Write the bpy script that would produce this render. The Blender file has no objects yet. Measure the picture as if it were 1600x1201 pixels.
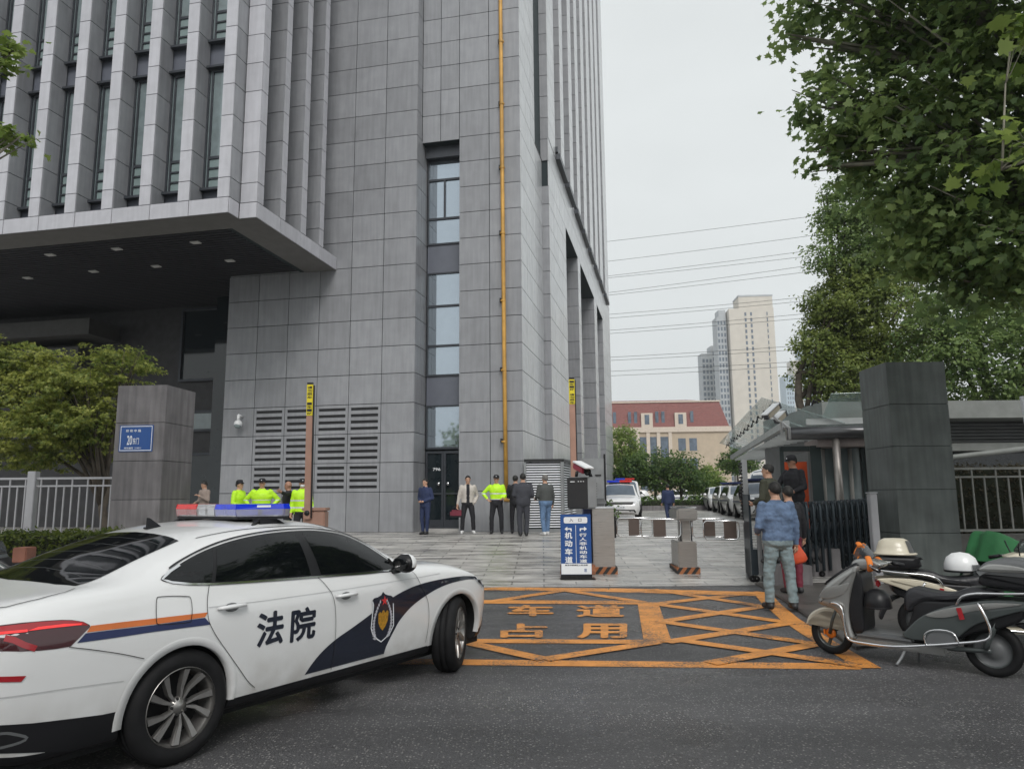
import bpy, bmesh, math, random
from mathutils import Vector, Matrix, noise
from mathutils.bvhtree import BVHTree
from mathutils.geometry import delaunay_2d_cdt
R = math.radians
rnd = random.Random(7)
sc = bpy.context.scene
COL = sc.collection

# ---------------------------------------------------------------- camera
PITCH, ROLL, FPX, EYE = 0.14826, -0.00858, 1150.0, 1.6
cp, sp = math.cos(PITCH), math.sin(PITCH)
FW = Vector((0, cp, sp)); UP0 = Vector((0, -sp, cp)); RT0 = Vector((1, 0, 0))
RT = RT0 * math.cos(ROLL) + UP0 * math.sin(ROLL)
UPV = -RT0 * math.sin(ROLL) + UP0 * math.cos(ROLL)
cd = bpy.data.cameras.new('camera'); cam = bpy.data.objects.new('camera', cd); COL.objects.link(cam)
cd.sensor_width = 36; cd.lens = FPX / 1600 * 36; cd.clip_start = 0.1; cd.clip_end = 3000
M = Matrix((RT, UPV, -FW)).transposed().to_4x4(); M.translation = Vector((0, 0, EYE))
cam.matrix_world = M
sc.camera = cam

# ---------------------------------------------------------------- sky, sun, exposure
SUN_EL, SUN_AZ = 42, 172          # azimuth clockwise from +Y
w = bpy.data.worlds.new('World'); sc.world = w; w.use_nodes = True
nt = w.node_tree; bg = nt.nodes['Background']
sky = nt.nodes.new('ShaderNodeTexSky'); sky.sky_type = 'NISHITA'; sky.sun_disc = False
sky.sun_elevation = R(SUN_EL); sky.sun_rotation = R(SUN_AZ); sky.air_density = 2.0; sky.dust_density = 6.0
hs = nt.nodes.new('ShaderNodeHueSaturation'); hs.inputs['Saturation'].default_value = 0.10
mx = nt.nodes.new('ShaderNodeMix'); mx.data_type = 'RGBA'; mx.inputs[0].default_value = 0.86
mx.inputs[7].default_value = (7.5, 7.85, 7.9, 1)          # the even cloud layer
nt.links.new(sky.outputs[0], hs.inputs['Color']); nt.links.new(hs.outputs[0], mx.inputs[6])
wtc = nt.nodes.new('ShaderNodeTexCoord'); wmp = nt.nodes.new('ShaderNodeMapping'); wmp.inputs['Scale'].default_value = (1, 1, 2.6); wnz = nt.nodes.new('ShaderNodeTexNoise'); wnz.inputs['Scale'].default_value = 1.7; wnz.inputs['Detail'].default_value = 5
wrg = nt.nodes.new('ShaderNodeMapRange'); wrg.inputs[1].default_value = .3; wrg.inputs[2].default_value = .7; wrg.inputs[3].default_value = .93; wrg.inputs[4].default_value = 1.07      # faint cloud structure
wvm = nt.nodes.new('ShaderNodeVectorMath'); wvm.operation = 'SCALE'
nt.links.new(wtc.outputs['Generated'], wmp.inputs[0]); nt.links.new(wmp.outputs[0], wnz.inputs['Vector']); nt.links.new(wnz.outputs[0], wrg.inputs[0]); nt.links.new(mx.outputs[2], wvm.inputs[0]); nt.links.new(wrg.outputs[0], wvm.inputs['Scale'])
nt.links.new(wvm.outputs[0], bg.inputs['Color']); bg.inputs['Strength'].default_value = 0.10
sl = bpy.data.lights.new('sun', 'SUN'); sun = bpy.data.objects.new('sun', sl); COL.objects.link(sun)
sl.energy = 1.5; sl.angle = R(25); sl.color = (1.0, 0.97, 0.93)
az, el = R(SUN_AZ), R(SUN_EL)
sun.rotation_euler = Vector((math.sin(az) * math.cos(el), math.cos(az) * math.cos(el), math.sin(el))).to_track_quat('Z', 'Y').to_euler()
sc.view_settings.view_transform = 'Standard'; sc.view_settings.look = 'None'
sc.view_settings.gamma = 1; sc.view_settings.exposure = 0.26
try:
    sc.cycles.max_bounces = 6; sc.cycles.diffuse_bounces = 3; sc.cycles.glossy_bounces = 3
    sc.cycles.transparent_max_bounces = 12; sc.cycles.use_denoising = True
except Exception:
    pass

# ---------------------------------------------------------------- geometry helpers
def ray(px, py): return FW + RT * ((px - 800) / FPX) - UPV * ((py - 600.5) / FPX)
EYEP = Vector((0, 0, EYE))
def gz(px, py, z=0.0):
    d = ray(px, py); return EYEP + d * ((z - EYE) / d.z)
def gy(px, py, Y):
    d = ray(px, py); return EYEP + d * (Y / d.y)

class MB:
    """collects shapes, then links them as ONE mesh object"""
    def __init__(s): s.v = []; s.f = []; s.m = []; s.s = []
    def add(s, vs, fs, mi=0, sm=False):
        b = len(s.v); s.v += [tuple(p) for p in vs]
        for f in fs: s.f.append([b + i for i in f]); s.m.append(mi); s.s.append(sm)
        return s
    def boxm(s, mtx, sx, sy, sz, mi=0, bev=0.0):
        hx, hy, hz = sx / 2, sy / 2, sz / 2
        if bev <= 0:
            vs = [mtx @ Vector((x, y, z)) for z in (-hz, hz) for y in (-hy, hy) for x in (-hx, hx)]
            s.add(vs, [(0, 2, 3, 1), (4, 5, 7, 6), (0, 1, 5, 4), (2, 6, 7, 3), (0, 4, 6, 2), (1, 3, 7, 5)], mi)
        else:
            bm = bmesh.new(); bmesh.ops.create_cube(bm, size=1)
            bmesh.ops.scale(bm, vec=(sx, sy, sz), verts=bm.verts)
            bmesh.ops.bevel(bm, geom=bm.edges[:], offset=bev, segments=2, affect='EDGES')
            bm.verts.index_update()
            s.add([mtx @ v.co for v in bm.verts], [[v.index for v in f.verts] for f in bm.faces], mi, False); bm.free()
        return s
    def box(s, x0, x1, y0, y1, z0, z1, mi=0, bev=0.0):
        return s.boxm(Matrix.Translation(((x0 + x1) / 2, (y0 + y1) / 2, (z0 + z1) / 2)), abs(x1 - x0), abs(y1 - y0), abs(z1 - z0), mi, bev)
    def tube(s, pts, r, n=8, mi=0, caps=True, closed=False, flat=1.0):
        pts = [Vector(p) for p in pts]; rs = r if isinstance(r, (list, tuple)) else [r] * len(pts)
        b = len(s.v); prev = None; N = len(pts)
        for i, p in enumerate(pts):
            if closed: t = pts[(i + 1) % N] - pts[i - 1]
            else: t = pts[min(i + 1, N - 1)] - pts[max(i - 1, 0)]
            t.normalize()
            if prev is None:
                a = Vector((0, 0, 1)) if abs(t.z) < 0.9 else Vector((1, 0, 0)); u = t.cross(a).normalized()
            else:
                u = (prev - t * prev.dot(t)); u = u.normalized() if u.length > 1e-6 else t.orthogonal().normalized()
            prev = u; vv = t.cross(u)
            for k in range(n):
                a = 2 * math.pi * k / n; s.v.append(tuple(p + u * (math.cos(a) * rs[i]) + vv * (math.sin(a) * rs[i] * flat)))
        for i in range(N if closed else N - 1):
            j = (i + 1) % N
            for k in range(n):
                l = (k + 1) % n; s.f.append([b + i * n + k, b + i * n + l, b + j * n + l, b + j * n + k]); s.m.append(mi); s.s.append(True)
        if caps and not closed:
            s.f.append([b + k for k in range(n)][::-1]); s.m.append(mi); s.s.append(False)
            s.f.append([b + (N - 1) * n + k for k in range(n)]); s.m.append(mi); s.s.append(False)
        return s
    def lathe(s, prof, mtx=Matrix(), n=24, mi=0, a0=0, a1=2 * math.pi, sm=True):
        b = len(s.v); full = abs(a1 - a0 - 2 * math.pi) < 1e-6; K = n if full else n + 1
        for r_, z_ in prof:
            for k in range(K):
                a = a0 + (a1 - a0) * k / n; s.v.append(tuple(mtx @ Vector((r_ * math.cos(a), r_ * math.sin(a), z_))))
        for i in range(len(prof) - 1):
            for k in range(n):
                l = (k + 1) % K; s.f.append([b + i * K + k, b + i * K + l, b + (i + 1) * K + l, b + (i + 1) * K + k]); s.m.append(mi); s.s.append(sm)
        return s
    def ball(s, c, rx, ry=None, rz=None, mi=0, n=12, rot=None):
        ry = rx if ry is None else ry; rz = rx if rz is None else rz
        mt = Matrix.Translation(Vector(c)) @ (rot.to_4x4() if rot else Matrix()) @ Matrix.Diagonal((rx, ry, rz, 1))
        h = n // 2; prof = [(max(1e-4, math.sin(math.pi * i / h)), -math.cos(math.pi * i / h)) for i in range(h + 1)]
        return s.lathe(prof, mt, n, mi)
    def prism(s, poly, mtx, d0, d1, mi=0, sm=False):
        """poly in local xy, extruded along local z"""
        n = len(poly); vs = [mtx @ Vector((x, y, d0)) for x, y in poly] + [mtx @ Vector((x, y, d1)) for x, y in poly]
        return s.add(vs, [list(range(n))[::-1], list(range(n, 2 * n))] + [(i, (i + 1) % n, n + (i + 1) % n, n + i) for i in range(n)], mi, sm)
    def quad(s, a, b, c, d, mi=0): return s.add([a, b, c, d], [(0, 1, 2, 3)], mi)
    def build(s, name, mats, parent=None, weld=False):
        me = bpy.data.meshes.new(name); me.from_pydata(s.v, [], s.f)
        for m_ in (mats if isinstance(mats, (list, tuple)) else [mats]): me.materials.append(m_)
        me.polygons.foreach_set('material_index', s.m); me.polygons.foreach_set('use_smooth', s.s)
        if weld:
            bm = bmesh.new(); bm.from_mesh(me); bmesh.ops.remove_doubles(bm, verts=bm.verts, dist=1e-4); bmesh.ops.recalc_face_normals(bm, faces=bm.faces); bm.to_mesh(me); bm.free()
        me.update()
        o = bpy.data.objects.new(name, me); COL.objects.link(o)
        if parent is not None:
            o.parent = parent
        return o

def tag(o, label, cat, group=None):
    o['label'] = label; o['category'] = cat
    if group: o['group'] = group
    return o
def thing(name, label, cat, loc=(0, 0, 0), rz=0, group=None):
    o = bpy.data.objects.new(name, None); COL.objects.link(o); o.empty_display_size = 0.2
    o.location = loc; o.rotation_euler = (0, 0, rz)
    return tag(o, label, cat, group)
def struct(o, kind='structure'): o['kind'] = kind; return o
def children(o): return [c for c in bpy.data.objects if c.parent is o]
def dup(o, label=None, parent=None, kids=None):
    kids = kids if kids is not None else {}
    c = o.copy(); COL.objects.link(c); c.parent = parent
    if label: c['label'] = label
    for ch in children(o): dup(ch, None, c)
    return c
def mod_apply(o, *mods):
    """evaluate modifiers into the mesh without operators"""
    for t, kw in mods:
        m_ = o.modifiers.new(t, t)
        for k, v in kw.items(): setattr(m_, k, v)
    bpy.context.view_layer.update()
    dg = bpy.context.evaluated_depsgraph_get(); ev = o.evaluated_get(dg)
    me = bpy.data.meshes.new_from_object(ev, depsgraph=dg)
    o.modifiers.clear(); old = o.data; o.data = me; bpy.data.meshes.remove(old)
    return o

# ---------------------------------------------------------------- materials
def mat(name, col, rough=.6, metal=0., var=.12, scale=4., bump=0., bscale=60., island=0., coat=0., spec=.5, streak=0., emit=None, trans=0., alpha=1., stretch=None, rvar=0.):
    m = bpy.data.materials.new(name); m.use_nodes = True; t = m.node_tree; N = t.nodes; L = t.links; b = N['Principled BSDF']
    b.inputs['Roughness'].default_value = rough; b.inputs['Metallic'].default_value = metal
    b.inputs['Coat Weight'].default_value = coat; b.inputs['Coat Roughness'].default_value = .05
    b.inputs['Specular IOR Level'].default_value = spec
    if trans: b.inputs['Transmission Weight'].default_value = trans
    if alpha < 1: b.inputs['Alpha'].default_value = alpha
    tc = N.new('ShaderNodeTexCoord'); mp = N.new('ShaderNodeMapping'); L.new(tc.outputs['Object'], mp.inputs['Vector'])
    if stretch: mp.inputs['Scale'].default_value = stretch
    nz = N.new('ShaderNodeTexNoise'); nz.inputs['Scale'].default_value = scale; nz.inputs['Detail'].default_value = 6
    L.new(mp.outputs[0], nz.inputs['Vector'])
    rg = N.new('ShaderNodeMapRange'); rg.inputs[1].default_value = .3; rg.inputs[2].default_value = .7
    rg.inputs[3].default_value = 1 - var; rg.inputs[4].default_value = 1 + var; L.new(nz.outputs[0], rg.inputs[0])
    fac = rg.outputs[0]
    if island:
        ge = N.new('ShaderNodeNewGeometry'); r2 = N.new('ShaderNodeMapRange'); r2.inputs[3].default_value = 1 - island; r2.inputs[4].default_value = 1 + island
        L.new(ge.outputs['Random Per Island'], r2.inputs[0]); mu = N.new('ShaderNodeMath'); mu.operation = 'MULTIPLY'
        L.new(fac, mu.inputs[0]); L.new(r2.outputs[0], mu.inputs[1]); fac = mu.outputs[0]
    if streak:
        m2 = N.new('ShaderNodeMapping'); m2.inputs['Scale'].default_value = (6, 6, .5); L.new(tc.outputs['Object'], m2.inputs['Vector'])
        n2 = N.new('ShaderNodeTexNoise'); n2.inputs['Scale'].default_value = 1.5; n2.inputs['Detail'].default_value = 4; L.new(m2.outputs[0], n2.inputs['Vector'])
        r3 = N.new('ShaderNodeMapRange'); r3.inputs[1].default_value = .35; r3.inputs[2].default_value = .7; r3.inputs[3].default_value = 1 + streak * .3; r3.inputs[4].default_value = 1 - streak
        L.new(n2.outputs[0], r3.inputs[0]); mu = N.new('ShaderNodeMath'); mu.operation = 'MULTIPLY'; L.new(fac, mu.inputs[0]); L.new(r3.outputs[0], mu.inputs[1]); fac = mu.outputs[0]
    vm = N.new('ShaderNodeVectorMath'); vm.operation = 'SCALE'; vm.inputs[0].default_value = col[:3]; L.new(fac, vm.inputs['Scale'])
    L.new(vm.outputs[0], b.inputs['Base Color'])
    if rvar:
        r4 = N.new('ShaderNodeMapRange'); r4.inputs[1].default_value = .3; r4.inputs[2].default_value = .7; r4.inputs[3].default_value = max(.02, rough - rvar); r4.inputs[4].default_value = rough + rvar
        L.new(nz.outputs[0], r4.inputs[0]); L.new(r4.outputs[0], b.inputs['Roughness'])
    if bump:
        n3 = N.new('ShaderNodeTexNoise'); n3.inputs['Scale'].default_value = bscale; n3.inputs['Detail'].default_value = 5; L.new(mp.outputs[0], n3.inputs['Vector'])
        bp = N.new('ShaderNodeBump'); bp.inputs['Strength'].default_value = bump; bp.inputs['Distance'].default_value = .02
        L.new(n3.outputs[0], bp.inputs['Height']); L.new(bp.outputs[0], b.inputs['Normal'])
    if emit: b.inputs['Emission Color'].default_value = (*emit[:3], 1); b.inputs['Emission Strength'].default_value = emit[3]
    return m
MT = {}
def mk(name, *a, **k): MT[name] = mat(name, *a, **k); return MT[name]
mk('stone', (.268, .274, .292), .42, var=.07, scale=2.5, island=.09, streak=.12, bump=.05, bscale=120)
mk('stone_side_lit', (.45, .46, .475), .22, var=.07, scale=2.5, island=.07, streak=.10)  # polished side faces; grazing sky reflection put into the lighter base colour
mk('stone_fin', (.45, .45, .485), .5, var=.06, scale=3, island=.06, streak=.08)
mk('stone_dark', (.165, .155, .16), .45, var=.2, scale=2.2, island=.12, streak=.35, bump=.1)
mk('stone_green', (.12, .135, .13), .38, var=.2, scale=2.2, island=.08, streak=.25, bump=.08)
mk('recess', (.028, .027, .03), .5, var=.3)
mk('joint', (.018, .03, .034), .8)
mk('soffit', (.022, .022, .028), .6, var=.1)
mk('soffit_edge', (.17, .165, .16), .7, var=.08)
mk('frame_dark', (.045, .05, .06), .4, metal=.3)
mk('glass_dark', (.012, .018, .022), .05, var=.05, spec=.6)
mk('glass_win', (.40, .46, .52), .03, metal=.8, var=.02)
mk('glass_fin', (.20, .25, .26), .10, metal=.25, var=.15, coat=.6)
mk('glass_pale', (.22, .27, .28), .12, var=.08, spec=.8)
mk('spandrel', (.12, .13, .16), .35, var=.05)
mk('louvre_pane', (.20, .26, .26), .15, var=.1)
mk('steel', (.45, .43, .41), .33, metal=.85, var=.1, stretch=(1, 1, 20), rvar=.06)
mk('chrome', (.75, .75, .76), .12, metal=1., var=.03)
mk('rubber', (.010, .010, .011), .7, var=.25, spec=.25, scale=14)
mk('plastic_black', (.012, .012, .014), .38, var=.15, spec=.35)
mk('plastic_grey', (.12, .125, .13), .45, var=.08)
mk('white_paint', (.78, .79, .80), .35, var=.03, coat=.3)
mk('pipe_yellow', (.55, .30, .06), .5, var=.15, streak=.3)
mk('copper', (.40, .235, .18), .42, metal=.35, var=.12)
mk('yellow', (.75, .62, .02), .5, var=.06)
mk('blue_sign', (.016, .075, .27), .35, var=.04)
mk('white_flat', (.80, .82, .85), .5, var=.02)
mk('black_flat', (.012, .012, .014), .5)
mk('orange_flat', (.70, .10, .02), .5, var=.05)
mk('metal_grey', (.30, .31, .32), .4, metal=.5)
mk('concrete', (.38, .37, .36), .8, var=.12, bump=.2)

U = Vector((math.cos(-.2116), math.sin(-.2116), 0)); V = Vector((-U.y, U.x, 0))
def W(u, v, z): p = U * u + V * v; return Vector((p.x, p.y, z))
BM = Matrix((U, V, Vector((0, 0, 1)))).transposed().to_4x4()        # building frame
def ubox(mb, u0, u1, v0, v1, z0, z1, mi=0):
    return mb.boxm(BM @ Matrix.Translation(((u0 + u1) / 2, (v0 + v1) / 2, (z0 + z1) / 2)), u1 - u0, v1 - v0, z1 - z0, mi)
def plan_h(Y):          # the forecourt ramps up from the street
    return 0.0 if Y < 13.2 else (.42 * (Y - 13.2) / 8.3 if Y < 21.5 else .42)
# text -> mesh data, cached
_tc = {}
def text_data(s, bold=0.0):
    k = (s, bold)
    if k not in _tc:
        cu = bpy.data.curves.new('t', 'FONT'); cu.body = s; cu.size = 1; cu.offset = bold; cu.resolution_u = 3; cu.fill_mode = 'FRONT'
        o = bpy.data.objects.new('t', cu); COL.objects.link(o); bpy.context.view_layer.update()
        dg = bpy.context.evaluated_depsgraph_get(); me = bpy.data.meshes.new_from_object(o.evaluated_get(dg), depsgraph=dg)
        vs = [v.co.copy() for v in me.vertices]; fs = [list(p.vertices) for p in me.polygons]
        x0 = min(v.x for v in vs); x1 = max(v.x for v in vs); y0 = min(v.y for v in vs); y1 = max(v.y for v in vs)
        vs = [((v.x - x0) / (x1 - x0), (v.y - y0) / (y1 - y0)) for v in vs]
        _tc[k] = (vs, fs, (x1 - x0) / (y1 - y0)); bpy.data.objects.remove(o); bpy.data.curves.remove(cu); bpy.data.meshes.remove(me)
    return _tc[k]
def text_on(mb, s, fn, bold=0.0, mi=0):
    vs, fs, asp = text_data(s, min(bold, .008))
    e = max(0, bold - .008)
    nrm = (fn(1, 0) - fn(0, 0)).cross(fn(0, 1) - fn(0, 0)).normalized() * .00025
    sh = [(0, 0)] + ([(e / asp, 0), (-e / asp, 0), (0, e), (0, -e)] if e > 0 else [])
    for k, (dx, dy) in enumerate(sh): mb.add([fn(x + dx, y + dy) + nrm * k for x, y in vs], fs, mi)
    return mb
# ================================================================ GROUND
def asphalt_mat():
    m = mat('asphalt', (.094, .093, .098), .55, var=.5, scale=75, bump=1.0, bscale=110); t = m.node_tree; N = t.nodes; L = t.links; b = N['Principled BSDF']
    tc = N['Texture Coordinate']
    vo = N.new('ShaderNodeTexVoronoi'); vo.inputs['Scale'].default_value = 48; L.new(tc.outputs['Object'], vo.inputs['Vector'])
    cr = N.new('ShaderNodeValToRGB'); cr.color_ramp.elements[0].position = .22; cr.color_ramp.elements[0].color = (1, 1, 1, 1); cr.color_ramp.elements[1].position = .42; cr.color_ramp.elements[1].color = (0, 0, 0, 1)
    L.new(vo.outputs['Distance'], cr.inputs[0])
    v2 = N.new('ShaderNodeMath'); v2.operation = 'MULTIPLY'; L.new(cr.outputs[0], v2.inputs[0])
    wn = N.new('ShaderNodeSeparateColor'); L.new(vo.outputs['Color'], wn.inputs[0])
    gt = N.new('ShaderNodeMath'); gt.operation = 'GREATER_THAN'; gt.inputs[1].default_value = .62; L.new(wn.outputs[0], gt.inputs[0]); L.new(gt.outputs[0], v2.inputs[1])
    mx = N.new('ShaderNodeMix'); mx.data_type = 'RGBA'; src = b.inputs['Base Color'].links[0].from_socket
    L.new(v2.outputs[0], mx.inputs[0]); L.new(src, mx.inputs[6]); mx.inputs[7].default_value = (.34, .33, .32, 1); L.new(mx.outputs[2], b.inputs['Base Color'])
    m5 = N.new('ShaderNodeMapping'); m5.inputs['Scale'].default_value = (.22, 1.1, 1); m5.inputs['Rotation'].default_value = (0, 0, .06); L.new(tc.outputs['Object'], m5.inputs[0])
    n5 = N.new('ShaderNodeTexNoise'); n5.inputs['Scale'].default_value = 1.0; n5.inputs['Detail'].default_value = 5; L.new(m5.outputs[0], n5.inputs['Vector'])
    r5 = N.new('ShaderNodeMapRange'); r5.inputs[1].default_value = .35; r5.inputs[2].default_value = .66; r5.inputs[3].default_value = .68; r5.inputs[4].default_value = 1.22; L.new(n5.outputs[0], r5.inputs[0])
    v5 = N.new('ShaderNodeVectorMath'); v5.operation = 'SCALE'; L.new(mx.outputs[2], v5.inputs[0]); L.new(r5.outputs[0], v5.inputs['Scale']); L.new(v5.outputs[0], b.inputs['Base Color'])
    n4 = N.new('ShaderNodeTexNoise'); n4.inputs['Scale'].default_value = .7; n4.inputs['Detail'].default_value = 7; L.new(tc.outputs['Object'], n4.inputs['Vector'])
    rr = N.new('ShaderNodeMapRange'); rr.inputs[1].default_value = .38; rr.inputs[2].default_value = .62; rr.inputs[3].default_value = .15; rr.inputs[4].default_value = .62
    L.new(n4.outputs[0], rr.inputs[0]); L.new(rr.outputs[0], b.inputs['Roughness'])
    return m
MT['asphalt'] = asphalt_mat()
def paving_mat(name, c1, c2, bw, bh, mort, rough0, rough1, rot=0., streak=True):
    m = mat(name, (1, 1, 1), .4, var=.18, scale=3, bump=.15, bscale=90); t = m.node_tree; N = t.nodes; L = t.links; b = N['Principled BSDF']
    tc = N['Texture Coordinate']; mp = N.new('ShaderNodeMapping'); mp.inputs['Rotation'].default_value = (0, 0, rot); L.new(tc.outputs['Object'], mp.inputs[0])
    br = N.new('ShaderNodeTexBrick'); br.inputs['Scale'].default_value = 1; br.inputs['Brick Width'].default_value = bw; br.inputs['Row Height'].default_value = bh
    br.inputs['Mortar Size'].default_value = mort; br.inputs['Color1'].default_value = (*c1, 1); br.inputs['Color2'].default_value = (*c2, 1); br.inputs['Mortar'].default_value = (c1[0] * .35, c1[1] * .35, c1[2] * .35, 1)
    br.offset = .5; L.new(mp.outputs[0], br.inputs['Vector'])
    old = b.inputs['Base Color'].links[0].from_node
    if streak:
        m2 = N.new('ShaderNodeMapping'); m2.inputs['Scale'].default_value = (.5, 2.4, 1); L.new(mp.outputs[0], m2.inputs[0])
        n2 = N.new('ShaderNodeTexNoise'); n2.inputs['Scale'].default_value = 1.6; n2.inputs['Detail'].default_value = 6; L.new(m2.outputs[0], n2.inputs['Vector'])
        r3 = N.new('ShaderNodeMapRange'); r3.inputs[1].default_value = .38; r3.inputs[2].default_value = .62; r3.inputs[3].default_value = .62; r3.inputs[4].default_value = 1.2; L.new(n2.outputs[0], r3.inputs[0])
        mu = N.new('ShaderNodeVectorMath'); mu.operation = 'SCALE'; L.new(br.outputs[0], mu.inputs[0]); L.new(r3.outputs[0], mu.inputs['Scale'])
        L.new(mu.outputs[0], old.inputs[0])
        r4 = N.new('ShaderNodeMapRange'); r4.inputs[1].default_value = .35; r4.inputs[2].default_value = .65; r4.inputs[3].default_value = rough0; r4.inputs[4].default_value = rough1; L.new(n2.outputs[0], r4.inputs[0]); L.new(r4.outputs[0], b.inputs['Roughness'])
    else:
        L.new(br.outputs[0], old.inputs[0]); b.inputs['Roughness'].default_value = rough0
    return m
MT['paving'] = paving_mat('paving', (.50, .48, .455), (.39, .375, .355), 1.15, .32, .014, .16, .46, rot=0.04)
MT['slabs'] = paving_mat('slabs', (.10, .088, .08), (.07, .064, .06), .9, .45, .012, .45, .55, rot=.9, streak=False)
mb = MB(); mb.quad((-400, -60, 0), (400, -60, 0), (400, 13.25, 0), (-400, 13.25, 0)); struct(mb.build('road', MT['asphalt']))
mb = MB(); Ys = [13.2, 14.5, 16, 18, 20, 21.5, 24, 30, 45, 80, 200, 900]; Xs = [-400, -60, -20, 0, 20, 60, 400]
mb.add([(x, y, plan_h(y) + .003) for y in Ys for x in Xs], [(j * 7 + i, j * 7 + i + 1, (j + 1) * 7 + i + 1, (j + 1) * 7 + i) for j in range(len(Ys) - 1) for i in range(6)], 0, True)
struct(mb.build('forecourt', MT['paving']))
mb = MB(); kp = [gz(1200, 930), gz(1262, 975), gz(1322, 1015), gz(1372, 1040)]
a = [(p.x + .10, p.y) for p in kp]; poly = a[:3] + [(4.5, 8.7), (14, 8.9), (14, 13.3), (a[0][0] + .15, 13.3)]
mb.prism(poly, Matrix(), .0, .03); struct(mb.build('pavement', MT['slabs']))
mb = MB()                                                     # gutter slab beside the lane edge
for i in range(2): mb.add([(a[i][0] + .02, a[i][1], .036), (a[i + 1][0] + .02, a[i + 1][1], .036), (a[i + 1][0] + .34, a[i + 1][1] + .12, .036), (a[i][0] + .34, a[i][1] + .12, .036)], [(0, 1, 2, 3)])
struct(mb.build('kerb', MT['slabs']))

# painted road markings (worn thermoplastic)
def paint_mat():
    m = mat('road_paint', (.70, .285, .06), .55, var=.22, scale=5, bump=.4, bscale=160); t = m.node_tree; N = t.nodes; L = t.links; b = N['Principled BSDF']; tc = N['Texture Coordinate']
    n = N.new('ShaderNodeTexNoise'); n.inputs['Scale'].default_value = 38; n.inputs['Detail'].default_value = 8; n.inputs['Roughness'].default_value = .75; L.new(tc.outputs['Object'], n.inputs['Vector'])
    n2 = N.new('ShaderNodeTexNoise'); n2.inputs['Scale'].default_value = 1.7; n2.inputs['Detail'].default_value = 3; L.new(tc.outputs['Object'], n2.inputs['Vector'])
    ad = N.new('ShaderNodeMath'); ad.operation = 'MULTIPLY_ADD'; ad.inputs[1].default_value = .55; L.new(n2.outputs[0], ad.inputs[0]); L.new(n.outputs[0], ad.inputs[2])
    cr = N.new('ShaderNodeMapRange'); cr.inputs[1].default_value = .80; cr.inputs[2].default_value = .90; L.new(ad.outputs[0], cr.inputs[0])
    mx = N.new('ShaderNodeMix'); mx.data_type = 'RGBA'; src = b.inputs['Base Color'].links[0].from_socket; L.new(cr.outputs[0], mx.inputs[0]); L.new(src, mx.inputs[6]); mx.inputs[7].default_value = (.09, .075, .065, 1); L.new(mx.outputs[2], b.inputs['Base Color'])
    return m
MT['paint'] = paint_mat()
def strip(mb, p, q, wpx=None, wm=.17, z=.004):
    a_ = gz(*p); b_ = gz(*q); d = (b_ - a_); n_ = Vector((-d.y, d.x, 0)).normalized() * wm / 2
    k = max(1, int(d.length / .5)); a_.z = b_.z = z
    for i in range(k):
        s0 = a_ + d * (i / k); s1 = a_ + d * ((i + 1) / k); mb.quad(*[Vector((v.x, v.y, z)) for v in (s0 - n_, s1 - n_, s1 + n_, s0 + n_)])
mk_root = thing('road_marking', 'orange box junction lines crossing in front of the gateway with a lettered rectangle', 'road marking', gz(1000, 980))
MBS = [('edge_line', [((600, 1033), (1340, 1041), .24), ((735, 919), (950, 921.5), .42), ((950, 921.5), (1196, 928), .5), ((1192, 928), (1205, 943), .26), ((1203, 941), (1236, 969), .24), ((1235, 968), (1270, 991), .24), ((1269, 991), (1358, 1044), .22)]),
       ('box_line', [((730, 940), (1006, 941.5), .36), ((700, 1001.5), (1030, 1003), .22)]),
       ('box_side', [((1012, 941), (1028, 1004), .30)]),
       ('cross_line', [((760, 941), (890, 921), .2), ((880, 922), (1005, 941), .2), ((1020, 944), (1190, 925), .2), ((1020, 921), (1196, 948), .2), ((1025, 944), (1240, 974), .2),
                       ((1030, 972), (1198, 947), .2), ((1030, 971), (1272, 1006), .19), ((1040, 1004), (1240, 973), .19), ((1058, 1000), (1340, 1040), .19), ((1110, 1037), (1275, 1007), .19), ((850, 1031), (1026, 1004), .19), ((722, 1003), (850, 1031), .19)])]
zz = .004
for nm, segs in MBS:
    for p, q, wm in segs:
        mb = MB(); strip(mb, p, q, wm=wm, z=zz); zz += .0004
        o = mb.build(nm, MT['paint'], mk_root); o.matrix_parent_inverse = Matrix.Translation(mk_root.location).inverted()
for ch, x0, x1, y0, y1 in [('车', 795, 863, 945, 961.5), ('道', 902, 974, 945, 963), ('占', 784, 853, 974, 995), ('用', 903, 978, 974, 996)]:
    mb = MB(); text_on(mb, ch, lambda x, y: gz(x0 + (x1 - x0) * x, y1 + (y0 - y1) * y, .0095), .035)
    o = mb.build('painted_character', MT['paint'], mk_root); o.matrix_parent_inverse = Matrix.Translation(mk_root.location).inverted()
# drain covers and small trench in the forecourt
def decal(name, p, sx, sy, rz, m, h=.004):
    mb = MB(); mb.boxm(Matrix.Translation((p.x, p.y, plan_h(p.y) + h)) @ Matrix.Rotation(rz, 4, 'Z'), sx, sy, .01); return mb.build(name, m)

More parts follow.
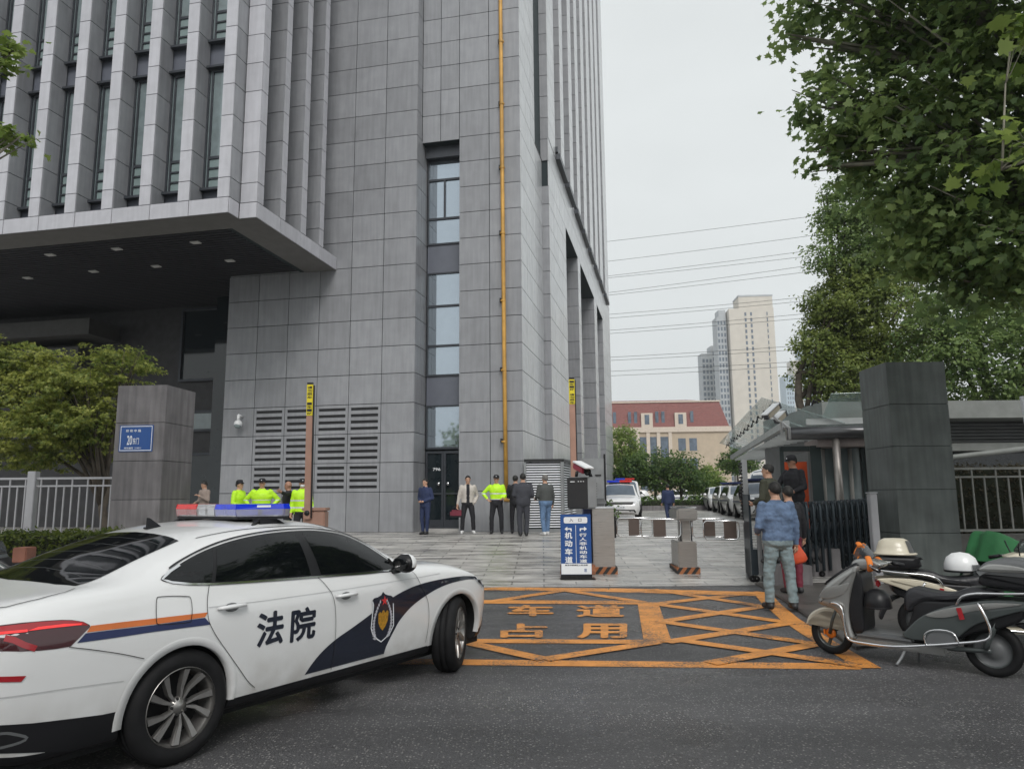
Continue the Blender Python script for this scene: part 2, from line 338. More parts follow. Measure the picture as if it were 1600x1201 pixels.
# ================================================================ TOWER
ZJ = [.42, 1.72, 2.68, 3.65, 4.64, 5.64] + [5.64 + .94 * k for k in range(1, 6)] + [10.34 + .93 * k for k in range(1, 6)] + [14.99 + .933 * k for k in range(1, 33)]
ZTOP = ZJ[-1]
bt = thing('office_tower', 'tall grey stone tower with vertical fins and a jutting block at left', 'building', W(-8, 23, .42))
BTI = Matrix.Translation(bt.location).inverted()
def bpart(mb, name, mats, parent=None, weld=False):
    o = mb.build(name, mats, parent or bt, weld)
    if parent is None: o.matrix_parent_inverse = BTI
    return o
G = .011; TH = .035
def panU(mb, v, us, zs, mi=0):        # panels on a face looking towards -v
    for a_, b_ in zip(us[:-1], us[1:]):
        for c, d in zip(zs[:-1], zs[1:]): ubox(mb, a_ + G, b_ - G, v, v + TH, c + G, d - G, mi)
def panV(mb, u, vs, zs, mi=0, sgn=-1):        # face looking towards +u (sgn -1: thickness goes to -u)
    for a_, b_ in zip(vs[:-1], vs[1:]):
        for c, d in zip(zs[:-1], zs[1:]): ubox(mb, min(u, u + sgn * TH), max(u, u + sgn * TH), a_ + G, b_ - G, c + G, d - G, mi)
def lin(a, b, n): return [a + (b - a) * i / n for i in range(n + 1)]
SM = [MT['stone'], MT['joint'], MT['stone_side_lit']]
# wall A (wide front wall)
us = [-8.23 - 1.17 * k for k in range(7)][::-1]
mb = MB(); ubox(mb, us[0], -8.23 - TH - .005, 22.92 + TH + .005, 58, .0, ZTOP, 1)
lou = (us[1], us[5], 1.72, 4.64)
for i in range(6):
    for c, d in zip(ZJ[:-1], ZJ[1:]):
        if 1 <= i <= 4 and 1.71 < c < 4.6: continue
        ubox(mb, us[i] + G, us[i + 1] - G, 22.92, 22.92 + TH, c + G, d - G, 0)
panV(mb, -8.23, [22.95, 23.44], ZJ); panV(mb, -8.23, [23.44, 24.06], [z for z in ZJ if z < 14.2])
vs0 = [22.95, 24.6, 26.2]; 
for c, d in zip(ZJ[:9], ZJ[1:10]): ubox(mb, us[0] - TH, us[0] - .003, 22.95, 26.3, c + G, d - G, 0)
bpart(mb, 'front_wall', SM)
for i in range(1, 5):                                     # twelve slatted ventilation panels
    for c, d in zip(ZJ[1:4], ZJ[2:5]):
        mb = MB(); a_, b_ = us[i] + G, us[i + 1] - G; c += G; d -= G; g = (d - c); sl_ = [(c + g * (.12 + .225 * k), c + g * (.12 + .225 * k) + g * .105) for k in range(4)]
        ubox(mb, a_, a_ + .085, 22.918, 22.95, c, d); ubox(mb, b_ - .085, b_, 22.918, 22.95, c, d); z0 = c
        for s0, s1 in sl_: ubox(mb, a_ + .085, b_ - .085, 22.918, 22.95, z0, s0); z0 = s1
        ubox(mb, a_ + .085, b_ - .085, 22.918, 22.95, z0, d); ubox(mb, a_, b_, 22.951, 22.958, c, d, 1)
        bpart(mb, 'vent_panel', [MT['stone'], MT['black_flat']])
# pillar B with the window slot
mb = MB(); ubox(mb, -6.86 + TH + .004, -4.68 - TH - .004, 23.45 + TH + .004, 27.85, 0, ZTOP, 1)
ubox(mb, -8.23, -6.86 + .04, 23.45 + TH + .004, 27.8, 13.98, ZTOP, 1); ubox(mb, -8.23, -6.86, 24.25, 27.8, 0, 13.99, 1)
panU(mb, 23.45, [-6.86, -5.78, -4.68], ZJ); panU(mb, 23.45, [-8.23, -7.55, -6.86], [13.98] + [z for z in ZJ if z > 14.9]); 
panV(mb, -4.68, [23.47, 24.5, 25.45, 26.35], ZJ, 2); panV(mb, -4.68, [26.35, 27.86], [z for z in ZJ if z < 15], 2)
panU(mb, 27.9, [-7.2, -6.2, -5.3, -4.4], [z for z in ZJ if z > 14.9])
bpart(mb, 'pillar_wall', SM)
# cut the upper back of the pillar (recess above the ledge)
mb = MB(); ubox(mb, -5.7, -4.66, 26.36, 27.86, 14.99, 15.0, 0); bpart(mb, 'ledge', MT['stone_dark'])
# window slot: glass, mullions, spandrels, door
gv = 24.07
def pane(name, u0, u1, z0, z1, m, v=gv, th=.02, par=None):
    mb = MB(); ubox(mb, u0, u1, v, v + th, z0, z1); return bpart(mb, name, m, par)
def bars(mb, lst, v0=gv - .06, v1=gv - .002):
    for u0, u1, z0, z1 in lst: ubox(mb, u0, u1, v0, v1, z0, z1)
u0, u1 = -8.2, -6.89
for z0, z1, ms in [(10.38, 13.55, [11.35, 12.81]), (5.66, 9.36, [6.73, 8.15]), (3.14, 4.65, [])]:
    o = pane('window', u0, u1, z0, z1, MT['glass_win'])
    mb = MB(); lst = [(u0, u0 + .05, z0, z1), (u1 - .05, u1, z0, z1), (u0 + .05, u1 - .05, z0, z0 + .06), (u0 + .05, u1 - .05, z1 - .05, z1)] + [(u0 + .05, u1 - .05, m_ - .035, m_ + .035) for m_ in ms]
    if len(ms) == 2 and z1 > 11: lst.append((-7.6, -7.54, ms[0] + .035, ms[1] - .035))
    bars(mb, lst); bpart(mb, 'frame', MT['frame_dark'], o)
pane('spandrel', u0, u1, 9.36, 10.38, MT['spandrel'], gv - .01); pane('spandrel', u0, u1, 4.65, 5.66, MT['spandrel'], gv - .01); pane('lintel', u0, u1, 13.55, 13.98, MT['frame_dark'], gv - .3, .3)
for a_, b_ in ((-8.2, -7.56), (-7.55, -6.89)):
    o = pane('door', a_, b_, .50, 3.08, MT['glass_dark']); mb = MB()
    bars(mb, [(a_, a_ + .07, .5, 3.08), (b_ - .07, b_, .5, 3.08), (a_ + .07, b_ - .07, .5, .78), (a_ + .07, b_ - .07, 3.0, 3.08), (a_ + .07, b_ - .07, 1.62, 1.68)], gv - .05); bpart(mb, 'frame', MT['frame_dark'], o)
    mb = MB(); c_ = b_ - .16 if a_ < -8 else a_ + .16; mb.lathe([(.001, 0), (.055, 0), (.055, .03), (.001, .03)], BM @ Matrix.Translation((c_, gv - .08, 1.98)) @ Matrix.Rotation(R(90), 4, 'X'), 12)
    bpart(mb, 'handle', MT['chrome'], o)
    if a_ < -8:
        mb = MB(); text_on(mb, '796', lambda x, y: BM @ Vector((-7.95 + .27 * x, gv - .006, 2.42 + .1 * y)), .01); bpart(mb, 'door_number', MT['white_flat'], o)
pane('exit_light', -7.55, -7.15, 3.3, 3.45, MT['louvre_pane'], gv - .02); mb = MB(); ubox(mb, -8.2, -6.8, 23.7, 24.07, .42, .5); bpart(mb, 'door_step', MT['concrete'])
# second pillar and colonnade along the side
mb = MB(); zc = [z for z in ZJ if z < 13.8] + [13.9]; UC = -4.4
for v0, v1, nj in [(27.87, 32.7, 4), (37.2, 38.3, 1), (45.5, 47.2, 1), (51.4, 57.8, 3)]:
    ubox(mb, -7.4, UC - TH - .004, v0 + TH + .004, v1 - .004, 0, 13.9, 1)
    panV(mb, UC, lin(v0, v1, nj), zc, 2); panU(mb, v0, [-7.4, -6.4, -5.4, UC], zc, 0)
ubox(mb, -7.4, UC - TH - .004, 27.95, 57.79, 13.9, 16.0, 1); panV(mb, UC, lin(27.87, 57.8, 20), [13.9, 14.99, 15.95], 2)
ubox(mb, -7.4, UC - .002, 32.7, 51.4, 13.88, 13.9, 1)
bpart(mb, 'colonnade', SM)
mb = MB(); ubox(mb, -9.0, -8.9, 27, 58, 0, 15, 0); bpart(mb, 'gallery_glazing', MT['glass_dark'])
mb = MB(); ubox(mb, -8.2, -5.9, 27.95, 57.8, 16.0, ZTOP, 0); bpart(mb, 'side_glazing', MT['glass_win'])
for v0, v1 in [(27.96, 29.84), (31.67, 32.77), (34.84, 36.18), (37.77, 39.18), (40.87, 42.51), (44.09, 46.0), (47.38, 49.34), (50.64, 52.88), (54.6, 57.8)]:
    mb = MB(); ubox(mb, -5.9, UC - TH - .004, v0 + TH + .004, v1, 16.0, ZTOP, 1); zs = [16.0] + [z for z in ZJ if z > 16.5]
    panV(mb, UC, [v0, v1], zs, 2); panU(mb, v0, [-5.88, UC], zs, 0); bpart(mb, 'stone_fin', SM)
for i, v0 in enumerate([29.9, 32.9, 36.3, 39.3, 42.6, 46.1, 49.5, 53.0]):     # dark louvre ledges at the foot of the fins
    mb = MB(); v1 = v0 + 2.0
    for k in range(2): ubox(mb, UC - .3, UC + .20 - .1 * k, v0, v1 + .6, 15.96 + .34 * k, 16.2 + .34 * k)
    bpart(mb, 'ledge_louvre', MT['frame_dark'])
# yellow gas pipe on the pillar
gp = thing('gas_pipe', 'long yellow gas pipe running up the corner pillar beside the door', 'pipe', W(-5.05, 23.3, .42)); gi = Matrix.Translation(gp.location).inverted()
PX_U = -5.28
mb = MB(); mb.tube([W(PX_U + .05, 23.33, 1.48), W(PX_U + .02, 23.33, 5), W(PX_U - .04, 23.33, 20), W(PX_U - .05, 23.33, 44)], .07, 10)
o = mb.build('riser', MT['pipe_yellow'], gp); o.matrix_parent_inverse = gi
mb = MB(); mb.tube([W(PX_U + .05, 23.28, 1.5), W(PX_U + .05, 23.12, 1.42), W(PX_U + .3, 23.0, 1.40), W(-4.5, 22.95, 1.40)], .05, 8); o = mb.build('branch', MT['pipe_yellow'], gp); o.matrix_parent_inverse = gi
for k in range(10):
    z = 2.4 + 2.35 * k * 1.0 + .9
    mb = MB(); mb.lathe([(.085, -.03), (.095, 0), (.085, .03)], Matrix.Translation(W(PX_U - .01, 23.33, z)), 12); ubox(mb, PX_U - .13, PX_U - .08, 23.3, 23.45, z - .03, z + .1, 1)
    o = mb.build('pipe_clamp', [MT['pipe_yellow'], MT['black_flat']], gp); o.matrix_parent_inverse = gi

# ---- jutting left block
ZS = [9.36, 9.82, 10.4, 11.32, 12.25, 13.2, 14.08, 14.98] + [14.98 + .93 * k for k in range(1, 33)]; ZT2 = ZS[-1]; UL = -33
mb = MB()
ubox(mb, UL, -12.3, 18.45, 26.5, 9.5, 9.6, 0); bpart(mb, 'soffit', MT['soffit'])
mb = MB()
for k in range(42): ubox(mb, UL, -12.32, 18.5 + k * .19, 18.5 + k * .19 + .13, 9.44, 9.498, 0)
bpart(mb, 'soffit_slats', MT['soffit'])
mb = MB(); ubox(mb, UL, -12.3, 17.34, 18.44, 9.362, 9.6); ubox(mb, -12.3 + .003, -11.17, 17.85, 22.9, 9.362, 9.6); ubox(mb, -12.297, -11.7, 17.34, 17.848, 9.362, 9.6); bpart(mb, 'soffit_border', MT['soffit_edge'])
mb = MB()                                                   # edge strip and the corner
ubox(mb, UL, -11.73, 17.35, 17.95, 9.39, 9.815, 1); ubox(mb, -12.5, -11.18, 17.86, 22.9, 9.39, 9.815, 1)
usf = [-12.04 + .35 - 1.245 * k for k in range(18)][::-1]; panU(mb, 17.3, usf, [9.36, 9.82]); panV(mb, -11.68, [17.3 + TH, 17.80], [9.36, 9.82])
panU(mb, 17.81, [-11.68 + .004, -11.13], [9.36, 9.82]); panV(mb, -11.13, [17.81 + TH, 19.1, 20.35, 21.62, 22.9], [9.36, 9.82])
bpart(mb, 'edge_strip', [MT['stone_fin'], MT['joint']])
mb = MB(); panU(mb, 17.81, [-11.66, -11.13], ZS[1:], 0); panV(mb, -11.13, [17.81 + TH, 18.15], ZS[1:]); ubox(mb, -11.7, -11.18, 17.86, 18.14, 9.82, ZT2, 1)
bpart(mb, 'corner_fin', [MT['stone_fin'], MT['joint']])
for k in range(16):
    b_ = -11.68 - 1.25 * k; a_ = b_ - .38; mb = MB()
    ubox(mb, a_ + TH, b_ - TH, 17.3 + TH + .003, 17.86, 9.82, ZT2, 1); panU(mb, 17.3, [a_, b_], ZS[1:], 0); panV(mb, b_, [17.3 + TH, 17.88], ZS[1:], 2)
    for c, d in zip(ZS[1:-1], ZS[2:]): ubox(mb, a_, a_ + TH, 17.34, 17.88, c + G, d - G, 0)
    bpart(mb, 'stone_fin', [MT['stone_fin'], MT['joint'], MT['stone']])
for v0, v1 in [(19.04, 19.38), (20.3, 20.67), (21.56, 21.88)]:
    mb = MB(); ubox(mb, -12.2, -11.13 - TH - .003, v0 + TH + .003, v1, 9.82, ZT2, 1); panU(mb, v0, [-11.95, -11.13], ZS[1:], 1 + 1); panV(mb, -11.13, [v0 + TH, v1], ZS[1:], 0); bpart(mb, 'stone_fin', [MT['stone_fin'], MT['joint'], MT['stone']])
mb = MB(); ubox(mb, UL, -12.05, 17.93, 22.9, 9.82, ZT2, 0); bpart(mb, 'core', MT['spandrel'])
for k in range(15):                                         # window bays between the fins
    b_ = -12.06 - 1.25 * k + .0; a_ = b_ - .87
    for s in range(2 if k > 7 else 3):
        z0 = 10.36 + 4.62 * s; par = pane('window', a_, b_, z0, z0 + 3.72, MT['glass_fin'], 17.90)
        mb = MB(); lst = [(a_, a_ + .05, z0, z0 + 3.72), (a_ + .12, a_ + .17, z0, z0 + 3.72), (b_ - .05, b_, z0, z0 + 3.72), (a_ + .17, b_ - .05, z0 + .92, z0 + 1.0), (a_ + .17, b_ - .05, z0 + .3, z0 + .35), (a_ + .17, b_ - .05, z0 + .61, z0 + .66), (a_ + .17, b_ - .05, z0 + 3.64, z0 + 3.72)]
        bars(mb, lst, 17.85, 17.895); bpart(mb, 'frame', MT['frame_dark'], par)
        mb = MB(); ubox(mb, a_, b_, 17.72, 17.895, z0 - .07, z0); bpart(mb, 'sill', MT['frame_dark'], par)
        mb = MB(); ubox(mb, a_, b_, 17.72, 17.895, z0 + 3.725, z0 + 3.79); bpart(mb, 'head', MT['frame_dark'], par)
        mb = MB(); ubox(mb, a_ + .17, b_ - .05, 17.885, 17.898, z0 + .0, z0 + .92); bpart(mb, 'louvre_glass', MT['louvre_pane'], par)
for i, (u_, v_) in enumerate([(-19.46, 19.35), (-16.96, 19.35), (-14.18, 19.4), (-16.97, 21.2), (-14.19, 21.25), (-19.46, 21.2), (-22.3, 21.3), (-22.3, 19.35)]):
    mb = MB(); ubox(mb, u_ - .14, u_ + .14, v_ - .1, v_ + .1, 9.40, 9.43); bpart(mb, 'ceiling_light', mat('lamp_lens', (.5, .5, .48), .4, emit=(.9, .9, .88, .02)) if i == 0 else bpy.data.materials['lamp_lens'])
# ---- recessed entrance under the block
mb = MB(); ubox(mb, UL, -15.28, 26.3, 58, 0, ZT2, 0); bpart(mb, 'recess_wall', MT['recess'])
ge = -19.45
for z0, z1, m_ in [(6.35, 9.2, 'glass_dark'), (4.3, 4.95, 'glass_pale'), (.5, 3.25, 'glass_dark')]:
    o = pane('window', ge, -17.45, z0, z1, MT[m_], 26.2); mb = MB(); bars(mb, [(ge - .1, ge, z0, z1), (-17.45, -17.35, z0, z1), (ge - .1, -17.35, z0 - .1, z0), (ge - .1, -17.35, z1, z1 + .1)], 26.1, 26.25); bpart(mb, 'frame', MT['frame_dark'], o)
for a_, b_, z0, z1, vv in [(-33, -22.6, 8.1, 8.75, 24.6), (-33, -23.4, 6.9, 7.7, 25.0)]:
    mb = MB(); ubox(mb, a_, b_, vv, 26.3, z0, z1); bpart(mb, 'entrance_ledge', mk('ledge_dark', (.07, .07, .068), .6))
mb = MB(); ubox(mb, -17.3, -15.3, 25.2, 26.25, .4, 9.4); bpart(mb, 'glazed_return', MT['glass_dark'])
# dome camera on wall
dc = thing('security_camera', 'white dome camera on the stone wall left of the vent slats', 'camera', W(-14.5, 22.9, 4.1)); di = Matrix.Translation(dc.location).inverted()
mb = MB(); mb.tube([W(-14.5, 22.9, 4.35), W(-14.5, 22.65, 4.38)], .04, 8); mb.tube([W(-14.5, 22.65, 4.38), W(-14.5, 22.65, 4.2)], .05, 8); o = mb.build('bracket', MT['white_paint'], dc); o.matrix_parent_inverse = di
mb = MB(); mb.ball(W(-14.5, 22.65, 4.08), .14, mi=0, n=14); o = mb.build('dome', MT['white_paint'], dc); o.matrix_parent_inverse = di
mb = MB(); mb.ball(W(-14.5, 22.63, 4.03), .12, mi=0, n=14); o = mb.build('lens', MT['glass_pale'], dc); o.matrix_parent_inverse = di
# louvred plant enclosure at the corner
le = thing('louvred_enclosure', 'white slatted metal enclosure wrapping the foot of the corner pillar', 'vent enclosure', W(-4.4, 23.4, .42)); li = Matrix.Translation(le.location).inverted()
segs = [((-4.62, 23.25), (-3.42, 23.5)), ((-3.42, 23.5), (-3.35, 24.9)), ((-3.35, 24.9), (-3.35, 26.3))]
for (ua, va), (ub, vb) in segs:
    A, B = W(ua, va, 0), W(ub, vb, 0); d = (B - A); Ln = d.length; rz = math.atan2(d.y, d.x); mt_ = Matrix.Translation((A.x, A.y, .42)) @ Matrix.Rotation(rz, 4, 'Z')
    mb = MB(); 
    for x in (0.03, Ln - .03): mb.boxm(mt_ @ Matrix.Translation((x, 0, 1.1)), .06, .07, 2.2)
    mb.boxm(mt_ @ Matrix.Translation((Ln / 2, 0, 2.25)), Ln, .1, .09, 1); mb.boxm(mt_ @ Matrix.Translation((Ln / 2, 0, .05)), Ln - .13, .06, .1)
    mb.boxm(mt_ @ Matrix.Translation((Ln / 2, .09, 1.1)), Ln - .1, .01, 2.2, 1); o = mb.build('frame', [MT['metal_grey'], MT['black_flat']], le); o.matrix_parent_inverse = li
    mb = MB()
    for k in range(26): mb.boxm(mt_ @ Matrix.Translation((Ln / 2, .02, .16 + k * .079)) @ Matrix.Rotation(R(35), 4, 'X'), Ln - .13, .055, .008)
    o = mb.build('slats', MT['white_flat'], le); o.matrix_parent_inverse = li
# ================================================================ CARS
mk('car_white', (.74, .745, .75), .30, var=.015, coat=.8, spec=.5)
def lower_tint(m):  # blotchy brownish tint, stronger towards the bottom of the body
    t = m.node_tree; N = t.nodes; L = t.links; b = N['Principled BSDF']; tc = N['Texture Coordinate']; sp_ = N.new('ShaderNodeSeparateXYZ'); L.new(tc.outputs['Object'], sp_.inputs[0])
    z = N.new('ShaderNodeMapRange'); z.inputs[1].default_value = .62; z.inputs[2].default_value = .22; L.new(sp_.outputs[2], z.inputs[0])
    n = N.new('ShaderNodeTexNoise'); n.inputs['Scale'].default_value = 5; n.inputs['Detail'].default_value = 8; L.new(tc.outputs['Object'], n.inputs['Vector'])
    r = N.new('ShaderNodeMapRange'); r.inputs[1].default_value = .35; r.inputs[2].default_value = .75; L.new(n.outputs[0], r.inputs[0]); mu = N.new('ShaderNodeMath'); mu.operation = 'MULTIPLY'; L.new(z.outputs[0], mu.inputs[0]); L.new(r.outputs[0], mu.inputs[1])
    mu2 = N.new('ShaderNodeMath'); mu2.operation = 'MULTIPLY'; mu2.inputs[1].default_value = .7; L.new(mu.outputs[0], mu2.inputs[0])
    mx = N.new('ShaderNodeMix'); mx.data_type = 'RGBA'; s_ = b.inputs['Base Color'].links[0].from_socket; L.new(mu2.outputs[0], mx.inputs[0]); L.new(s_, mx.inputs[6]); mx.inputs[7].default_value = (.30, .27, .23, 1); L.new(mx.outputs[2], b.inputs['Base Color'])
lower_tint(MT['car_white'])
mk('car_glass', (.004, .005, .006), .04, var=0., spec=.38)
mk('lamp_red', (.35, .008, .015), .12, coat=.8, var=.1)
mk('lamp_dark', (.05, .006, .01), .10, coat=.8)
mk('lamp_bright', (.85, .03, .03), .15, coat=.8, emit=(.9, .02, .02, .35))
mk('alloy', (.33, .32, .31), .32, metal=.8, var=.12)
mk('arch_black', (.008, .008, .009), .9)
mk('navy', (.010, .014, .028), .25, coat=.6)
mk('decal_orange', (.62, .16, .035), .35)
mk('decal_blue', (.02, .03, .10), .35)
mk('lens_clear', (.55, .57, .60), .15, coat=.8)
def interp(keys, x):
    """monotone-ish cubic through (x, value) keys"""
    ks = keys
    if x <= ks[0][0]: return ks[0][1]
    if x >= ks[-1][0]: return ks[-1][1]
    for i in range(len(ks) - 1):
        if ks[i][0] <= x <= ks[i + 1][0]: break
    x0, y0 = ks[i]; x1, y1 = ks[i + 1]; h = x1 - x0; s = (y1 - y0) / h
    def sl(j):
        if j <= 0 or j >= len(ks) - 1: return s
        a_ = (ks[j][1] - ks[j - 1][1]) / (ks[j][0] - ks[j - 1][0]); b_ = (ks[j + 1][1] - ks[j][1]) / (ks[j + 1][0] - ks[j][0])
        return 0 if a_ * b_ <= 0 else 2 * a_ * b_ / (a_ + b_)
    m0, m1 = sl(i), sl(i + 1); t = (x - x0) / h
    return y0 * (1 + 2 * t) * (1 - t) ** 2 + m0 * h * t * (1 - t) ** 2 + y1 * t * t * (3 - 2 * t) - m1 * h * t * t * (1 - t)
def loft(rows, xs, sub=1):
    """rows: [(wkeys, zkeys)] from bottom centre over the side to the top centre; mirrored, closed"""
    n = len(rows); vs = []; 
    for x in xs:
        prof = [(interp(w_, x), interp(z_, x)) for w_, z_ in rows]
        ring = [(x, -w_, z_) for w_, z_ in prof] + [(x, w_, z_) for w_, z_ in prof[-2:0:-1]]
        vs += ring
    K = 2 * n - 2; fs = []
    for i in range(len(xs) - 1):
        for k in range(K): l = (k + 1) % K; fs.append((i * K + k, (i + 1) * K + k, (i + 1) * K + l, i * K + l))
    fs.append(list(range(K))); fs.append([(len(xs) - 1) * K + k for k in range(K)][::-1])
    mb = MB(); mb.add(vs, fs, 0, True); return mb
def bvh_of(o):
    me = o.data; return BVHTree.FromPolygons([v.co.copy() for v in me.vertices], [list(p.vertices) for p in me.polygons])
def pin(poly, x, y):
    c = False; j = len(poly) - 1
    for i in range(len(poly)):
        if (poly[i][1] > y) != (poly[j][1] > y) and x < (poly[j][0] - poly[i][0]) * (y - poly[i][1]) / (poly[j][1] - poly[i][1]) + poly[i][0]: c = not c
        j = i
    return c
def smooth_poly(pts, n=6, closed=True):
    out = []; N = len(pts)
    for i in range(N if closed else N - 1):
        p0, p1, p2, p3 = (Vector(pts[(i - 1) % N] if closed or i > 0 else pts[0]), Vector(pts[i]), Vector(pts[(i + 1) % N]), Vector(pts[(i + 2) % N] if closed or i < N - 2 else pts[-1]))
        for k in range(n):
            t = k / n; out.append(tuple(.5 * ((2 * p1) + (p2 - p0) * t + (2 * p0 - 5 * p1 + 4 * p2 - p3) * t * t + (3 * p1 - p0 - 3 * p2 + p3) * t ** 3)))
    if not closed: out.append(tuple(pts[-1]))
    return out
def projector(bvh, axis, off):
    """axis '-y' right side, '+y', '+z' from above, '+x' from the front, '-x' from behind; 2D point -> 3D on skin"""
    def f(a, b):
        if axis == '-y': o, d = Vector((a, -3, b)), Vector((0, 1, 0))
        elif axis == '+y': o, d = Vector((a, 3, b)), Vector((0, -1, 0))
        elif axis == '+z': o, d = Vector((a, b, 4)), Vector((0, 0, -1))
        elif axis == '+x': o, d = Vector((9, a, b)), Vector((-1, 0, 0))
        else: o, d = Vector((-9, a, b)), Vector((1, 0, 0))
        h = bvh.ray_cast(o, d)
        if h[0] is None:
            h = bvh.find_nearest(o + d * (2.15 if axis[1] == 'y' else 3))
        n_ = h[1]
        if n_.dot(d) > 0: n_ = -n_
        return h[0] + n_ * off
    return f
def patch_mesh(mb, poly, fn, grid=.05, mi=0):
    P = []; N = len(poly)
    for i in range(N):
        a_, b_ = Vector(poly[i][:2]), Vector(poly[(i + 1) % N][:2]); k = max(1, int((b_ - a_).length / grid))
        for j in range(k): P.append(a_ + (b_ - a_) * (j / k))
    nb = len(P); edges = [(i, (i + 1) % nb) for i in range(nb)]
    x0 = min(p.x for p in P); x1 = max(p.x for p in P); y0 = min(p.y for p in P); y1 = max(p.y for p in P); pl = [(p.x, p.y) for p in P]
    y = y0 + grid / 2
    while y < y1:
        x = x0 + grid / 2
        while x < x1:
            if pin(pl, x, y) and min((Vector((x, y)) - q).length for q in P) > grid * .4: P.append(Vector((x, y)))
            x += grid
        y += grid
    r = delaunay_2d_cdt(P, edges, [], 1, 1e-6)
    fs = [f for f in r[2] if pin(pl, sum(r[0][i].x for i in f) / 3, sum(r[0][i].y for i in f) / 3)]
    mb.add([fn(v.x, v.y) for v in r[0]], fs, mi, True); return mb
def ribbon(mb, pts, wd, fn, mi=0, step=.03, closed=False):
    Q = []; pts = [Vector(p[:2]) for p in pts]
    if closed: pts.append(pts[0])
    for a_, b_ in zip(pts[:-1], pts[1:]):
        k = max(1, int((b_ - a_).length / step))
        for j in range(k): Q.append(a_ + (b_ - a_) * (j / k))
    Q.append(pts[-1]); vs = []
    for i, q in enumerate(Q):
        t = (Q[min(i + 1, len(Q) - 1)] - Q[max(i - 1, 0)]).normalized(); n_ = Vector((-t.y, t.x)) * wd / 2; vs += [fn(*(q + n_)), fn(*(q - n_))]
    mb.add(vs, [(2 * i, 2 * i + 1, 2 * i + 3, 2 * i + 2) for i in range(len(Q) - 1)], mi, True); return mb
def bool_cut(o, cutters):
    for c in cutters: mod_apply(o, ('BOOLEAN', dict(operation='DIFFERENCE', solver='EXACT', object=c)))
    for c in cutters: me = c.data; bpy.data.objects.remove(c); bpy.data.meshes.remove(me)
def sharpen(o, deg=35):
    for p in o.data.polygons: p.use_smooth = True
    try: o.data.set_sharp_from_angle(angle=R(deg))
    except Exception: pass
def wheel(parent, x, y, rt=.335, rr=.232, wd=.215, steer=0., side=-1, spokes=5, detail=True, name='wheel'):
    """one wheel: tyre with rim and spokes as its pieces; side -1 faces -y"""
    mt_ = Matrix.Translation((x, y, rt)) @ Matrix.Rotation(steer, 4, 'Z') @ (Matrix.Rotation(R(90), 4, 'X') if side < 0 else Matrix.Rotation(R(-90), 4, 'X'))
    h = wd / 2; n = 48 if detail else 20
    mb = MB()
    mb.lathe([(rr - .005, -h), (rr + .04, -h - .004), (rt - .035, -h + .002), (rt - .006, -h + .028), (rt, -h + .05), (rt, -h + .075), (rt - .008, -h + .078), (rt - .008, -h + .086), (rt, -h + .089), (rt, h - .089), (rt - .008, h - .086), (rt - .008, h - .078), (rt, h - .075), (rt, h - .05), (rt - .006, h - .028), (rt - .035, h - .002), (rr + .04, h + .004), (rr + .02, h + .001), (rr - .002, h - .008)], mt_, n)
    ty = mb.build('tyre' if detail else name, MT['rubber'], parent)
    mb = MB(); mb.lathe([(rr - .004, h - .004), (rr + .002, h - .008), (rr - .014, h - .03), (rr - .024, h - .07), (rr - .03, -h)], mt_, n)
    mb.lathe([(rr - .03, -.03), (.001, -.03)], mt_, n, 1)
    rim_parts = mb
    if detail:
        for k in range(spokes):
            for s_ in (-1, 1):
                a_ = 2 * math.pi * k / spokes + s_ * .235
                a2 = 2 * math.pi * k / spokes + s_ * .30 - .12
                def pt(r_, aa, z_): return mt_ @ Vector((r_ * math.cos(aa), r_ * math.sin(aa), z_))
                w0, w1 = .017 / .06, .023 / (rr - .02)
                vs = []
                for r_, aa, ww, z_ in ((.045, a_ - .05 * s_, .16, h - .030), (.11, a_, .13, h - .026), (rr - .015, a2, .115, h - .012)):
                    vs += [pt(r_, aa - ww, z_ - .012), pt(r_, aa - ww * .75, z_), pt(r_, aa + ww * .75, z_), pt(r_, aa + ww, z_ - .035), pt(r_, aa - ww, z_ - .035)]
                fs = [(i * 5 + j, i * 5 + (j + 1) % 5, (i + 1) * 5 + (j + 1) % 5, (i + 1) * 5 + j) for i in range(2) for j in range(5)]
                mb.add(vs, fs, 0, False)
        mb.lathe([(.001, h - .022), (.024, h - .023), (.028, h - .028), (.05, h - .034), (.058, h - .06)], mt_, 24, 0)
        for k in range(5):
            a_ = 2 * math.pi * (k + .5) / 5; mb.lathe([(.001, h - .030), (.008, h - .030), (.009, h - .04)], mt_ @ Matrix.Translation((.05 * math.cos(a_), .05 * math.sin(a_), .002)), 8, 1)
    else:
        for k in range(5):
            a_ = 2 * math.pi * k / 5; mb.boxm(mt_ @ Matrix.Rotation(a_, 4, 'Z') @ Matrix.Translation((rr * .5, 0, h - .03)), rr, .05, .02)
    rim_parts.build('rim', [MT['alloy'], MT['arch_black']], ty)
    return ty

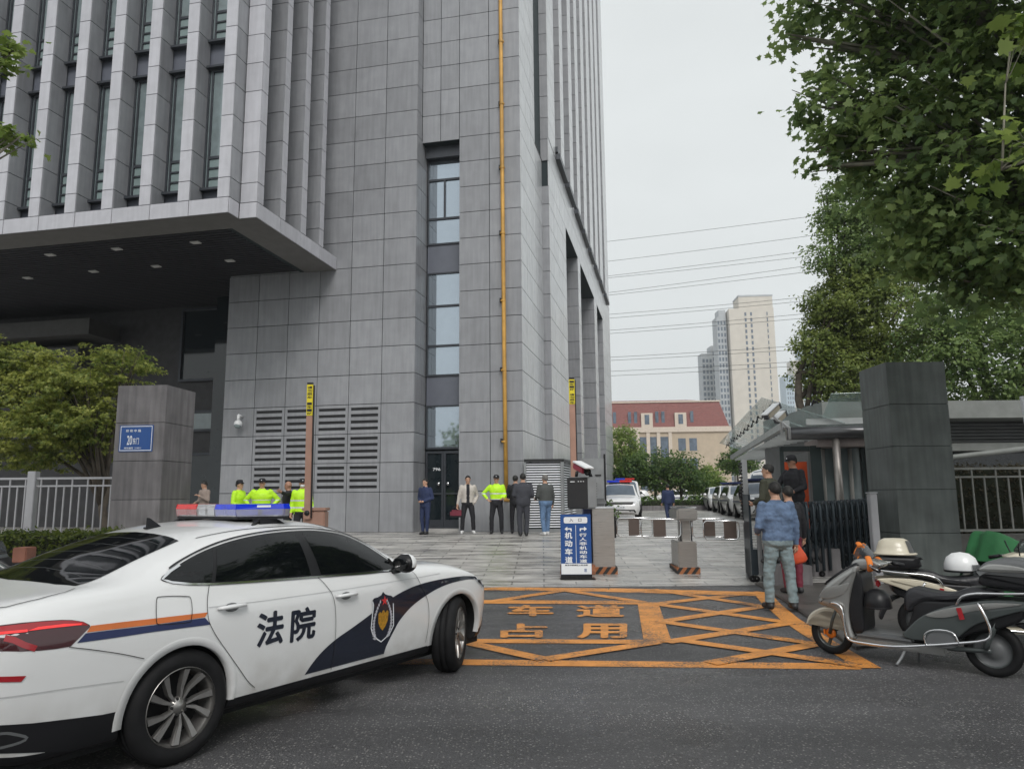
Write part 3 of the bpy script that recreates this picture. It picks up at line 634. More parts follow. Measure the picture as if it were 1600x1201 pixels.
# ---------------- the court sedan in the foreground
XH = [-1.24, -1.20, -1.15, -1.08, -1.0, -.9, -.8, -.7, -.6, -.5, -.4, -.3, -.2, -.1, 0, .1, .2, .3, .45, .6, .75, .9, 1.05, 1.2, 1.35, 1.5, 1.6, 1.7, 1.8, 1.9, 2.0, 2.1, 2.2, 2.3, 2.4, 2.5, 2.6, 2.7, 2.8, 2.9, 3.0, 3.1, 3.2, 3.28, 3.35, 3.42, 3.5, 3.58, 3.64, 3.68]
def wk(full, r0=.0, f0=.0):       # plan-shape of a row: full half width at mid, tucked at both ends
    return [(-1.24, full * .62), (-1.2, full * .80), (-1.1, full * .925), (-.9, full * .98), (-.5, full), (1.2, full * 1.0), (2.8, full), (3.05, full * .995), (3.2, full * .965), (3.34, full * .88), (3.47, full * .72), (3.58, full * .48), (3.68, full * .15)]
HR = [([(-2, 0), (9, 0)], [(-1.24, .42), (-1.1, .30), (-.8, .22), (2.8, .22), (3.3, .24), (3.6, .34)]),
      (wk(.76), [(-1.24, .42), (-1.1, .28), (-.8, .20), (2.8, .20), (3.3, .22), (3.6, .33)]),
      (wk(.845), [(-1.24, .44), (-1.1, .30), (-.8, .225), (2.8, .225), (3.3, .24), (3.6, .35)]),
      (wk(.862), [(-1.24, .47), (-1.1, .38), (-.7, .31), (0, .285), (2.8, .285), (3.3, .30), (3.6, .38)]),
      (wk(.885), [(-1.24, .52), (-1.0, .46), (-.6, .40), (0, .385), (2.8, .385), (3.3, .40), (3.6, .43)]),
      (wk(.905), [(-1.24, .60), (-1, .60), (0, .60), (2.8, .60), (3.3, .54), (3.6, .48)]),
      (wk(.912), [(-1.24, .78), (-1, .78), (0, .78), (2.4, .78), (3.0, .72), (3.3, .62), (3.6, .51)]),
      (wk(.905), [(-1.24, .875), (-1, .875), (0, .875), (2.4, .885), (2.9, .85), (3.2, .75), (3.6, .53)]),
      (wk(.890), [(-1.24, .93), (-1, .935), (0, .925), (1.2, .912), (2.4, .925), (2.9, .885), (3.2, .79), (3.6, .55)]),
      ([(-1.24, .50), (-1.2, .62), (-1.1, .72), (-.9, .80), (-.5, .835), (0, .845), (1.2, .85), (2.2, .83), (2.8, .80), (3.1, .74), (3.3, .62), (3.5, .35), (3.6, .1)],
       [(-1.24, .96), (-1, 1.01), (-.5, 1.065), (0, 1.045), (.5, 1.035), (1.1, 1.02), (1.9, .98), (2.2, .985), (2.6, .97), (2.9, .925), (3.15, .84), (3.35, .72), (3.6, .56)]),
      ([(-1.24, .45), (-1.1, .66), (-.8, .74), (-.5, .76), (-.2, .745), (.1, .745), (.7, .755), (1.3, .745), (1.8, .76), (2.15, .775), (2.6, .70), (3.0, .64), (3.3, .50), (3.6, .08)],
       [(-1.24, .965), (-1, 1.03), (-.75, 1.07), (-.45, 1.095), (-.2, 1.14), (.1, 1.19), (.4, 1.21), (.9, 1.22), (1.4, 1.195), (1.8, 1.115), (2.1, 1.015), (2.25, 1.0), (2.6, .985), (2.9, .94), (3.15, .855), (3.35, .735), (3.6, .565)]),
      ([(-1.24, .42), (-1.1, .60), (-.8, .66), (-.45, .66), (-.2, .63), (.1, .605), (.4, .60), (.9, .605), (1.4, .60), (1.8, .64), (2.1, .70), (2.3, .68), (3.0, .52), (3.6, .06)],
       [(-1.24, .968), (-1, 1.04), (-.75, 1.075), (-.45, 1.10), (-.2, 1.19), (.1, 1.285), (.3, 1.335), (.7, 1.375), (1.1, 1.38), (1.4, 1.35), (1.77, 1.235), (2.09, 1.075), (2.25, 1.0), (2.6, .99), (2.9, .945), (3.15, .86), (3.35, .74), (3.6, .57)]),
      ([(-1.24, .3), (-1.1, .42), (-.8, .48), (-.2, .48), (.1, .47), (.9, .46), (1.4, .47), (2.1, .52), (3.0, .36), (3.6, .05)],
       [(-1.24, .97), (-1, 1.045), (-.75, 1.08), (-.62, 1.10), (-.45, 1.135), (-.2, 1.23), (.1, 1.325), (.3, 1.372), (.7, 1.412), (1.1, 1.415), (1.4, 1.385), (1.77, 1.265), (2.09, 1.10), (2.3, 1.005), (2.6, .99), (2.9, .95), (3.15, .865), (3.35, .745), (3.6, .575)]),
      ([(-2, 0), (9, 0)],
       [(-1.24, .975), (-1, 1.05), (-.75, 1.085), (-.65, 1.105), (-.45, 1.155), (-.2, 1.25), (.1, 1.345), (.3, 1.392), (.7, 1.432), (1.1, 1.436), (1.4, 1.405), (1.8, 1.285), (2.1, 1.13), (2.35, 1.01), (2.6, .99), (2.9, .955), (3.15, .87), (3.35, .75), (3.6, .58)])]
CAR_O = Vector((-2.78840242, 5.22724752, 0)); CAR_H = R(56.925)
def make_body(parent=None):
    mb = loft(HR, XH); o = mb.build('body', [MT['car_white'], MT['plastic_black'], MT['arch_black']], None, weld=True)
    mod_apply(o, ('SUBSURF', dict(levels=1, render_levels=1)))
    uncut = bvh_of(o)
    cut = []
    for cx in (0.0, 2.78):
        for s_ in (-1, 1):
            c = MB(); n_ = 40; P = [Vector((cx - .005 + .368 * math.cos(2 * math.pi * k / n_), s_ * 1.1, .338 + .368 * math.sin(2 * math.pi * k / n_))) for k in range(n_)]; Q = [Vector((p.x, s_ * .58, p.z)) for p in P]
            c.add(P + Q, [list(range(n_)), list(range(2 * n_ - 1, n_ - 1, -1))] + [(k, n_ + k, n_ + (k + 1) % n_, (k + 1) % n_) for k in range(n_)]); co = c.build('cut', [MT['arch_black']], None, weld=True); cut.append(co)
            if cx > 1:      # opening below the hub too
                pass
            c = MB(); c.box(cx - .352, cx + .352, s_ * .62, s_ * 1.2, .0, .338); co = c.build('cut', MT['arch_black']); cut.append(co)
    bool_cut(o, cut)
    for p in o.data.polygons:
        c = p.center; r = min(math.hypot(c.x - cx, c.z - .338) for cx in (0, 2.78))
        if (r < .345 and abs(c.y) < .75) or (abs(p.normal.y) < .5 and r < .368 and abs(c.y) < .93 and c.z < .72): p.material_index = 2
        elif c.z < .305 - .012 and abs(c.y) > .3 or c.z < .27: p.material_index = 1
    sharpen(o, 40); o.parent = parent; return o, uncut
def on_car(o, root): o.parent = root; return o
car = thing('court_car', 'white court sedan with a red, white and blue roof light bar, nearest vehicle at left', 'car', CAR_O, CAR_H)
body, cb = make_body(car)
RS = projector(cb, '-y', .0035); RS2 = projector(cb, '-y', .0055); RS3 = projector(cb, '-y', .0075); LS = projector(cb, '+y', .0035); TP = projector(cb, '+z', .0035); FR = projector(cb, '+x', .004); BK = projector(cb, '-x', .004)
DLO = [(-.125, 1.098), (-.045, 1.140), (.032, 1.172), (.194, 1.229), (.357, 1.272), (.523, 1.302), (.696, 1.322), (.876, 1.333), (1.063, 1.336), (1.261, 1.329), (1.467, 1.302), (1.60, 1.268), (1.726, 1.213), (1.83, 1.147), (1.935, 1.07), (2.02, .995), (1.979, .965), (1.633, .975), (1.12, .996), (.546, 1.018), (.201, 1.034), (.046, 1.049), (-.06, 1.068)]
dlo = smooth_poly(DLO, 3)
for fn, nm in ((RS, 0), (LS, 1)):
    f1 = projector(cb, '-y' if nm == 0 else '+y', .003)
    f2 = projector(cb, '-y' if nm == 0 else '+y', .0055); f3 = projector(cb, '-y' if nm == 0 else '+y', .008)
    mb = MB(); patch_mesh(mb, dlo, f1, .06); o = mb.build('window_surround', MT['plastic_black'], car)
    low = lambda x: interp([(-.1, 1.08), (.05, 1.055), (.2, 1.04), (.55, 1.024), (1.12, 1.002), (1.63, .981), (2.0, .972)], x)
    up = lambda x: interp([(-.1, 1.105), (.03, 1.163), (.19, 1.218), (.36, 1.260), (.52, 1.289), (.7, 1.308), (.88, 1.319), (1.06, 1.322), (1.26, 1.315), (1.46, 1.288), (1.6, 1.254), (1.73, 1.2), (1.83, 1.135), (1.9, 1.08), (1.97, 1.0)], x)
    for a_, b_, sk in [(-.085, .205, (.0, .10)), (.235, 1.035, (.095, -.0)), (1.135, 1.94, (-.02, 0))]:
        n_ = 14; P = [(a_ + (b_ - a_) * i / n_, low(a_ + (b_ - a_) * i / n_) + .012) for i in range(n_ + 1)] + [((a_ + sk[0]) + (b_ + sk[1] - a_ - sk[0]) * i / n_, up((a_ + sk[0]) + (b_ + sk[1] - a_ - sk[0]) * i / n_) - .004) for i in range(n_, -1, -1)]
        P = [p for i, p in enumerate(P) if i == 0 or (Vector(p) - Vector(P[i - 1])).length > .004]
        mb = MB(); patch_mesh(mb, P, f2, .06); mb.build('side_window', MT['car_glass'], car)
    mb = MB(); lowl = [p for p in DLO[14:]] + DLO[:2]; ribbon(mb, [(2.02, .972), (1.633, .978), (1.12, .999), (.546, 1.021), (.201, 1.037), (.046, 1.053), (-.06, 1.072), (-.118, 1.095), (-.045, 1.136), (.032, 1.168)], .013, f3); mb.build('chrome_trim', MT['chrome'], car)
    mb = MB(); ribbon(mb, [(x, z + .012) for x, z in smooth_poly([(-.045, 1.140), (.032, 1.172), (.194, 1.229), (.357, 1.272), (.523, 1.302), (.696, 1.322), (.876, 1.333), (1.063, 1.336), (1.261, 1.329), (1.467, 1.302), (1.60, 1.268), (1.726, 1.213), (1.83, 1.147), (1.935, 1.07), (2.02, .995)], 3, False)], .008, f3); mb.build('roof_gutter', MT['plastic_black'], car)
# door seams, shut lines
mb = MB()
for pts in [[(1.09, .998), (1.13, .96), (1.165, .915), (1.20, .86), (1.225, .774), (1.24, .648), (1.245, .523), (1.238, .309)], [(.182, 1.034), (.145, .937), (.143, .839), (.18, .76), (.249, .666), (.387, .5), (.48, .39), (.55, .33)],
            [(2.13, .965), (2.165, .93), (2.212, .848), (2.30, .72), (2.335, .64), (2.352, .504), (2.337, .33)],
            smooth_poly([(-.19, .985), (-.15, 1.0), (.0, .985), (.035, .965), (.025, .853), (.0, .833), (-.17, .846), (-.205, .87)], 4) + [(-.19, .985)], [(-.70, .805), (-.553, .764), (-.40, .716), (-.27, .668)]]:
    mb = MB(); ribbon(mb, smooth_poly(pts, 4, False) if len(pts) < 12 else pts, .0042, RS3); mb.build('panel_gap', MT['arch_black'], car)
mb = MB(); ribbon(mb, [(.15, .902), (.6, .893), (1.3, .888), (2.2, .893), (2.5, .90)], .0035, RS2); mb.build('shoulder_crease_shade', mat('crease_shade_grey', (.46, .46, .47), .5), car)  # crease shade painted on as a thin grey ribbon
# mirror the key seams to the far side
mb = MB()
for pts in [[(1.09, .998), (1.165, .915), (1.225, .774), (1.245, .523), (1.238, .309)], [(2.13, .965), (2.212, .848), (2.335, .64), (2.352, .504), (2.337, .33)]]: mb = MB(); ribbon(mb, pts, .0055, projector(cb, '+y', .0075)); mb.build('panel_gap', MT['arch_black'], car)
# stripes and lettering
mb = MB(); patch_mesh(mb, [(-.585, .898), (-.4, .893), (-.218, .886), (.0, .879), (.143, .874), (.123, .848), (-.1, .850), (-.219, .853), (-.4, .86), (-.609, .867)], RS, .06); mb.build('orange_stripe', MT['decal_orange'], car)
mb = MB(); patch_mesh(mb, [(-.614, .863), (-.4, .856), (-.219, .849), (0, .846), (.123, .844), (.165, .797), (0, .803), (-.218, .811), (-.45, .814), (-.658, .819)], RS, .06); mb.build('blue_stripe', MT['decal_blue'], car)
NAVY = smooth_poly([(.985, .325), (1.05, .40), (1.14, .47), (1.26, .532), (1.42, .59), (1.589, .655), (1.74, .715), (1.882, .770), (2.02, .805), (2.167, .83), (2.38, .846), (2.618, .850), (2.85, .845), (3.06, .822)], 3, False) + smooth_poly([(3.10, .79), (2.95, .807), (2.78, .808), (2.614, .797), (2.45, .772), (2.297, .731), (2.15, .68), (2.05, .627), (1.96, .56), (1.905, .492), (1.86, .43), (1.828, .376), (1.815, .325)], 3, False)
mb = MB(); patch_mesh(mb, NAVY, RS, .05); mb.build('navy_swoosh', MT['navy'], car)
for ch, (x0, z0, x1, z1), tilt in [('法', (.528, .592, .744, .812), 0), ('院', (.818, .580, 1.038, .802), 0)]:
    mb = MB()
    for q, (dx, dz) in enumerate([(0, 0), (.006, 0), (-.006, 0), (0, .005), (0, -.005)]):
        FQ = projector(cb, '-y', .0030 + .0003 * q); text_on(mb, ch, lambda x, y: FQ(x0 + (x1 - x0) * x + dx, z0 + (z1 - z0) * y + dz), .008)
    mb.build('lettering', MT['navy'], car)
SH = [(1.75, .824), (1.775, .803), (1.81, .79), (1.848, .782), (1.880, .762), (1.876, .719), (1.884, .641), (1.895, .54), (1.86, .488), (1.81, .455), (1.757, .430), (1.70, .462), (1.645, .509), (1.622, .557), (1.628, .663), (1.637, .732), (1.622, .765), (1.645, .785), (1.69, .788), (1.73, .800)]
mb = MB(); patch_mesh(mb, SH, RS2, .05, 0); sh = mb.build('emblem', [MT['navy']], car)
mb = MB(); ribbon(mb, [(x + (1.755 - x) * .03, z) for x, z in SH[5:17]], .009, RS3); mb.build('outline', MT['white_flat'], sh)
mb = MB(); star = [(1.768 + (.042 if i % 2 == 0 else .016) * math.sin(i * math.pi / 5), .752 + (.042 if i % 2 == 0 else .016) * math.cos(i * math.pi / 5)) for i in range(10)]; patch_mesh(mb, star, RS3, .05); mb.build('red_star', mat('badge_red', (.55, .03, .03), .4), sh)
mb = MB(); patch_mesh(mb, [(1.70, .655), (1.72, .672), (1.735, .655), (1.75, .678), (1.765, .678), (1.78, .655), (1.80, .675), (1.82, .66), (1.815, .59), (1.79, .545), (1.762, .518), (1.73, .545), (1.705, .59)], RS3, .05); mb.build('gold_shield', mat('badge_gold', (.50, .26, .03), .35, metal=.3, var=.4, scale=60), sh)
mat('badge_silver', (.55, .55, .60), .3, metal=.3)
for s_ in (-1, 1):
    mb = MB()
    for i in range(13):
        t = i / 12; a_ = R(-70 + 135 * (1 - t)); cx, cz = 1.757 + s_ * (.095 * math.sin(R(20 + 115 * (1 - t))) + 0.005), .50 + .25 * t - .03 * (1 - t)
        dx = s_ * .02 * (1 - t) + s_ * .012; P = [(cx, cz - .016), (cx + dx, cz), (cx, cz + .018), (cx - dx * .5, cz)]; patch_mesh(mb, P, RS3, .05)
    mb.build('wreath', bpy.data.materials['badge_silver'], sh)
mb = MB(); text_on(mb, '★★', lambda x, y: RS2(2.50 + .1 * x, .812 + .022 * y), 0); mb.build('small_marks', MT['plastic_grey'], car)
# rear lamp, reflector, bumper lower, tailpipe trim
LAMP = [(-1.10, .951), (-1.009, .955), (-.915, .957), (-.80, .953), (-.732, .948), (-.682, .941), (-.625, .925), (-.592, .904), (-.589, .894), (-.64, .85), (-.69, .807), (-.76, .806), (-.838, .81), (-.93, .82), (-1.017, .834), (-1.10, .838)]
mb = MB(); patch_mesh(mb, LAMP, RS, .05); lamp = mb.build('rear_lamp', MT['lamp_dark'], car)
mb = MB(); patch_mesh(mb, [(-1.10, .915), (-.95, .914), (-.80, .912), (-.66, .908), (-.60, .903), (-.625, .922), (-.682, .938), (-.732, .944), (-.85, .951), (-1.1, .947)], RS2, .05); mb.build('red_lens', MT['lamp_red'], lamp)
mb = MB(); patch_mesh(mb, [(-.90, .914), (-.80, .914), (-.70, .911), (-.64, .909), (-.63, .916), (-.72, .925), (-.85, .927)], RS3, .05); ribbon(mb, [(-1.1, .918), (-1.0, .918), (-.9, .916)], .012, RS3); mb.build('lit_strip', MT['lamp_bright'], lamp)
mb = MB(); ribbon(mb, [(-1.0, .895), (-.96, .88), (-.915, .85), (-.86, .822)], .03, RS2); mb.build('red_bar', MT['lamp_red'], lamp)
mb = MB(); patch_mesh(mb, [(-.86, .95), (-.6, .95), (-.3, .93), (-.3, .84), (-.6, .83), (-.86, .84)], BK, .06); mb.build('centre_lamp', MT['lamp_red'], car)
for s_, F_ in ((1, LS),):
    mb = MB(); patch_mesh(mb, LAMP, F_, .05); mb.build('rear_lamp', MT['lamp_red'], car)
mb = MB(); patch_mesh(mb, [(-1.02, .712), (-.895, .694), (-.915, .668), (-1.02, .685)], RS2, .05); mb.build('reflector', MT['lamp_red'], car)
mb = MB(); patch_mesh(mb, [(-1.12, .475), (-.981, .468), (-.831, .444), (-.667, .425), (-.477, .403), (-.385, .40), (-.372, .25), (-.6, .24), (-.9, .31), (-1.12, .36)], RS, .05); mb.build('bumper_valance', MT['plastic_black'], car)
mb = MB(); P = smooth_poly([(-1.05, .422), (-.965, .425), (-.916, .410), (-.852, .375), (-.908, .356), (-1.05, .36)], 3); ribbon(mb, P, .014, RS2, closed=True); mb.build('tailpipe_trim', MT['plastic_grey'], car)
mb = MB(); ribbon(mb, [(-1.1, .610), (-.9, .600), (-.7, .590), (-.5, .575), (-.38, .565)], .004, RS2); mb.build('bumper_crease_shade', bpy.data.materials['crease_shade_grey'], car)  # grey ribbon paints the shade line of the bumper crease
# glass front and rear, trunk and bonnet seams
RG = [(.145, -.545), (.165, 0), (.145, .545), (-.1, .575), (-.35, .605), (-.555, .64), (-.60, .5), (-.64, 0), (-.60, -.5), (-.555, -.64), (-.35, -.605), (-.1, -.575)]
mb = MB(); patch_mesh(mb, RG, TP, .07); rg = mb.build('rear_window', MT['car_glass'], car)
mb = MB()
for k in range(5): x = -.45 + .12 * k; ribbon(mb, [(x, -.5), (x + .02, 0), (x, .5)], .0025, projector(cb, '+z', .0045))
mb.build('heating_wires', MT['plastic_grey'], rg)
WS = [(1.44, -.54), (1.47, 0), (1.44, .54), (1.8, .575), (2.1, .63), (2.19, .60), (2.26, 0), (2.19, -.60), (2.1, -.63), (1.8, -.575)]
mb = MB(); patch_mesh(mb, WS, TP, .07); mb.build('windscreen', MT['car_glass'], car)
mb = MB(); ribbon(mb, [(-.585, -.70), (-.66, -.745), (-.80, -.755), (-.95, -.735), (-1.05, -.66)], .006, projector(cb, '+z', .005)); ribbon(mb, [(2.27, 0), (2.22, -.62), (2.35, -.77), (2.7, -.745), (3.0, -.68), (3.2, -.60)], .006, projector(cb, '+z', .005)); ribbon(mb, [(.25, -.575), (.9, -.575), (1.4, -.57)], .006, projector(cb, '+z', .004)); mb.build('panel_seams', MT['arch_black'], car)
# head lamp
mb = MB(); patch_mesh(mb, [(3.02, .805), (3.12, .812), (3.25, .79), (3.36, .74), (3.33, .66), (3.2, .70), (3.10, .75)], RS, .05); hl = mb.build('headlamp', MT['lens_clear'], car)
mb = MB(); patch_mesh(mb, [(3.08, .785), (3.2, .775), (3.3, .74), (3.29, .69), (3.2, .72), (3.12, .755)], RS2, .05); mb.build('lamp_inner', MT['plastic_black'], hl)
mb = MB(); patch_mesh(mb, [(3.02, .805), (3.12, .812), (3.25, .79), (3.36, .74), (3.33, .66), (3.2, .70), (3.10, .75)], LS, .05); mb.build('headlamp', MT['lens_clear'], car)
mb = MB(); patch_mesh(mb, [(-.5, .62), (.5, .62), (.55, .50), (-.55, .50)], FR, .08); mb.build('grille', MT['plastic_black'], car)
mb = MB(); patch_mesh(mb, [(3.165, .30), (3.25, .34), (3.42, .40), (3.45, .28), (3.3, .235), (3.18, .235)], RS, .05); mb.build('front_spoiler', MT['plastic_black'], car)
# arch lips
for cx in (0, 2.78):
    for s_ in (-1, 1):
        mb = MB(); F_ = projector(cb, '-y' if s_ < 0 else '+y', .0035); A0, A1 = R(-7), R(187)
        for i in range(28):
            a0, a1 = A0 + (A1 - A0) * i / 28, A0 + (A1 - A0) * (i + 1) / 28; q = []
            for a_, r_ in ((a0, .358), (a0, .405), (a1, .405), (a1, .358)):
                p = F_(cx - .005 + r_ * math.cos(a_), .338 + r_ * math.sin(a_)); q.append(p + Vector((0, s_ * (.010 if r_ < .37 else .001), 0)))
            inn = [Vector((p.x, p.y - s_ * .05, p.z)) for p in (q[0], q[3])]
            mb.add([*q, *inn], [(0, 1, 2, 3), (0, 3, 5, 4)], 0, True)
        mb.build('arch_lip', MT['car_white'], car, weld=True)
# handles
for F0, sy in ((RS, -1), (LS, 1)):
    for hx, hz_ in ((.32, .888), (1.34, .846)):
        c = F0(hx, hz_); mb = MB(); mb.tube([(hx - .105, c.y + sy * .004, hz_), (hx - .085, c.y + sy * .03, hz_ + .002), (hx, c.y + sy * .038, hz_ + .004), (hx + .085, c.y + sy * .030, hz_ + .002), (hx + .105, c.y + sy * .004, hz_)], [.012, .016, .018, .016, .012], 8, flat=.8)
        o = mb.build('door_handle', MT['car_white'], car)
        mb = MB(); patch_mesh(mb, [(hx + .055 * math.cos(a_), hz_ - .006 + .028 * math.sin(a_)) for a_ in [i * math.pi / 6 for i in range(12)]], projector(cb, '-y' if sy < 0 else '+y', .006), .05); mb.build('handle_recess', MT['plastic_grey'], o)
# mirrors
for sy in (-1, 1):
    mb = MB(); mb.ball((1.945, sy * .985, 1.04), .075, .105, .08, 0, 16); mb.tube([(1.93, sy * .86, .975), (1.93, sy * .93, .99)], .03, 8, 1)
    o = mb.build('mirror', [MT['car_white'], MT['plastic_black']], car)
    for p in o.data.polygons:
        if p.center.z < 1.0 or (p.center.x < 1.93): p.material_index = 1
    mb = MB(); mb.ball((1.877, sy * .985, 1.04), .015, .09, .058, 0, 14); mb.build('mirror_glass', MT['car_glass'], o)
    mb = MB(); mb.prism([(1.96, .965), (2.06, .965), (1.93, 1.075)], Matrix.Rotation(R(90), 4, 'X'), sy * -.80 - .01, sy * -.80 + .01); mb.build('mirror_sail', MT['plastic_black'], car)
# wheels (front ones steered towards the camera)
wheel(car, 0, -.80, side=-1); wheel(car, 0, .80, side=1); wheel(car, 2.78, -.80, side=-1, steer=R(25)); wheel(car, 2.78, .80, side=1, steer=R(25))
# antenna and light bar
mb = MB(); mb.add([(-.02, -.015, 0), (-.02, .015, 0), (.11, 0, 0), (.0, 0, .075), (-.025, 0, .078)], [(0, 2, 3), (1, 3, 2), (0, 3, 4), (1, 4, 3), (0, 4, 1)], 0); mb.boxm(Matrix.Translation((.04, 0, .004)), .15, .045, .014, 0, .003)
o = mb.build('antenna', MT['plastic_black'], car); o.location = (.26, 0, 1.378)
MT['bar_red'] = mat('bar_red', (.75, .02, .02), .12, trans=.55, var=.15, scale=20, coat=.5, emit=(.8, .03, .02, .08)); MT['bar_blue'] = mat('bar_blue', (.01, .04, .55), .12, trans=.5, var=.2, scale=20, coat=.5, emit=(.02, .08, .9, .12)); MT['bar_clear'] = mat('bar_clear', (.80, .80, .82), .10, trans=.7, var=.05, coat=.5)
bz0, bz1 = 1.452, 1.545
RE = [(.98, -.60), (.70, -.38), (.70, -.12), (.70, .11), (.70, .38), (.98, .60)]      # rear outline of the bar, right to left
FE = [(1.05, -.59), (1.10, -.38), (1.12, -.12), (1.12, .11), (1.10, .38), (1.05, .59)]
mb = MB(); mb.prism([(x + .02, y) for x, y in RE] + [(x - .02, y) for x, y in FE[::-1]], Matrix(), bz0 - .02, bz0 - .001)
bar = mb.build('light_bar', MT['plastic_black'], car)
for i, m_ in enumerate(['bar_blue', 'bar_blue', 'bar_clear', 'bar_red', 'bar_red']):
    e = .004; P = [Vector((*q, 0)) for q in (RE[i], FE[i], FE[i + 1], RE[i + 1])]; c_ = sum(P, Vector()) / 4; P = [p + (c_ - p).normalized() * e for p in P]
    for h0, h1, mm, ins in ((bz0, bz0 + .054, 'bar_clear', .010), (bz0 + .055, bz1, m_, 0)):
        lo = [p + (c_ - p).normalized() * (.012 if h0 == bz0 else 0) + Vector((0, 0, h0)) for p in P]; hi = [p + (c_ - p).normalized() * (.0 if h0 == bz0 else .012) + Vector((0, 0, h1)) for p in P]
        mb = MB(); mb.add(lo + hi, [(0, 1, 2, 3)[::-1], (4, 5, 6, 7), (0, 1, 5, 4), (1, 2, 6, 5), (2, 3, 7, 6), (3, 0, 4, 7)]); mb.build('lens', MT[mm], bar)
    a_, b_ = Vector((*RE[i], 0)), Vector((*RE[i + 1], 0)); d_ = (b_ - a_); nrm = Vector((-d_.y, d_.x, 0)).normalized(); nrm = nrm if nrm.x > 0 else -nrm
    mb = MB(); rz_ = math.atan2(d_.y, d_.x); nm = 2 if i in (0, 4) else 2
    for k in range(nm):
        c2 = a_ + d_ * ((k + .5) / nm) + nrm * .05; mb.boxm(Matrix.Translation((c2.x, c2.y, bz0 + .04)) @ Matrix.Rotation(rz_, 4, 'Z'), d_.length / nm - .03, .05, .055)
    mb.build('lamp_module', MT[m_] if i != 2 else MT['chrome'], bar)
mb = MB(); mb.boxm(Matrix.Translation((.86, -.507, 1.528)) @ Matrix.Rotation(math.atan2(-.22, .28), 4, 'Z'), .10, .006, .016); mb.build('lamp_label', MT['white_flat'], bar)
for y in (-.5, .5):
    mb = MB(); mb.tube([(.74, y * 1.05, 1.375), (.80, y, 1.41), (.92, y * .98, 1.435), (1.0, y, 1.41), (1.06, y * 1.05, 1.37)], .016, 6); mb.boxm(Matrix.Translation((.9, y * .95, 1.415)), .16, .09, .045)
    mb.build('bar_foot', MT['plastic_black'], bar)
# lower body under-shade parts: floor pan
mb = MB(); mb.box(-.95, 3.3, -.74, .74, .17, .235); mb.build('floor_pan', MT['arch_black'], car)
# ================================================================ STREET THINGS
def part(mb, name, m, root, **k):
    """geometry given in world coordinates, parented to its thing"""
    o = mb.build(name, m, root, **k)
    o.matrix_parent_inverse = (Matrix.Translation(root.location) @ root.rotation_euler.to_matrix().to_4x4()).inverted(); return o
# gate pillars
def pillar(name, label, x0, x1, y0, y1, zb, zt, rz, courses, m, seed):
    c = Vector(((x0 + x1) / 2, (y0 + y1) / 2, zb)); t = thing(name, label, 'gate pillar', c, rz); hx, hy = (x1 - x0) / 2, (y1 - y0) / 2
    zs = [zb] + courses + [zt]; mb = MB(); mb.box(-hx + .02, hx - .02, -hy + .02, hy - .02, 0, zt - zb - .02, 1)
    for a_, b_ in zip(zs[:-1], zs[1:]): mb.box(-hx, hx, -hy, hy, a_ - zb + .004, b_ - zb - .004, 0, .004)
    mb.build('stone_courses', [m, MT['joint']], t); return t
lp = pillar('gate_pillar', 'weathered dark stone gate pillar carrying the blue number plate', -8.12, -7.06, 15.05, 16.2, .0, 3.9, R(-5), [.10, 1.56, 2.34, 3.12], MT['stone_dark'], 1)
rp = pillar('gate_pillar', 'greenish grey stone gate pillar behind the parked scooters at right', 7.02, 8.12, 13.62, 14.7, .0, 4.0, R(0), [.06, .84, 1.63, 2.42, 3.2], MT['stone_green'], 2)
# number plate on the left pillar
pm = Matrix.Translation((-7.59, 15.625, 0)) @ Matrix.Rotation(R(-5), 4, 'Z') @ Matrix.Translation((0, -.575, 0))
np_ = thing('number_plate', 'blue street number plate reading 20 on the weathered stone pillar', 'sign', pm @ Vector((-.02, -.02, 2.82))); 
def P_(x, z, d=0): return pm @ Vector((x, -.012 - d, z))
mb = MB(); mb.add([P_(-.42, 2.53), P_(.30, 2.53), P_(.30, 3.07), P_(-.42, 3.07), P_(-.42, 2.53, -.012), P_(.30, 2.53, -.012), P_(.30, 3.07, -.012), P_(-.42, 3.07, -.012)], [(0, 1, 2, 3), (7, 6, 5, 4), (0, 4, 5, 1), (1, 5, 6, 2), (2, 6, 7, 3), (3, 7, 4, 0)]); part(mb, 'plate', MT['blue_sign'], np_)
mb = MB()
for a_, b_, c_, d_ in ((-.40, .28, 2.548, 2.562), (-.40, .28, 3.038, 3.052), (-.40, -.388, 2.562, 3.038), (.268, .28, 2.562, 3.038)): mb.add([P_(a_, c_, .003), P_(b_, c_, .003), P_(b_, d_, .003), P_(a_, d_, .003)], [(0, 1, 2, 3)])
part(mb, 'border', MT['white_flat'], np_)
mb = MB(); text_on(mb, '郎 和 中 路', lambda x, y: P_(-.28 + .32 * x, 2.93 + .055 * y, .003), .012); text_on(mb, '20', lambda x, y: P_(-.25 + .11 * x, 2.67 + .19 * y, .003), .012); text_on(mb, '东门', lambda x, y: P_(-.125 + .13 * x, 2.68 + .13 * y, .003), .01); text_on(mb, '邮政编码  210011', lambda x, y: P_(-.30 + .36 * x, 2.585 + .038 * y, .003), .01)
part(mb, 'lettering', MT['white_flat'], np_)
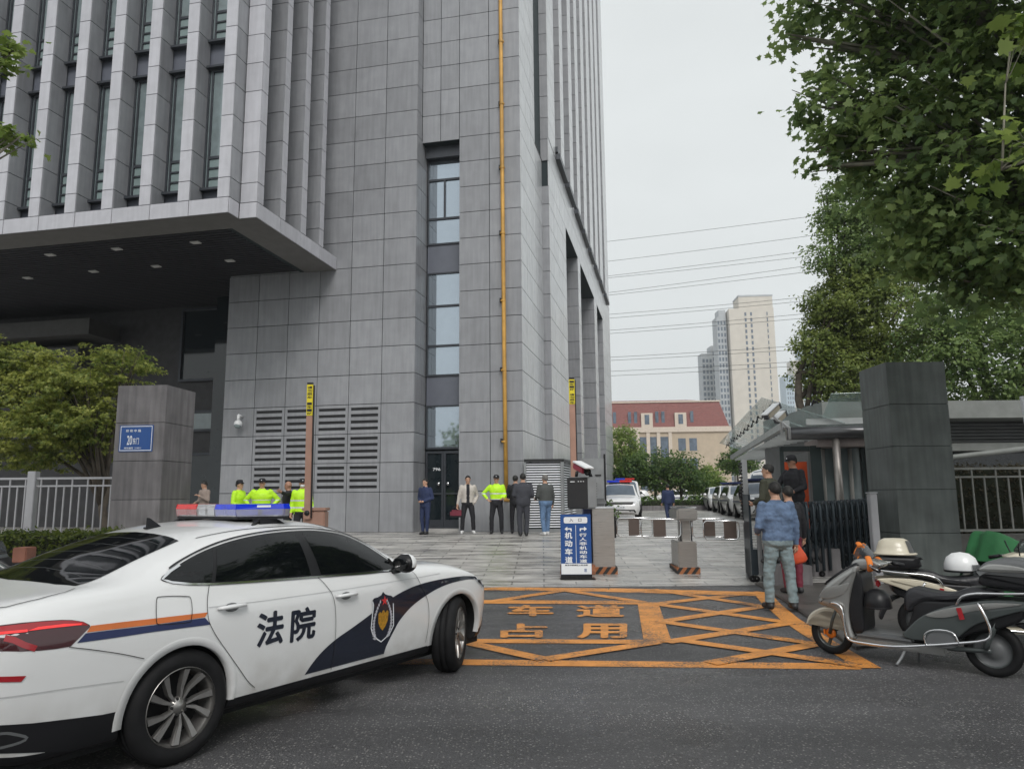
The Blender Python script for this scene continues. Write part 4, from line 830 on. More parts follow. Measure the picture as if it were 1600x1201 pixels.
# fences
def fence(name, label, x0, x1, y, z0, z1, n, m, posts, rz=0., diag=None):
    t = thing(name, label, 'fence', (x0, y, z0), rz); L_ = x1 - x0; H_ = z1 - z0
    for nm, z, s_ in (('top_rail', H_, .045), ('middle_rail', H_ - .16, .035), ('bottom_rail', .05, .045)):
        mb = MB(); mb.boxm(Matrix.Translation((L_ / 2, 0, z)), L_, .04, s_); mb.build(nm, m, t)
    for i in range(n):
        x = L_ * (i + .5) / n
        if any(abs(x - p) < .14 for p in posts) or (diag and diag[0] < x < diag[1]): continue
        zt = H_ if i % 2 else H_ - .16
        mb = MB(); mb.boxm(Matrix.Translation((x, 0, zt / 2 + .02)), .026, .026, zt - .05); mb.build('bar', m, t)
    for p in posts: mb = MB(); mb.boxm(Matrix.Translation((p, 0, (H_ + .15) / 2 - .1)), .17, .17, H_ + .35, 0, .01); mb.build('post', m, t)
    if diag:
        a_, b_ = diag; c_ = (a_ + b_) / 2
        for k in range(9):
            z = .1 + k * .13; mb = MB(); 
            if z + (c_ - a_) * .9 < H_ + .3: mb.tube([(a_, 0, z), (c_, 0, min(H_ - .2, z + (c_ - a_) * .9))], .014, 5); mb.tube([(c_, 0, min(H_ - .2, z + (c_ - a_) * .9)), (b_, 0, z)], .014, 5); mb.build('chevron_bar', m, t)
        for x in (a_, b_): mb = MB(); mb.boxm(Matrix.Translation((x, 0, H_ / 2 - .08)), .03, .03, H_ - .2); mb.build('bar', m, t)
    return t
MT['fence_paint'] = mat('fence_paint', (.36, .36, .38), .45, var=.08); MT['fence_paint2'] = mat('fence_paint_dark', (.30, .30, .28), .5, var=.15)
fence('metal_fence', 'pale grey bar fence behind the clipped hedge at left', -14.5, -8.25, 15.7, .75, 2.02, 38, MT['fence_paint'], [4.35], diag=(1.9, 2.9))
fence('metal_fence', 'grey bar fence on a stone plinth right of the gate pillar', 8.5, 14.5, 14.3, .80, 2.02, 26, MT['fence_paint2'], [], diag=(2.45, 3.6))
for nm, lab, x0, x1, y, zt in (('plinth_wall', 'low rough stone wall under the bar fence at right', 8.3, 15, 14.3, .78), ('plinth_wall', 'low grey wall under the bar fence at left, mostly behind the hedge', -15, -8.3, 15.75, .7)):
    mb = MB(); mb.box(x0, x1, y - .15, y + .15, 0, zt, 0, .01); tag(mb.build(nm, mat('rough_stone_' + str(int(x0)), (.16, .155, .145), .85, var=.35, scale=3, bump=.5, bscale=14)), lab, 'wall')
# entrance sign
sg = thing('entrance_sign', 'blue and white entrance sign with two arrows standing beside the turnstile', 'sign', (0.0, 0, 0))
SO = gz(901, 905, .03); SO.z = plan_h(SO.y); sg.location = SO; srz = R(-2)
SMX = Matrix.Translation(SO) @ Matrix.Rotation(srz, 4, 'Z')
def S_(x, z, d=0): return SMX @ Vector((x, -.03 - d, z + .08 + .0))
sw, shh = .283, 1.10
mb = MB(); mb.boxm(SMX @ Matrix.Translation((0, 0, .08 + shh / 2)), sw * 2, .05, shh); part(mb, 'panel', MT['blue_sign'], sg)
mb = MB(); mb.add([S_(-sw + .004, .006), S_(sw - .004, .006), S_(sw - .004, .20), S_(-sw + .004, .20)], [(0, 1, 2, 3)]); part(mb, 'white_band', MT['white_flat'], sg)
mb = MB(); rr_ = [(.19 + .03 * math.cos(a), 1.0 + .02 + .03 * math.sin(a)) for a in [i * math.pi / 8 for i in range(0, 5)]] + [(-.19 - .03 * math.sin(a), 1.02 + .03 * math.cos(a)) for a in [i * math.pi / 8 for i in range(0, 5)]] + [(-.19 - .03 * math.cos(a), .965 - .03 * math.sin(a)) for a in [i * math.pi / 8 for i in range(0, 5)]] + [(.19 + .03 * math.sin(a), .965 - .03 * math.cos(a)) for a in [i * math.pi / 8 for i in range(0, 5)]]
mb.add([S_(x, z, .002) for x, z in rr_], [tuple(range(len(rr_)))]); part(mb, 'label_box', MT['white_flat'], sg)
mb = MB(); text_on(mb, '入', lambda x, y: S_(-.115 + .07 * x, .965 + .06 * y, .004), .01); text_on(mb, '口', lambda x, y: S_(.05 + .06 * x, .968 + .055 * y, .004), .01); text_on(mb, '南京市鼓楼区人民法院', lambda x, y: S_(-.21 + .42 * x, .158 + .028 * y, .003), .015); part(mb, 'dark_lettering', MT['navy'], sg)
mb = MB(); mb.add([S_(-.004, .205, .002), S_(.004, .205, .002), S_(.004, .90, .002), S_(-.004, .90, .002)], [(0, 1, 2, 3)])
for i, ch in enumerate('机动车道'):
    zc = .655 - i * .148; text_on(mb, ch, lambda x, y: S_(-.205 + .135 * x, zc + .115 * y, .003), .03)
for i, ch in enumerate('行人非机动车道'):
    zc = .69 - i * .079; text_on(mb, ch, lambda x, y: S_(.065 + .135 * x, zc + .062 * y, .003), .025)
for s_, x0 in ((-1, -.21), (1, .21)):      # bent arrows
    q = lambda x, z: S_(x0 - s_ * x, z, .003)
    mb.add([q(0, .832), q(.055, .875), q(.055, .845), q(.135, .845), q(.135, .79), q(.112, .79), q(.112, .822), q(.055, .822), q(.055, .79)], [(0, 1, 2, 7, 8), (2, 3, 6, 7), (3, 4, 5, 6)])
part(mb, 'white_lettering', MT['white_flat'], sg)
mb = MB(); 
for a_ in range(3): mb.add([S_(.145 + .0 + .0, .05 + a_ * .022, .003), S_(.19, .05 + a_ * .022, .003), S_(.19, .062 + a_ * .022, .003), S_(.145, .062 + a_ * .022, .003)], [(0, 1, 2, 3)])
part(mb, 'small_logo', MT['blue_sign'], sg)
mb = MB(); mb.boxm(SMX @ Matrix.Translation((0, 0, .04)), sw * 2 + .01, .06, .078, 0, .004); mb.boxm(SMX @ Matrix.Translation((0.02, 0.0, .008)), sw * 2 + .08, .30, .015, 0, .003); part(mb, 'base', MT['plastic_black'], sg)
# plate reader machine behind the sign
def base_at(px, py, zo=0.0):
    p = gz(px, py, .05)
    for _ in range(4): p = gz(px, py, plan_h(p.y) + zo)
    return p
RX = base_at(905, 896); RM = Matrix.Translation(RX) @ Matrix.Rotation(R(-4), 4, 'Z')
rd = thing('plate_reader', 'vehicle plate reader with black screen and red white camera on a post behind the sign', 'camera', RX)
dY = RX.y
k_ = dY / 1150
mb = MB(); mb.boxm(RM @ Matrix.Translation((0.02, 0, .6)), .10, .10, 1.2); part(mb, 'post', MT['metal_grey'], rd)
zc = EYE - (776 - 772) * k_; mb = MB(); mb.boxm(RM @ Matrix.Translation((.09, .07, zc)), .56, .34, .62, 0, .03); part(mb, 'housing', MT['plastic_grey'] if False else MT['metal_grey'], rd)
mb = MB(); mb.boxm(RM @ Matrix.Translation((0.0, -.115, zc)), .40, .03, .60, 0, .012); part(mb, 'screen', MT['black_flat'], rd)
mb = MB()
for k in range(9): mb.boxm(RM @ Matrix.Translation((.375, .07, zc - .22 + .05 * k)), .015, .28, .02)
part(mb, 'louvres', MT['plastic_grey'], rd)
mb = MB(); text_on(mb, '▬  ▪▪▪', lambda x, y: RM @ Vector((-.14 + .27 * x, -.132, zc + .21 + .018 * y))); part(mb, 'indicator', MT['white_flat'], rd)
cm = RM @ Matrix.Translation((.10, -.02, zc + .47)) @ Matrix.Rotation(R(28), 4, 'Z') @ Matrix.Rotation(R(17), 4, 'X')
mb = MB(); mb.boxm(cm @ Matrix.Translation((0, .05, 0)), .15, .42, .13, 0, .02); part(mb, 'camera_body', mat('camera_red', (.35, .04, .07), .35), rd)
mb = MB(); mb.boxm(cm @ Matrix.Translation((0, -.02, .085)), .21, .52, .035, 0, .012); part(mb, 'camera_hood', MT['white_paint'], rd)
mb = MB(); mb.lathe([(.001, 0), (.07, 0), (.075, .05)], cm @ Matrix.Translation((0, -.18, 0)) @ Matrix.Rotation(R(90), 4, 'X'), 18); part(mb, 'lens', MT['car_glass'], rd)
mb = MB(); mb.tube([RM @ Vector((-.02, 0, zc + .3)), RM @ Vector((0, 0, zc + .42))], .03, 8); mb.tube([RM @ Vector((.28, .1, zc + .3)), RM @ Vector((.22, .12, zc + .46))], .035, 8); part(mb, 'bracket', MT['plastic_black'], rd)
mb = MB(); mb.boxm(RM @ Matrix.Translation((-.01, .35, 1.05)), .6, .04, .04); mb.boxm(RM @ Matrix.Translation((-.01, .35, 1.12)), .6, .04, .03); mb.boxm(RM @ Matrix.Translation((-.22, .36, .75)), .2, .1, .6); part(mb, 'copper_frame', MT['copper'], rd)
mb = MB()
for k in range(2): mb.boxm(RM @ Matrix.Translation((-.30 + .55 * k, -.05, .09)), .12, .25, .18, 0, .01)
o = part(mb, 'striped_block', mat('hazard_rust', (.30, .12, .06), .6, var=.7, scale=9), rd)
# hazard-striped foot material
def hazard():
    m = bpy.data.materials.new('hazard_stripe'); m.use_nodes = True; t = m.node_tree; b = t.nodes['Principled BSDF']; tc = t.nodes.new('ShaderNodeTexCoord'); mp = t.nodes.new('ShaderNodeMapping'); mp.inputs['Rotation'].default_value = (0, R(-38), 0)
    wv = t.nodes.new('ShaderNodeTexWave'); wv.inputs['Scale'].default_value = 2.6; wv.inputs['Distortion'].default_value = .4; wv.inputs['Detail'].default_value = 3; cr = t.nodes.new('ShaderNodeValToRGB'); cr.color_ramp.interpolation = 'CONSTANT'
    cr.color_ramp.elements[0].color = (.022, .02, .018, 1); cr.color_ramp.elements[1].position = .5; cr.color_ramp.elements[1].color = (.33, .12, .045, 1)
    t.links.new(tc.outputs['Object'], mp.inputs[0]); t.links.new(mp.outputs[0], wv.inputs['Vector']); t.links.new(wv.outputs[0], cr.inputs[0]); t.links.new(cr.outputs[0], b.inputs['Base Color']); b.inputs['Roughness'].default_value = .6; return m
MT['hazard'] = hazard()
# turnstile cabinets with swing wings
def swing_wing(root, p, x0, x1, z0, z1, plate):
    a_ = [(x0, z0 + .05), (x0 + .05, z0), (x1 - .05, z0), (x1, z0 + .05), (x1, z1 - .05), (x1 - .05, z1), (x0 + .05, z1), (x0, z1 - .05)]
    mb = MB(); mb.tube([p @ Vector((x, 0, z)) for x, z in a_], .016, 8, closed=True); o = part(mb, 'wing', MT['chrome'], root)
    mb = MB(); mb.boxm(p @ Matrix.Translation(((plate[0] + plate[1]) / 2, 0, (z0 + z1) / 2)), plate[1] - plate[0], .012, z1 - z0 - .03); part(mb, 'wing_plate', mat('wing_brown', (.10, .075, .065), .35) if 'wing_brown' not in bpy.data.materials else bpy.data.materials['wing_brown'], root)
t1p = base_at(944, 895); t2p = base_at(1074, 895)
T1 = thing('turnstile', 'stainless swing gate cabinet with a blue side beside the entrance sign', 'turnstile', t1p, R(-3)); M1 = T1.matrix_basis.copy() if False else Matrix.Translation(t1p) @ Matrix.Rotation(R(-3), 4, 'Z')
mb = MB(); mb.boxm(M1 @ Matrix.Translation((.0, .35, .65)), .42, .95, 1.2, 0, .015); part(mb, 'cabinet', MT['steel'], T1)
mb = MB(); mb.boxm(M1 @ Matrix.Translation((.0, .35, 1.262)), .46, 1.0, .035, 0, .008); part(mb, 'cap', MT['chrome'], T1)
mb = MB(); mb.boxm(M1 @ Matrix.Translation((.0, .35, .05)), .50, 1.05, .16, 0, .005); part(mb, 'foot', MT['hazard'], T1)
mb = MB(); mb.boxm(M1 @ Matrix.Translation((-.30, .30, .74)), .15, .5, 1.12, 0, .01); part(mb, 'side_cabinet', mat('cabinet_blue', (.02, .035, .16), .35), T1)
mb = MB(); mb.boxm(M1 @ Matrix.Translation((.235, .0, 1.0 - .12)), .035, .06, .42); part(mb, 'hinge_post', MT['plastic_black'], T1)
mb = MB(); mb.boxm(M1 @ Matrix.Translation((-.08, .30, 1.36)), .34, .3, .15, 0, .04); part(mb, 'control_box', MT['plastic_grey'], T1)
mb = MB(); mb.boxm(M1 @ Matrix.Translation((-.04, .5, 1.62)), .13, .14, .52, 0, .02); mb.boxm(M1 @ Matrix.Translation((-.04, .5, 1.90)), .12, .16, .03, 1); part(mb, 'card_reader', [MT['metal_grey'], MT['black_flat']], T1)
mb = MB(); mb.boxm(M1 @ Matrix.Translation((-.05, 2.2, 1.55)), .55, .1, 1.55, 0, .01); mb.boxm(M1 @ Matrix.Translation((.22, 2.2, 1.62)), .04, .14, 1.6, 1); 
rb = thing('display_board', 'grey upright display cabinet behind the left turnstile', 'cabinet', M1 @ Vector((-.05, 2.2, .4))); part(mb, 'board', [MT['metal_grey'], MT['plastic_black']], rb)
mb = MB(); mb.boxm(M1 @ Matrix.Translation((-.05, 2.2, .55)), .1, .08, .6); part(mb, 'stand', MT['plastic_black'], rb)
swing_wing(T1, M1, .27, .96, .70, 1.05, (.50, .71)); 
T2 = thing('turnstile', 'stainless swing gate cabinet standing alone in the middle of the lane', 'turnstile', t2p, R(-3)); M2 = Matrix.Translation(t2p) @ Matrix.Rotation(R(-3), 4, 'Z')
mb = MB(); mb.boxm(M2 @ Matrix.Translation((0, .30, .33)), .36, .85, .55, 0, .02); mb.boxm(M2 @ Matrix.Translation((.02, .30, .85)), .16, .5, .6, 0, .01); part(mb, 'cabinet', MT['steel'], T2)
mb = MB(); mb.boxm(M2 @ Matrix.Translation((0.02, .33, 1.12)), .40, .95, .24, 0, .035); part(mb, 'head', MT['steel'], T2)
mb = MB(); mb.boxm(M2 @ Matrix.Translation((0.02, .33, 1.25)), .38, .9, .02, 0, .005); part(mb, 'cap', MT['chrome'], T2)
mb = MB(); mb.boxm(M2 @ Matrix.Translation((0, .30, .05)), .44, .95, .14, 0, .005); part(mb, 'foot', MT['hazard'], T2)
for s_ in (-1, 1): mb = MB(); mb.boxm(M2 @ Matrix.Translation((.02 + s_ * .105, .08, .82)), .02, .05, .46); part(mb, 'hinge_post', MT['plastic_black'], T2)
swing_wing(T2, M2, -.86, -.09, .68, 1.03, (-.62, -.38)); swing_wing(T2, M2, .13, .80, .68, 1.03, (.34, .57))
# raised barrier arms with yellow lettered tips
def barrier(px0, py0, px1, py1, Y, wdt, label, text, box):
    a_ = gy(px0, py0, Y); b_ = gy(px1, py1, Y); t = thing('barrier_arm', label, 'barrier', (a_.x, Y, plan_h(Y))); L_ = (b_ - a_); ang = math.atan2(L_.x, L_.z)
    m_ = Matrix.Translation(a_) @ Matrix.Rotation(ang, 4, 'Y'); H_ = L_.length
    mb = MB(); mb.boxm(m_ @ Matrix.Translation((0, 0, H_ * .38)), wdt, .05, H_ * .76, 0, .008); part(mb, 'arm', MT['copper'], t)
    mb = MB(); mb.boxm(m_ @ Matrix.Translation((wdt * .5 + .012, .01, H_ * .5)), .022, .06, H_ * .98); part(mb, 'rubber_edge', MT['plastic_black'], t)
    mb = MB(); mb.boxm(m_ @ Matrix.Translation((0, 0, H_ * .88)), wdt, .055, H_ * .238, 0, .008); part(mb, 'yellow_tip', MT['yellow'], t)
    mb = MB(); mb.boxm(m_ @ Matrix.Translation((0, 0, H_ + .01)), wdt * .9, .06, .04); part(mb, 'end_cap', MT['black_flat'], t)
    mb = MB(); n_ = len(text); z0 = H_ * .985; dz = H_ * .22 / n_
    for i, ch in enumerate(text):
        if ch != ' ': text_on(mb, ch, lambda x, y: m_ @ Vector(((x - .5) * wdt * .78, -.030, z0 - dz * (i + .9) + dz * .8 * y)), .015)
    part(mb, 'lettering', MT['black_flat'], t)
    zb = plan_h(Y)
    if box: 
        mb = MB(); mb.box(a_.x - .1, a_.x + .32, Y + .05, Y + .35, zb, 1.32, 0, .02); part(mb, 'motor_box', MT['copper'], t)
        mb = MB(); mb.box(a_.x - .12, a_.x + .34, Y + .03, Y + .37, 1.325, 1.38, 0, .01); part(mb, 'lid', MT['copper'], t)
    mb = MB(); mb.lathe([(.001, -.04), (.05, -.04), (.05, .04), (.001, .04)], m_ @ Matrix.Translation((0, 0, .12)) @ Matrix.Rotation(R(90), 4, 'X'), 12); part(mb, 'pivot', MT['plastic_black'], t)
    return t
barrier(480, 811, 485, 600, 14.2, .12, 'raised copper barrier arm with yellow tip rising behind the sedan roof', '请勿跟车 一车一杆', True)
barrier(897, 760, 893, 592, 16.5, .13, 'raised copper barrier arm with yellow tip behind the plate reader', '一车一杆 请勿跟车', False)
# retractable gate (folded, dark posts)
gp0 = base_at(1246, 907); gp1 = base_at(1368, 893)
rg_ = thing('retractable_gate', 'folded dark steel accordion gate between the denim man and the stone pillar', 'gate', gp0)
d = (gp1 - gp0); n = 12
for i in range(n + 1):
    p = gp0 + d * (i / n); p.z = plan_h(p.y)
    mb = MB()
    for dx, dy in ((0, 0), (.06, .28)):
        mb.tube([p + Vector((dx, dy, .12)), p + Vector((dx, dy, 1.28)), p + Vector((dx + .01, dy + .05, 1.38))], .032, 8)
    mb.tube([p + Vector((0, 0, 1.35)), p + Vector((.06, .28, 1.35))], .028, 6); mb.tube([p + Vector((0, 0, .35)), p + Vector((.06, .28, .35))], .02, 6)
    part(mb, 'post_frame', MT['gate_dark'] if 'gate_dark' in MT else mk('gate_dark', (.028, .04, .05), .32, metal=.3, var=.2), rg_)
    if i < n:
        q = gp0 + d * ((i + 1) / n); q.z = plan_h(q.y); mb = MB()
        for k in range(3): z0 = .25 + k * .38; mb.tube([p + Vector((0, .1, z0)), q + Vector((0, .1, z0 + .36))], .014, 5); mb.tube([p + Vector((0, .13, z0 + .36)), q + Vector((0, .13, z0))], .014, 5)
        part(mb, 'scissor_link', MT['gate_dark'], rg_)
    if i % 2 == 0:
        mb = MB(); mb.lathe([(.02, -.015), (.055, -.015), (.055, .015), (.02, .015)], Matrix.Translation(p + Vector((0, .1, .058))) @ Matrix.Rotation(R(90), 4, 'X'), 12); part(mb, 'caster', MT['rubber'], rg_)
gpp = base_at(1363, 880); gpp = gy(1369, 860, 13.15) - Vector((.1, .35, 0)); gpp.z = 0.0; gw = thing('gate_post', 'pale grey square post between the accordion gate and stone pillar', 'post', gpp)
mb = MB(); mb.boxm(Matrix.Translation(gpp + Vector((.1, .35, .78))), .13, .13, 1.56, 0, .01); part(mb, 'post', MT['fence_paint'], gw)
mb = MB(); mb.boxm(Matrix.Translation(gpp + Vector((.1, .35, 1.575))), .15, .15, .025, 0, .005); part(mb, 'cap', MT['fence_paint'], gw)
# gate head frame (the leading end of the folding gate)
mk('notice_grey', (.42, .38, .40), .5); hp = base_at(1185, 910); hd = thing('sliding_gate_end', 'dark steel gate head on small wheels with a white notice panel', 'gate', hp); HM = Matrix.Translation(hp) @ Matrix.Rotation(R(-6), 4, 'Z')
for nm, x0, x1, y0, y1, z0, z1, m_ in (('frame', -.10, -.06, 0, .5, .12, 1.55, 'gate_dark'), ('frame', .02, .10, 0, .04, .12, 1.5, 'metal_grey'), ('frame', .10, .55, .02, .06, 1.12, 1.2, 'gate_dark'), ('frame', .10, .55, .02, .06, .12, .40, 'gate_dark'), ('notice_panel', .12, .53, .03, .05, .405, 1.115, 'notice_grey'), ('frame', .53, .58, .0, .05, .12, 1.5, 'gate_dark'), ('bracket', -.10, .6, .25, .3, 1.4, 1.46, 'gate_dark')):
    mb = MB(); mb.boxm(HM @ Matrix.Translation(((x0 + x1) / 2, (y0 + y1) / 2, (z0 + z1) / 2)), x1 - x0, y1 - y0, z1 - z0, 0, .006); part(mb, nm, MT[m_], hd)
for x, y in ((-.08, .05), (-.02, .05), (.5, .1)):
    mb = MB(); mb.lathe([(.02, -.02), (.06, -.02), (.06, .02), (.02, .02)], HM @ Matrix.Translation((x, y, .063)) @ Matrix.Rotation(R(90), 4, 'X'), 14); part(mb, 'caster', MT['rubber'], hd)
swing_wing(hd, HM @ Matrix.Translation((0, .9, .06)), -.78, -.12, .64, .99, (-.40, -.16))
mb = MB(); mb.boxm(HM @ Matrix.Translation((.25, .3, .35)), .7, .5, .45); part(mb, 'motor_cover', MT['gate_dark'], hd)
mb = MB(); mb.boxm(HM @ Matrix.Translation((-.03, .55, 1.6)), .10, .08, 1.2)
for k in range(16): mb.boxm(HM @ Matrix.Translation((-.10, .55, 1.15 + k * .065)), .05, .09, .035, 1)
pc = thing('sensor_column', 'tall slim grey column with a ribbed side behind the gate head', 'post', HM @ Vector((-.03, .55, .1))); part(mb, 'column', [MT['metal_grey'], MT['black_flat']], pc)
mb = MB(); mb.boxm(HM @ Matrix.Translation((-.03, .55, .52)), .13, .11, .98, 0, .01); part(mb, 'lower_case', MT['metal_grey'], pc)

# ================================================================ GATEHOUSE
gh = thing('gatehouse', 'gatehouse with glass canopy, curtained windows and a dark door frame', 'guardhouse', (7.0, 18, .3))
CA = Matrix.Translation((6.30, 17.0, 0)) @ Matrix.Rotation(-.2116, 4, 'Z')      # x along canopy front, y along depth
def gpart(mb, name, m): return part(mb, name, m, gh)
CW, CL = 8.5, 16.5
mk('canopy_glass', (.50, .62, .60), .06, var=.1, alpha=.38); mk('canopy_white', (.50, .52, .52), .5, var=.1); mk('curtain', (.40, .39, .37), .8, var=.2, stretch=(30, 1, .1)); mk('gh_orange', (.62, .085, .02), .5, var=.05); mk('gh_grey', (.17, .175, .175), .55, var=.12)
for i in range(6):                      # glass roof panes, tilted up toward the lane
    y0 = i * 2.7; mb = MB(); mb.boxm(CA @ Matrix.Translation((.42, y0 + 1.33, 3.47)) @ Matrix.Rotation(R(20), 4, 'Y'), 1.9, 2.64, .02); gpart(mb, 'roof_pane', MT['canopy_glass'])
    for k in range(2):
        mb = MB(); c = CA @ Vector((-.25, y0 + .7 + 1.3 * k, 3.52)); mb.tube([c, c + Vector((.06, 0, .14)), c + Vector((.16, 0, .10)), c + Vector((.22, 0, .17))], .018, 6); mb.ball(c + Vector((.06, 0, .15)), .035, n=8); gpart(mb, 'glass_clamp', MT['plastic_black'])
mb = MB(); mb.boxm(CA @ Matrix.Translation((2.15, .62, 3.47)) @ Matrix.Rotation(R(-20), 4, 'X'), 2.3, 1.9, .02); gpart(mb, 'roof_pane', MT['canopy_glass'])
for k in range(2): mb = MB(); c = CA @ Vector((.6 + 1.3 * k, -.1, 3.55)); mb.tube([c, c + Vector((.05, 0, .14)), c + Vector((.16, 0, .06))], .02, 6); gpart(mb, 'glass_clamp', MT['plastic_black'])
mb = MB(); mb.boxm(CA @ Matrix.Translation((.05, CL / 2, 3.16)), .12, CL, .16); gpart(mb, 'side_beam', MT['canopy_white'])
mb = MB(); mb.boxm(CA @ Matrix.Translation((1.8, .15, 3.20)), 2.6, .1, .14); gpart(mb, 'front_beam', MT['canopy_white'])
mb = MB(); mb.tube([CA @ Vector((.02, -.05, 2.93)), CA @ Vector((3.0, -.05, 2.93))], .15, 18); gpart(mb, 'front_pipe', MT['pipe_steel'] if 'pipe_steel' in MT else mk('pipe_steel', (.12, .12, .125), .3, metal=.7, var=.2, stretch=(.5, 3, 3)))
mb = MB(); mb.tube([CA @ Vector((1.08, -.03, .2)), CA @ Vector((1.08, -.03, 2.9))], .085, 16); gpart(mb, 'column', mk('column_steel', (.36, .33, .31), .35, metal=.6, var=.15, streak=.2))
for k in range(30): mb = MB(); mb.boxm(CA @ Matrix.Translation((1.1, .4 + k * .52, 3.02)), 2.0, .05, .06); gpart(mb, 'ceiling_slat', MT['canopy_white']) if k < 30 else None
mb = MB(); mb.boxm(CA @ Matrix.Translation((1.15, CL / 2, 2.97)), .04, CL, .05); gpart(mb, 'ceiling_rail', MT['canopy_white'])
mb = MB(); mb.boxm(CA @ Matrix.Translation((1.9, .9, 2.72)), 2.4, 1.7, .2); gpart(mb, 'eaves', mk('eave_pink', (.30, .25, .24), .6))
# door frame, orange interior wall, windows with curtains
mb = MB(); mb.boxm(CA @ Matrix.Translation((-.06, .35, 1.45)), .09, .12, 2.4); mb.boxm(CA @ Matrix.Translation((.28, .35, 2.6)), .7, .12, .12); mb.boxm(CA @ Matrix.Translation((.68, .40, 1.45)), .24, .3, 2.42); gpart(mb, 'door_frame', mk('frame_green', (.022, .035, .036), .4, var=.1))
mb = MB(); mb.boxm(CA @ Matrix.Translation((.52, 2.4, 1.5)), .62, .06, 1.75); gpart(mb, 'orange_wall', MT['gh_orange'])
mb = MB(); mb.boxm(CA @ Matrix.Translation((1.7, 8.0, 1.6)), .06, 11, 2.4); gpart(mb, 'inner_wall', MT['gh_grey'])
mb = MB(); mb.boxm(CA @ Matrix.Translation((2.3, 3.2, 1.5)), 2.8, 4.6, 2.3); gpart(mb, 'wall', MT['gh_grey'])
for x0, x1 in ((.85, 1.75), (1.9, 2.9)):
    mb = MB(); mb.boxm(CA @ Matrix.Translation(((x0 + x1) / 2, .84, 1.72)), x1 - x0, .04, 1.9); gpart(mb, 'window', MT['glass_pale'])
    for k in range(3):
        mb = MB(); xx = x0 + (x1 - x0) * (k + .2) / 3; mb.tube([CA @ Vector((xx, .76, .8)), CA @ Vector((xx + .02, .76, 2.6))], .07, 10, flat=.6); gpart(mb, 'curtain_fold', MT['curtain'])
    mb = MB(); mb.boxm(CA @ Matrix.Translation((x1 + .05, .74, 1.6)), .07, .08, 2.2); gpart(mb, 'mullion', MT['frame_green'])
# security cameras on the canopy corner
for nm, lab, px, py, Y, rz_, L_ in (('security_camera', 'long white bullet camera at the canopy corner pointing down the lane', 1206, 643, 16.0, R(-52), .52), ('security_camera', 'smaller bullet camera just below the long white one', 1219, 652, 16.3, R(-52), .34)):
    c = gy(px, py, Y); t = thing(nm, lab, 'camera', c); m_ = Matrix.Translation(c) @ Matrix.Rotation(rz_, 4, 'Z') @ Matrix.Rotation(R(30), 4, 'X')
    mb = MB(); mb.boxm(m_, .13, L_, .13, 0, .02); part(mb, 'body', mat('camera_cream', (.48, .42, .32), .5) if 'camera_cream' not in bpy.data.materials else bpy.data.materials['camera_cream'], t)
    mb = MB(); mb.boxm(m_ @ Matrix.Translation((0, -.03, .075)), .16, L_ * 1.1, .02); part(mb, 'hood', MT['white_paint'], t)
    mb = MB(); mb.boxm(m_ @ Matrix.Translation((0, -L_ / 2 - .01, 0)), .12, .02, .12); mb.boxm(m_ @ Matrix.Translation((0, L_ / 2 + .02, 0.01)), .14, .06, .14); part(mb, 'face', MT['navy'], t)
    mb = MB(); mb.tube([c + Vector((0, .05, -.05)), c + Vector((.15, .1, -.18)), c + Vector((.3, .3, -.2)), c + Vector((.34, .4, -.45))], .03, 8); part(mb, 'bracket', MT['white_paint'], t)
# canopy tail camera / lamp
# side building behind the right pillar
sb = thing('side_building', 'dim grey building with louvred bays behind the bar fence at right', 'building', (11, 19, 0))
mb = MB(); mb.box(8.2, 22, 20.2, 24, 0, 3.9); part(mb, 'wall', MT['gh_grey'], sb)
mb = MB(); mb.box(8.0, 22, 18.9, 20.2, 3.45, 3.9); part(mb, 'roof_beam', mk('beam_grey', (.19, .20, .19), .6), sb)
mb = MB(); mb.box(8.0, 22, 19.6, 20.15, 2.65, 2.85); part(mb, 'lower_beam', MT['beam_grey'], sb)
for x in (10.7, 14.7): mb = MB(); mb.box(x, x + .4, 19.5, 19.9, 0, 3.44); part(mb, 'column', MT['beam_grey'], sb)
for x0, x1 in ((8.3, 10.6), (11.2, 14.6)):
    for k in range(6): mb = MB(); mb.box(x0, x1, 20.05, 20.19, 2.9 + k * .09, 2.94 + k * .09); part(mb, 'louvre_slat', MT['gh_grey'], sb)
    mb = MB(); mb.box(x0, x1, 20.12, 20.18, .5, 2.6); part(mb, 'window', MT['glass_dark'], sb)
mb = MB(); mb.tube([(9.9, 18.8, 2.3), (14, 18.6, 2.75)], .07, 8); part(mb, 'sloping_rail', MT['beam_grey'], sb)
# board at the extreme right
c = gy(1601, 660, 13.2); bd = thing('notice_board', 'edge of a white notice board standing at the far right', 'board', (c.x + .35, 13.2, .0))
mb = MB(); mb.boxm(Matrix.Translation((c.x + .38, 13.2, 2.75)) @ Matrix.Rotation(R(-4), 4, 'Y'), .75, .06, 1.1, 0, .01); part(mb, 'panel', MT['white_flat'], bd)
mb = MB(); mb.boxm(Matrix.Translation((c.x + .42, 13.22, 1.2)), .08, .08, 2.4); part(mb, 'post', MT['metal_grey'], bd)
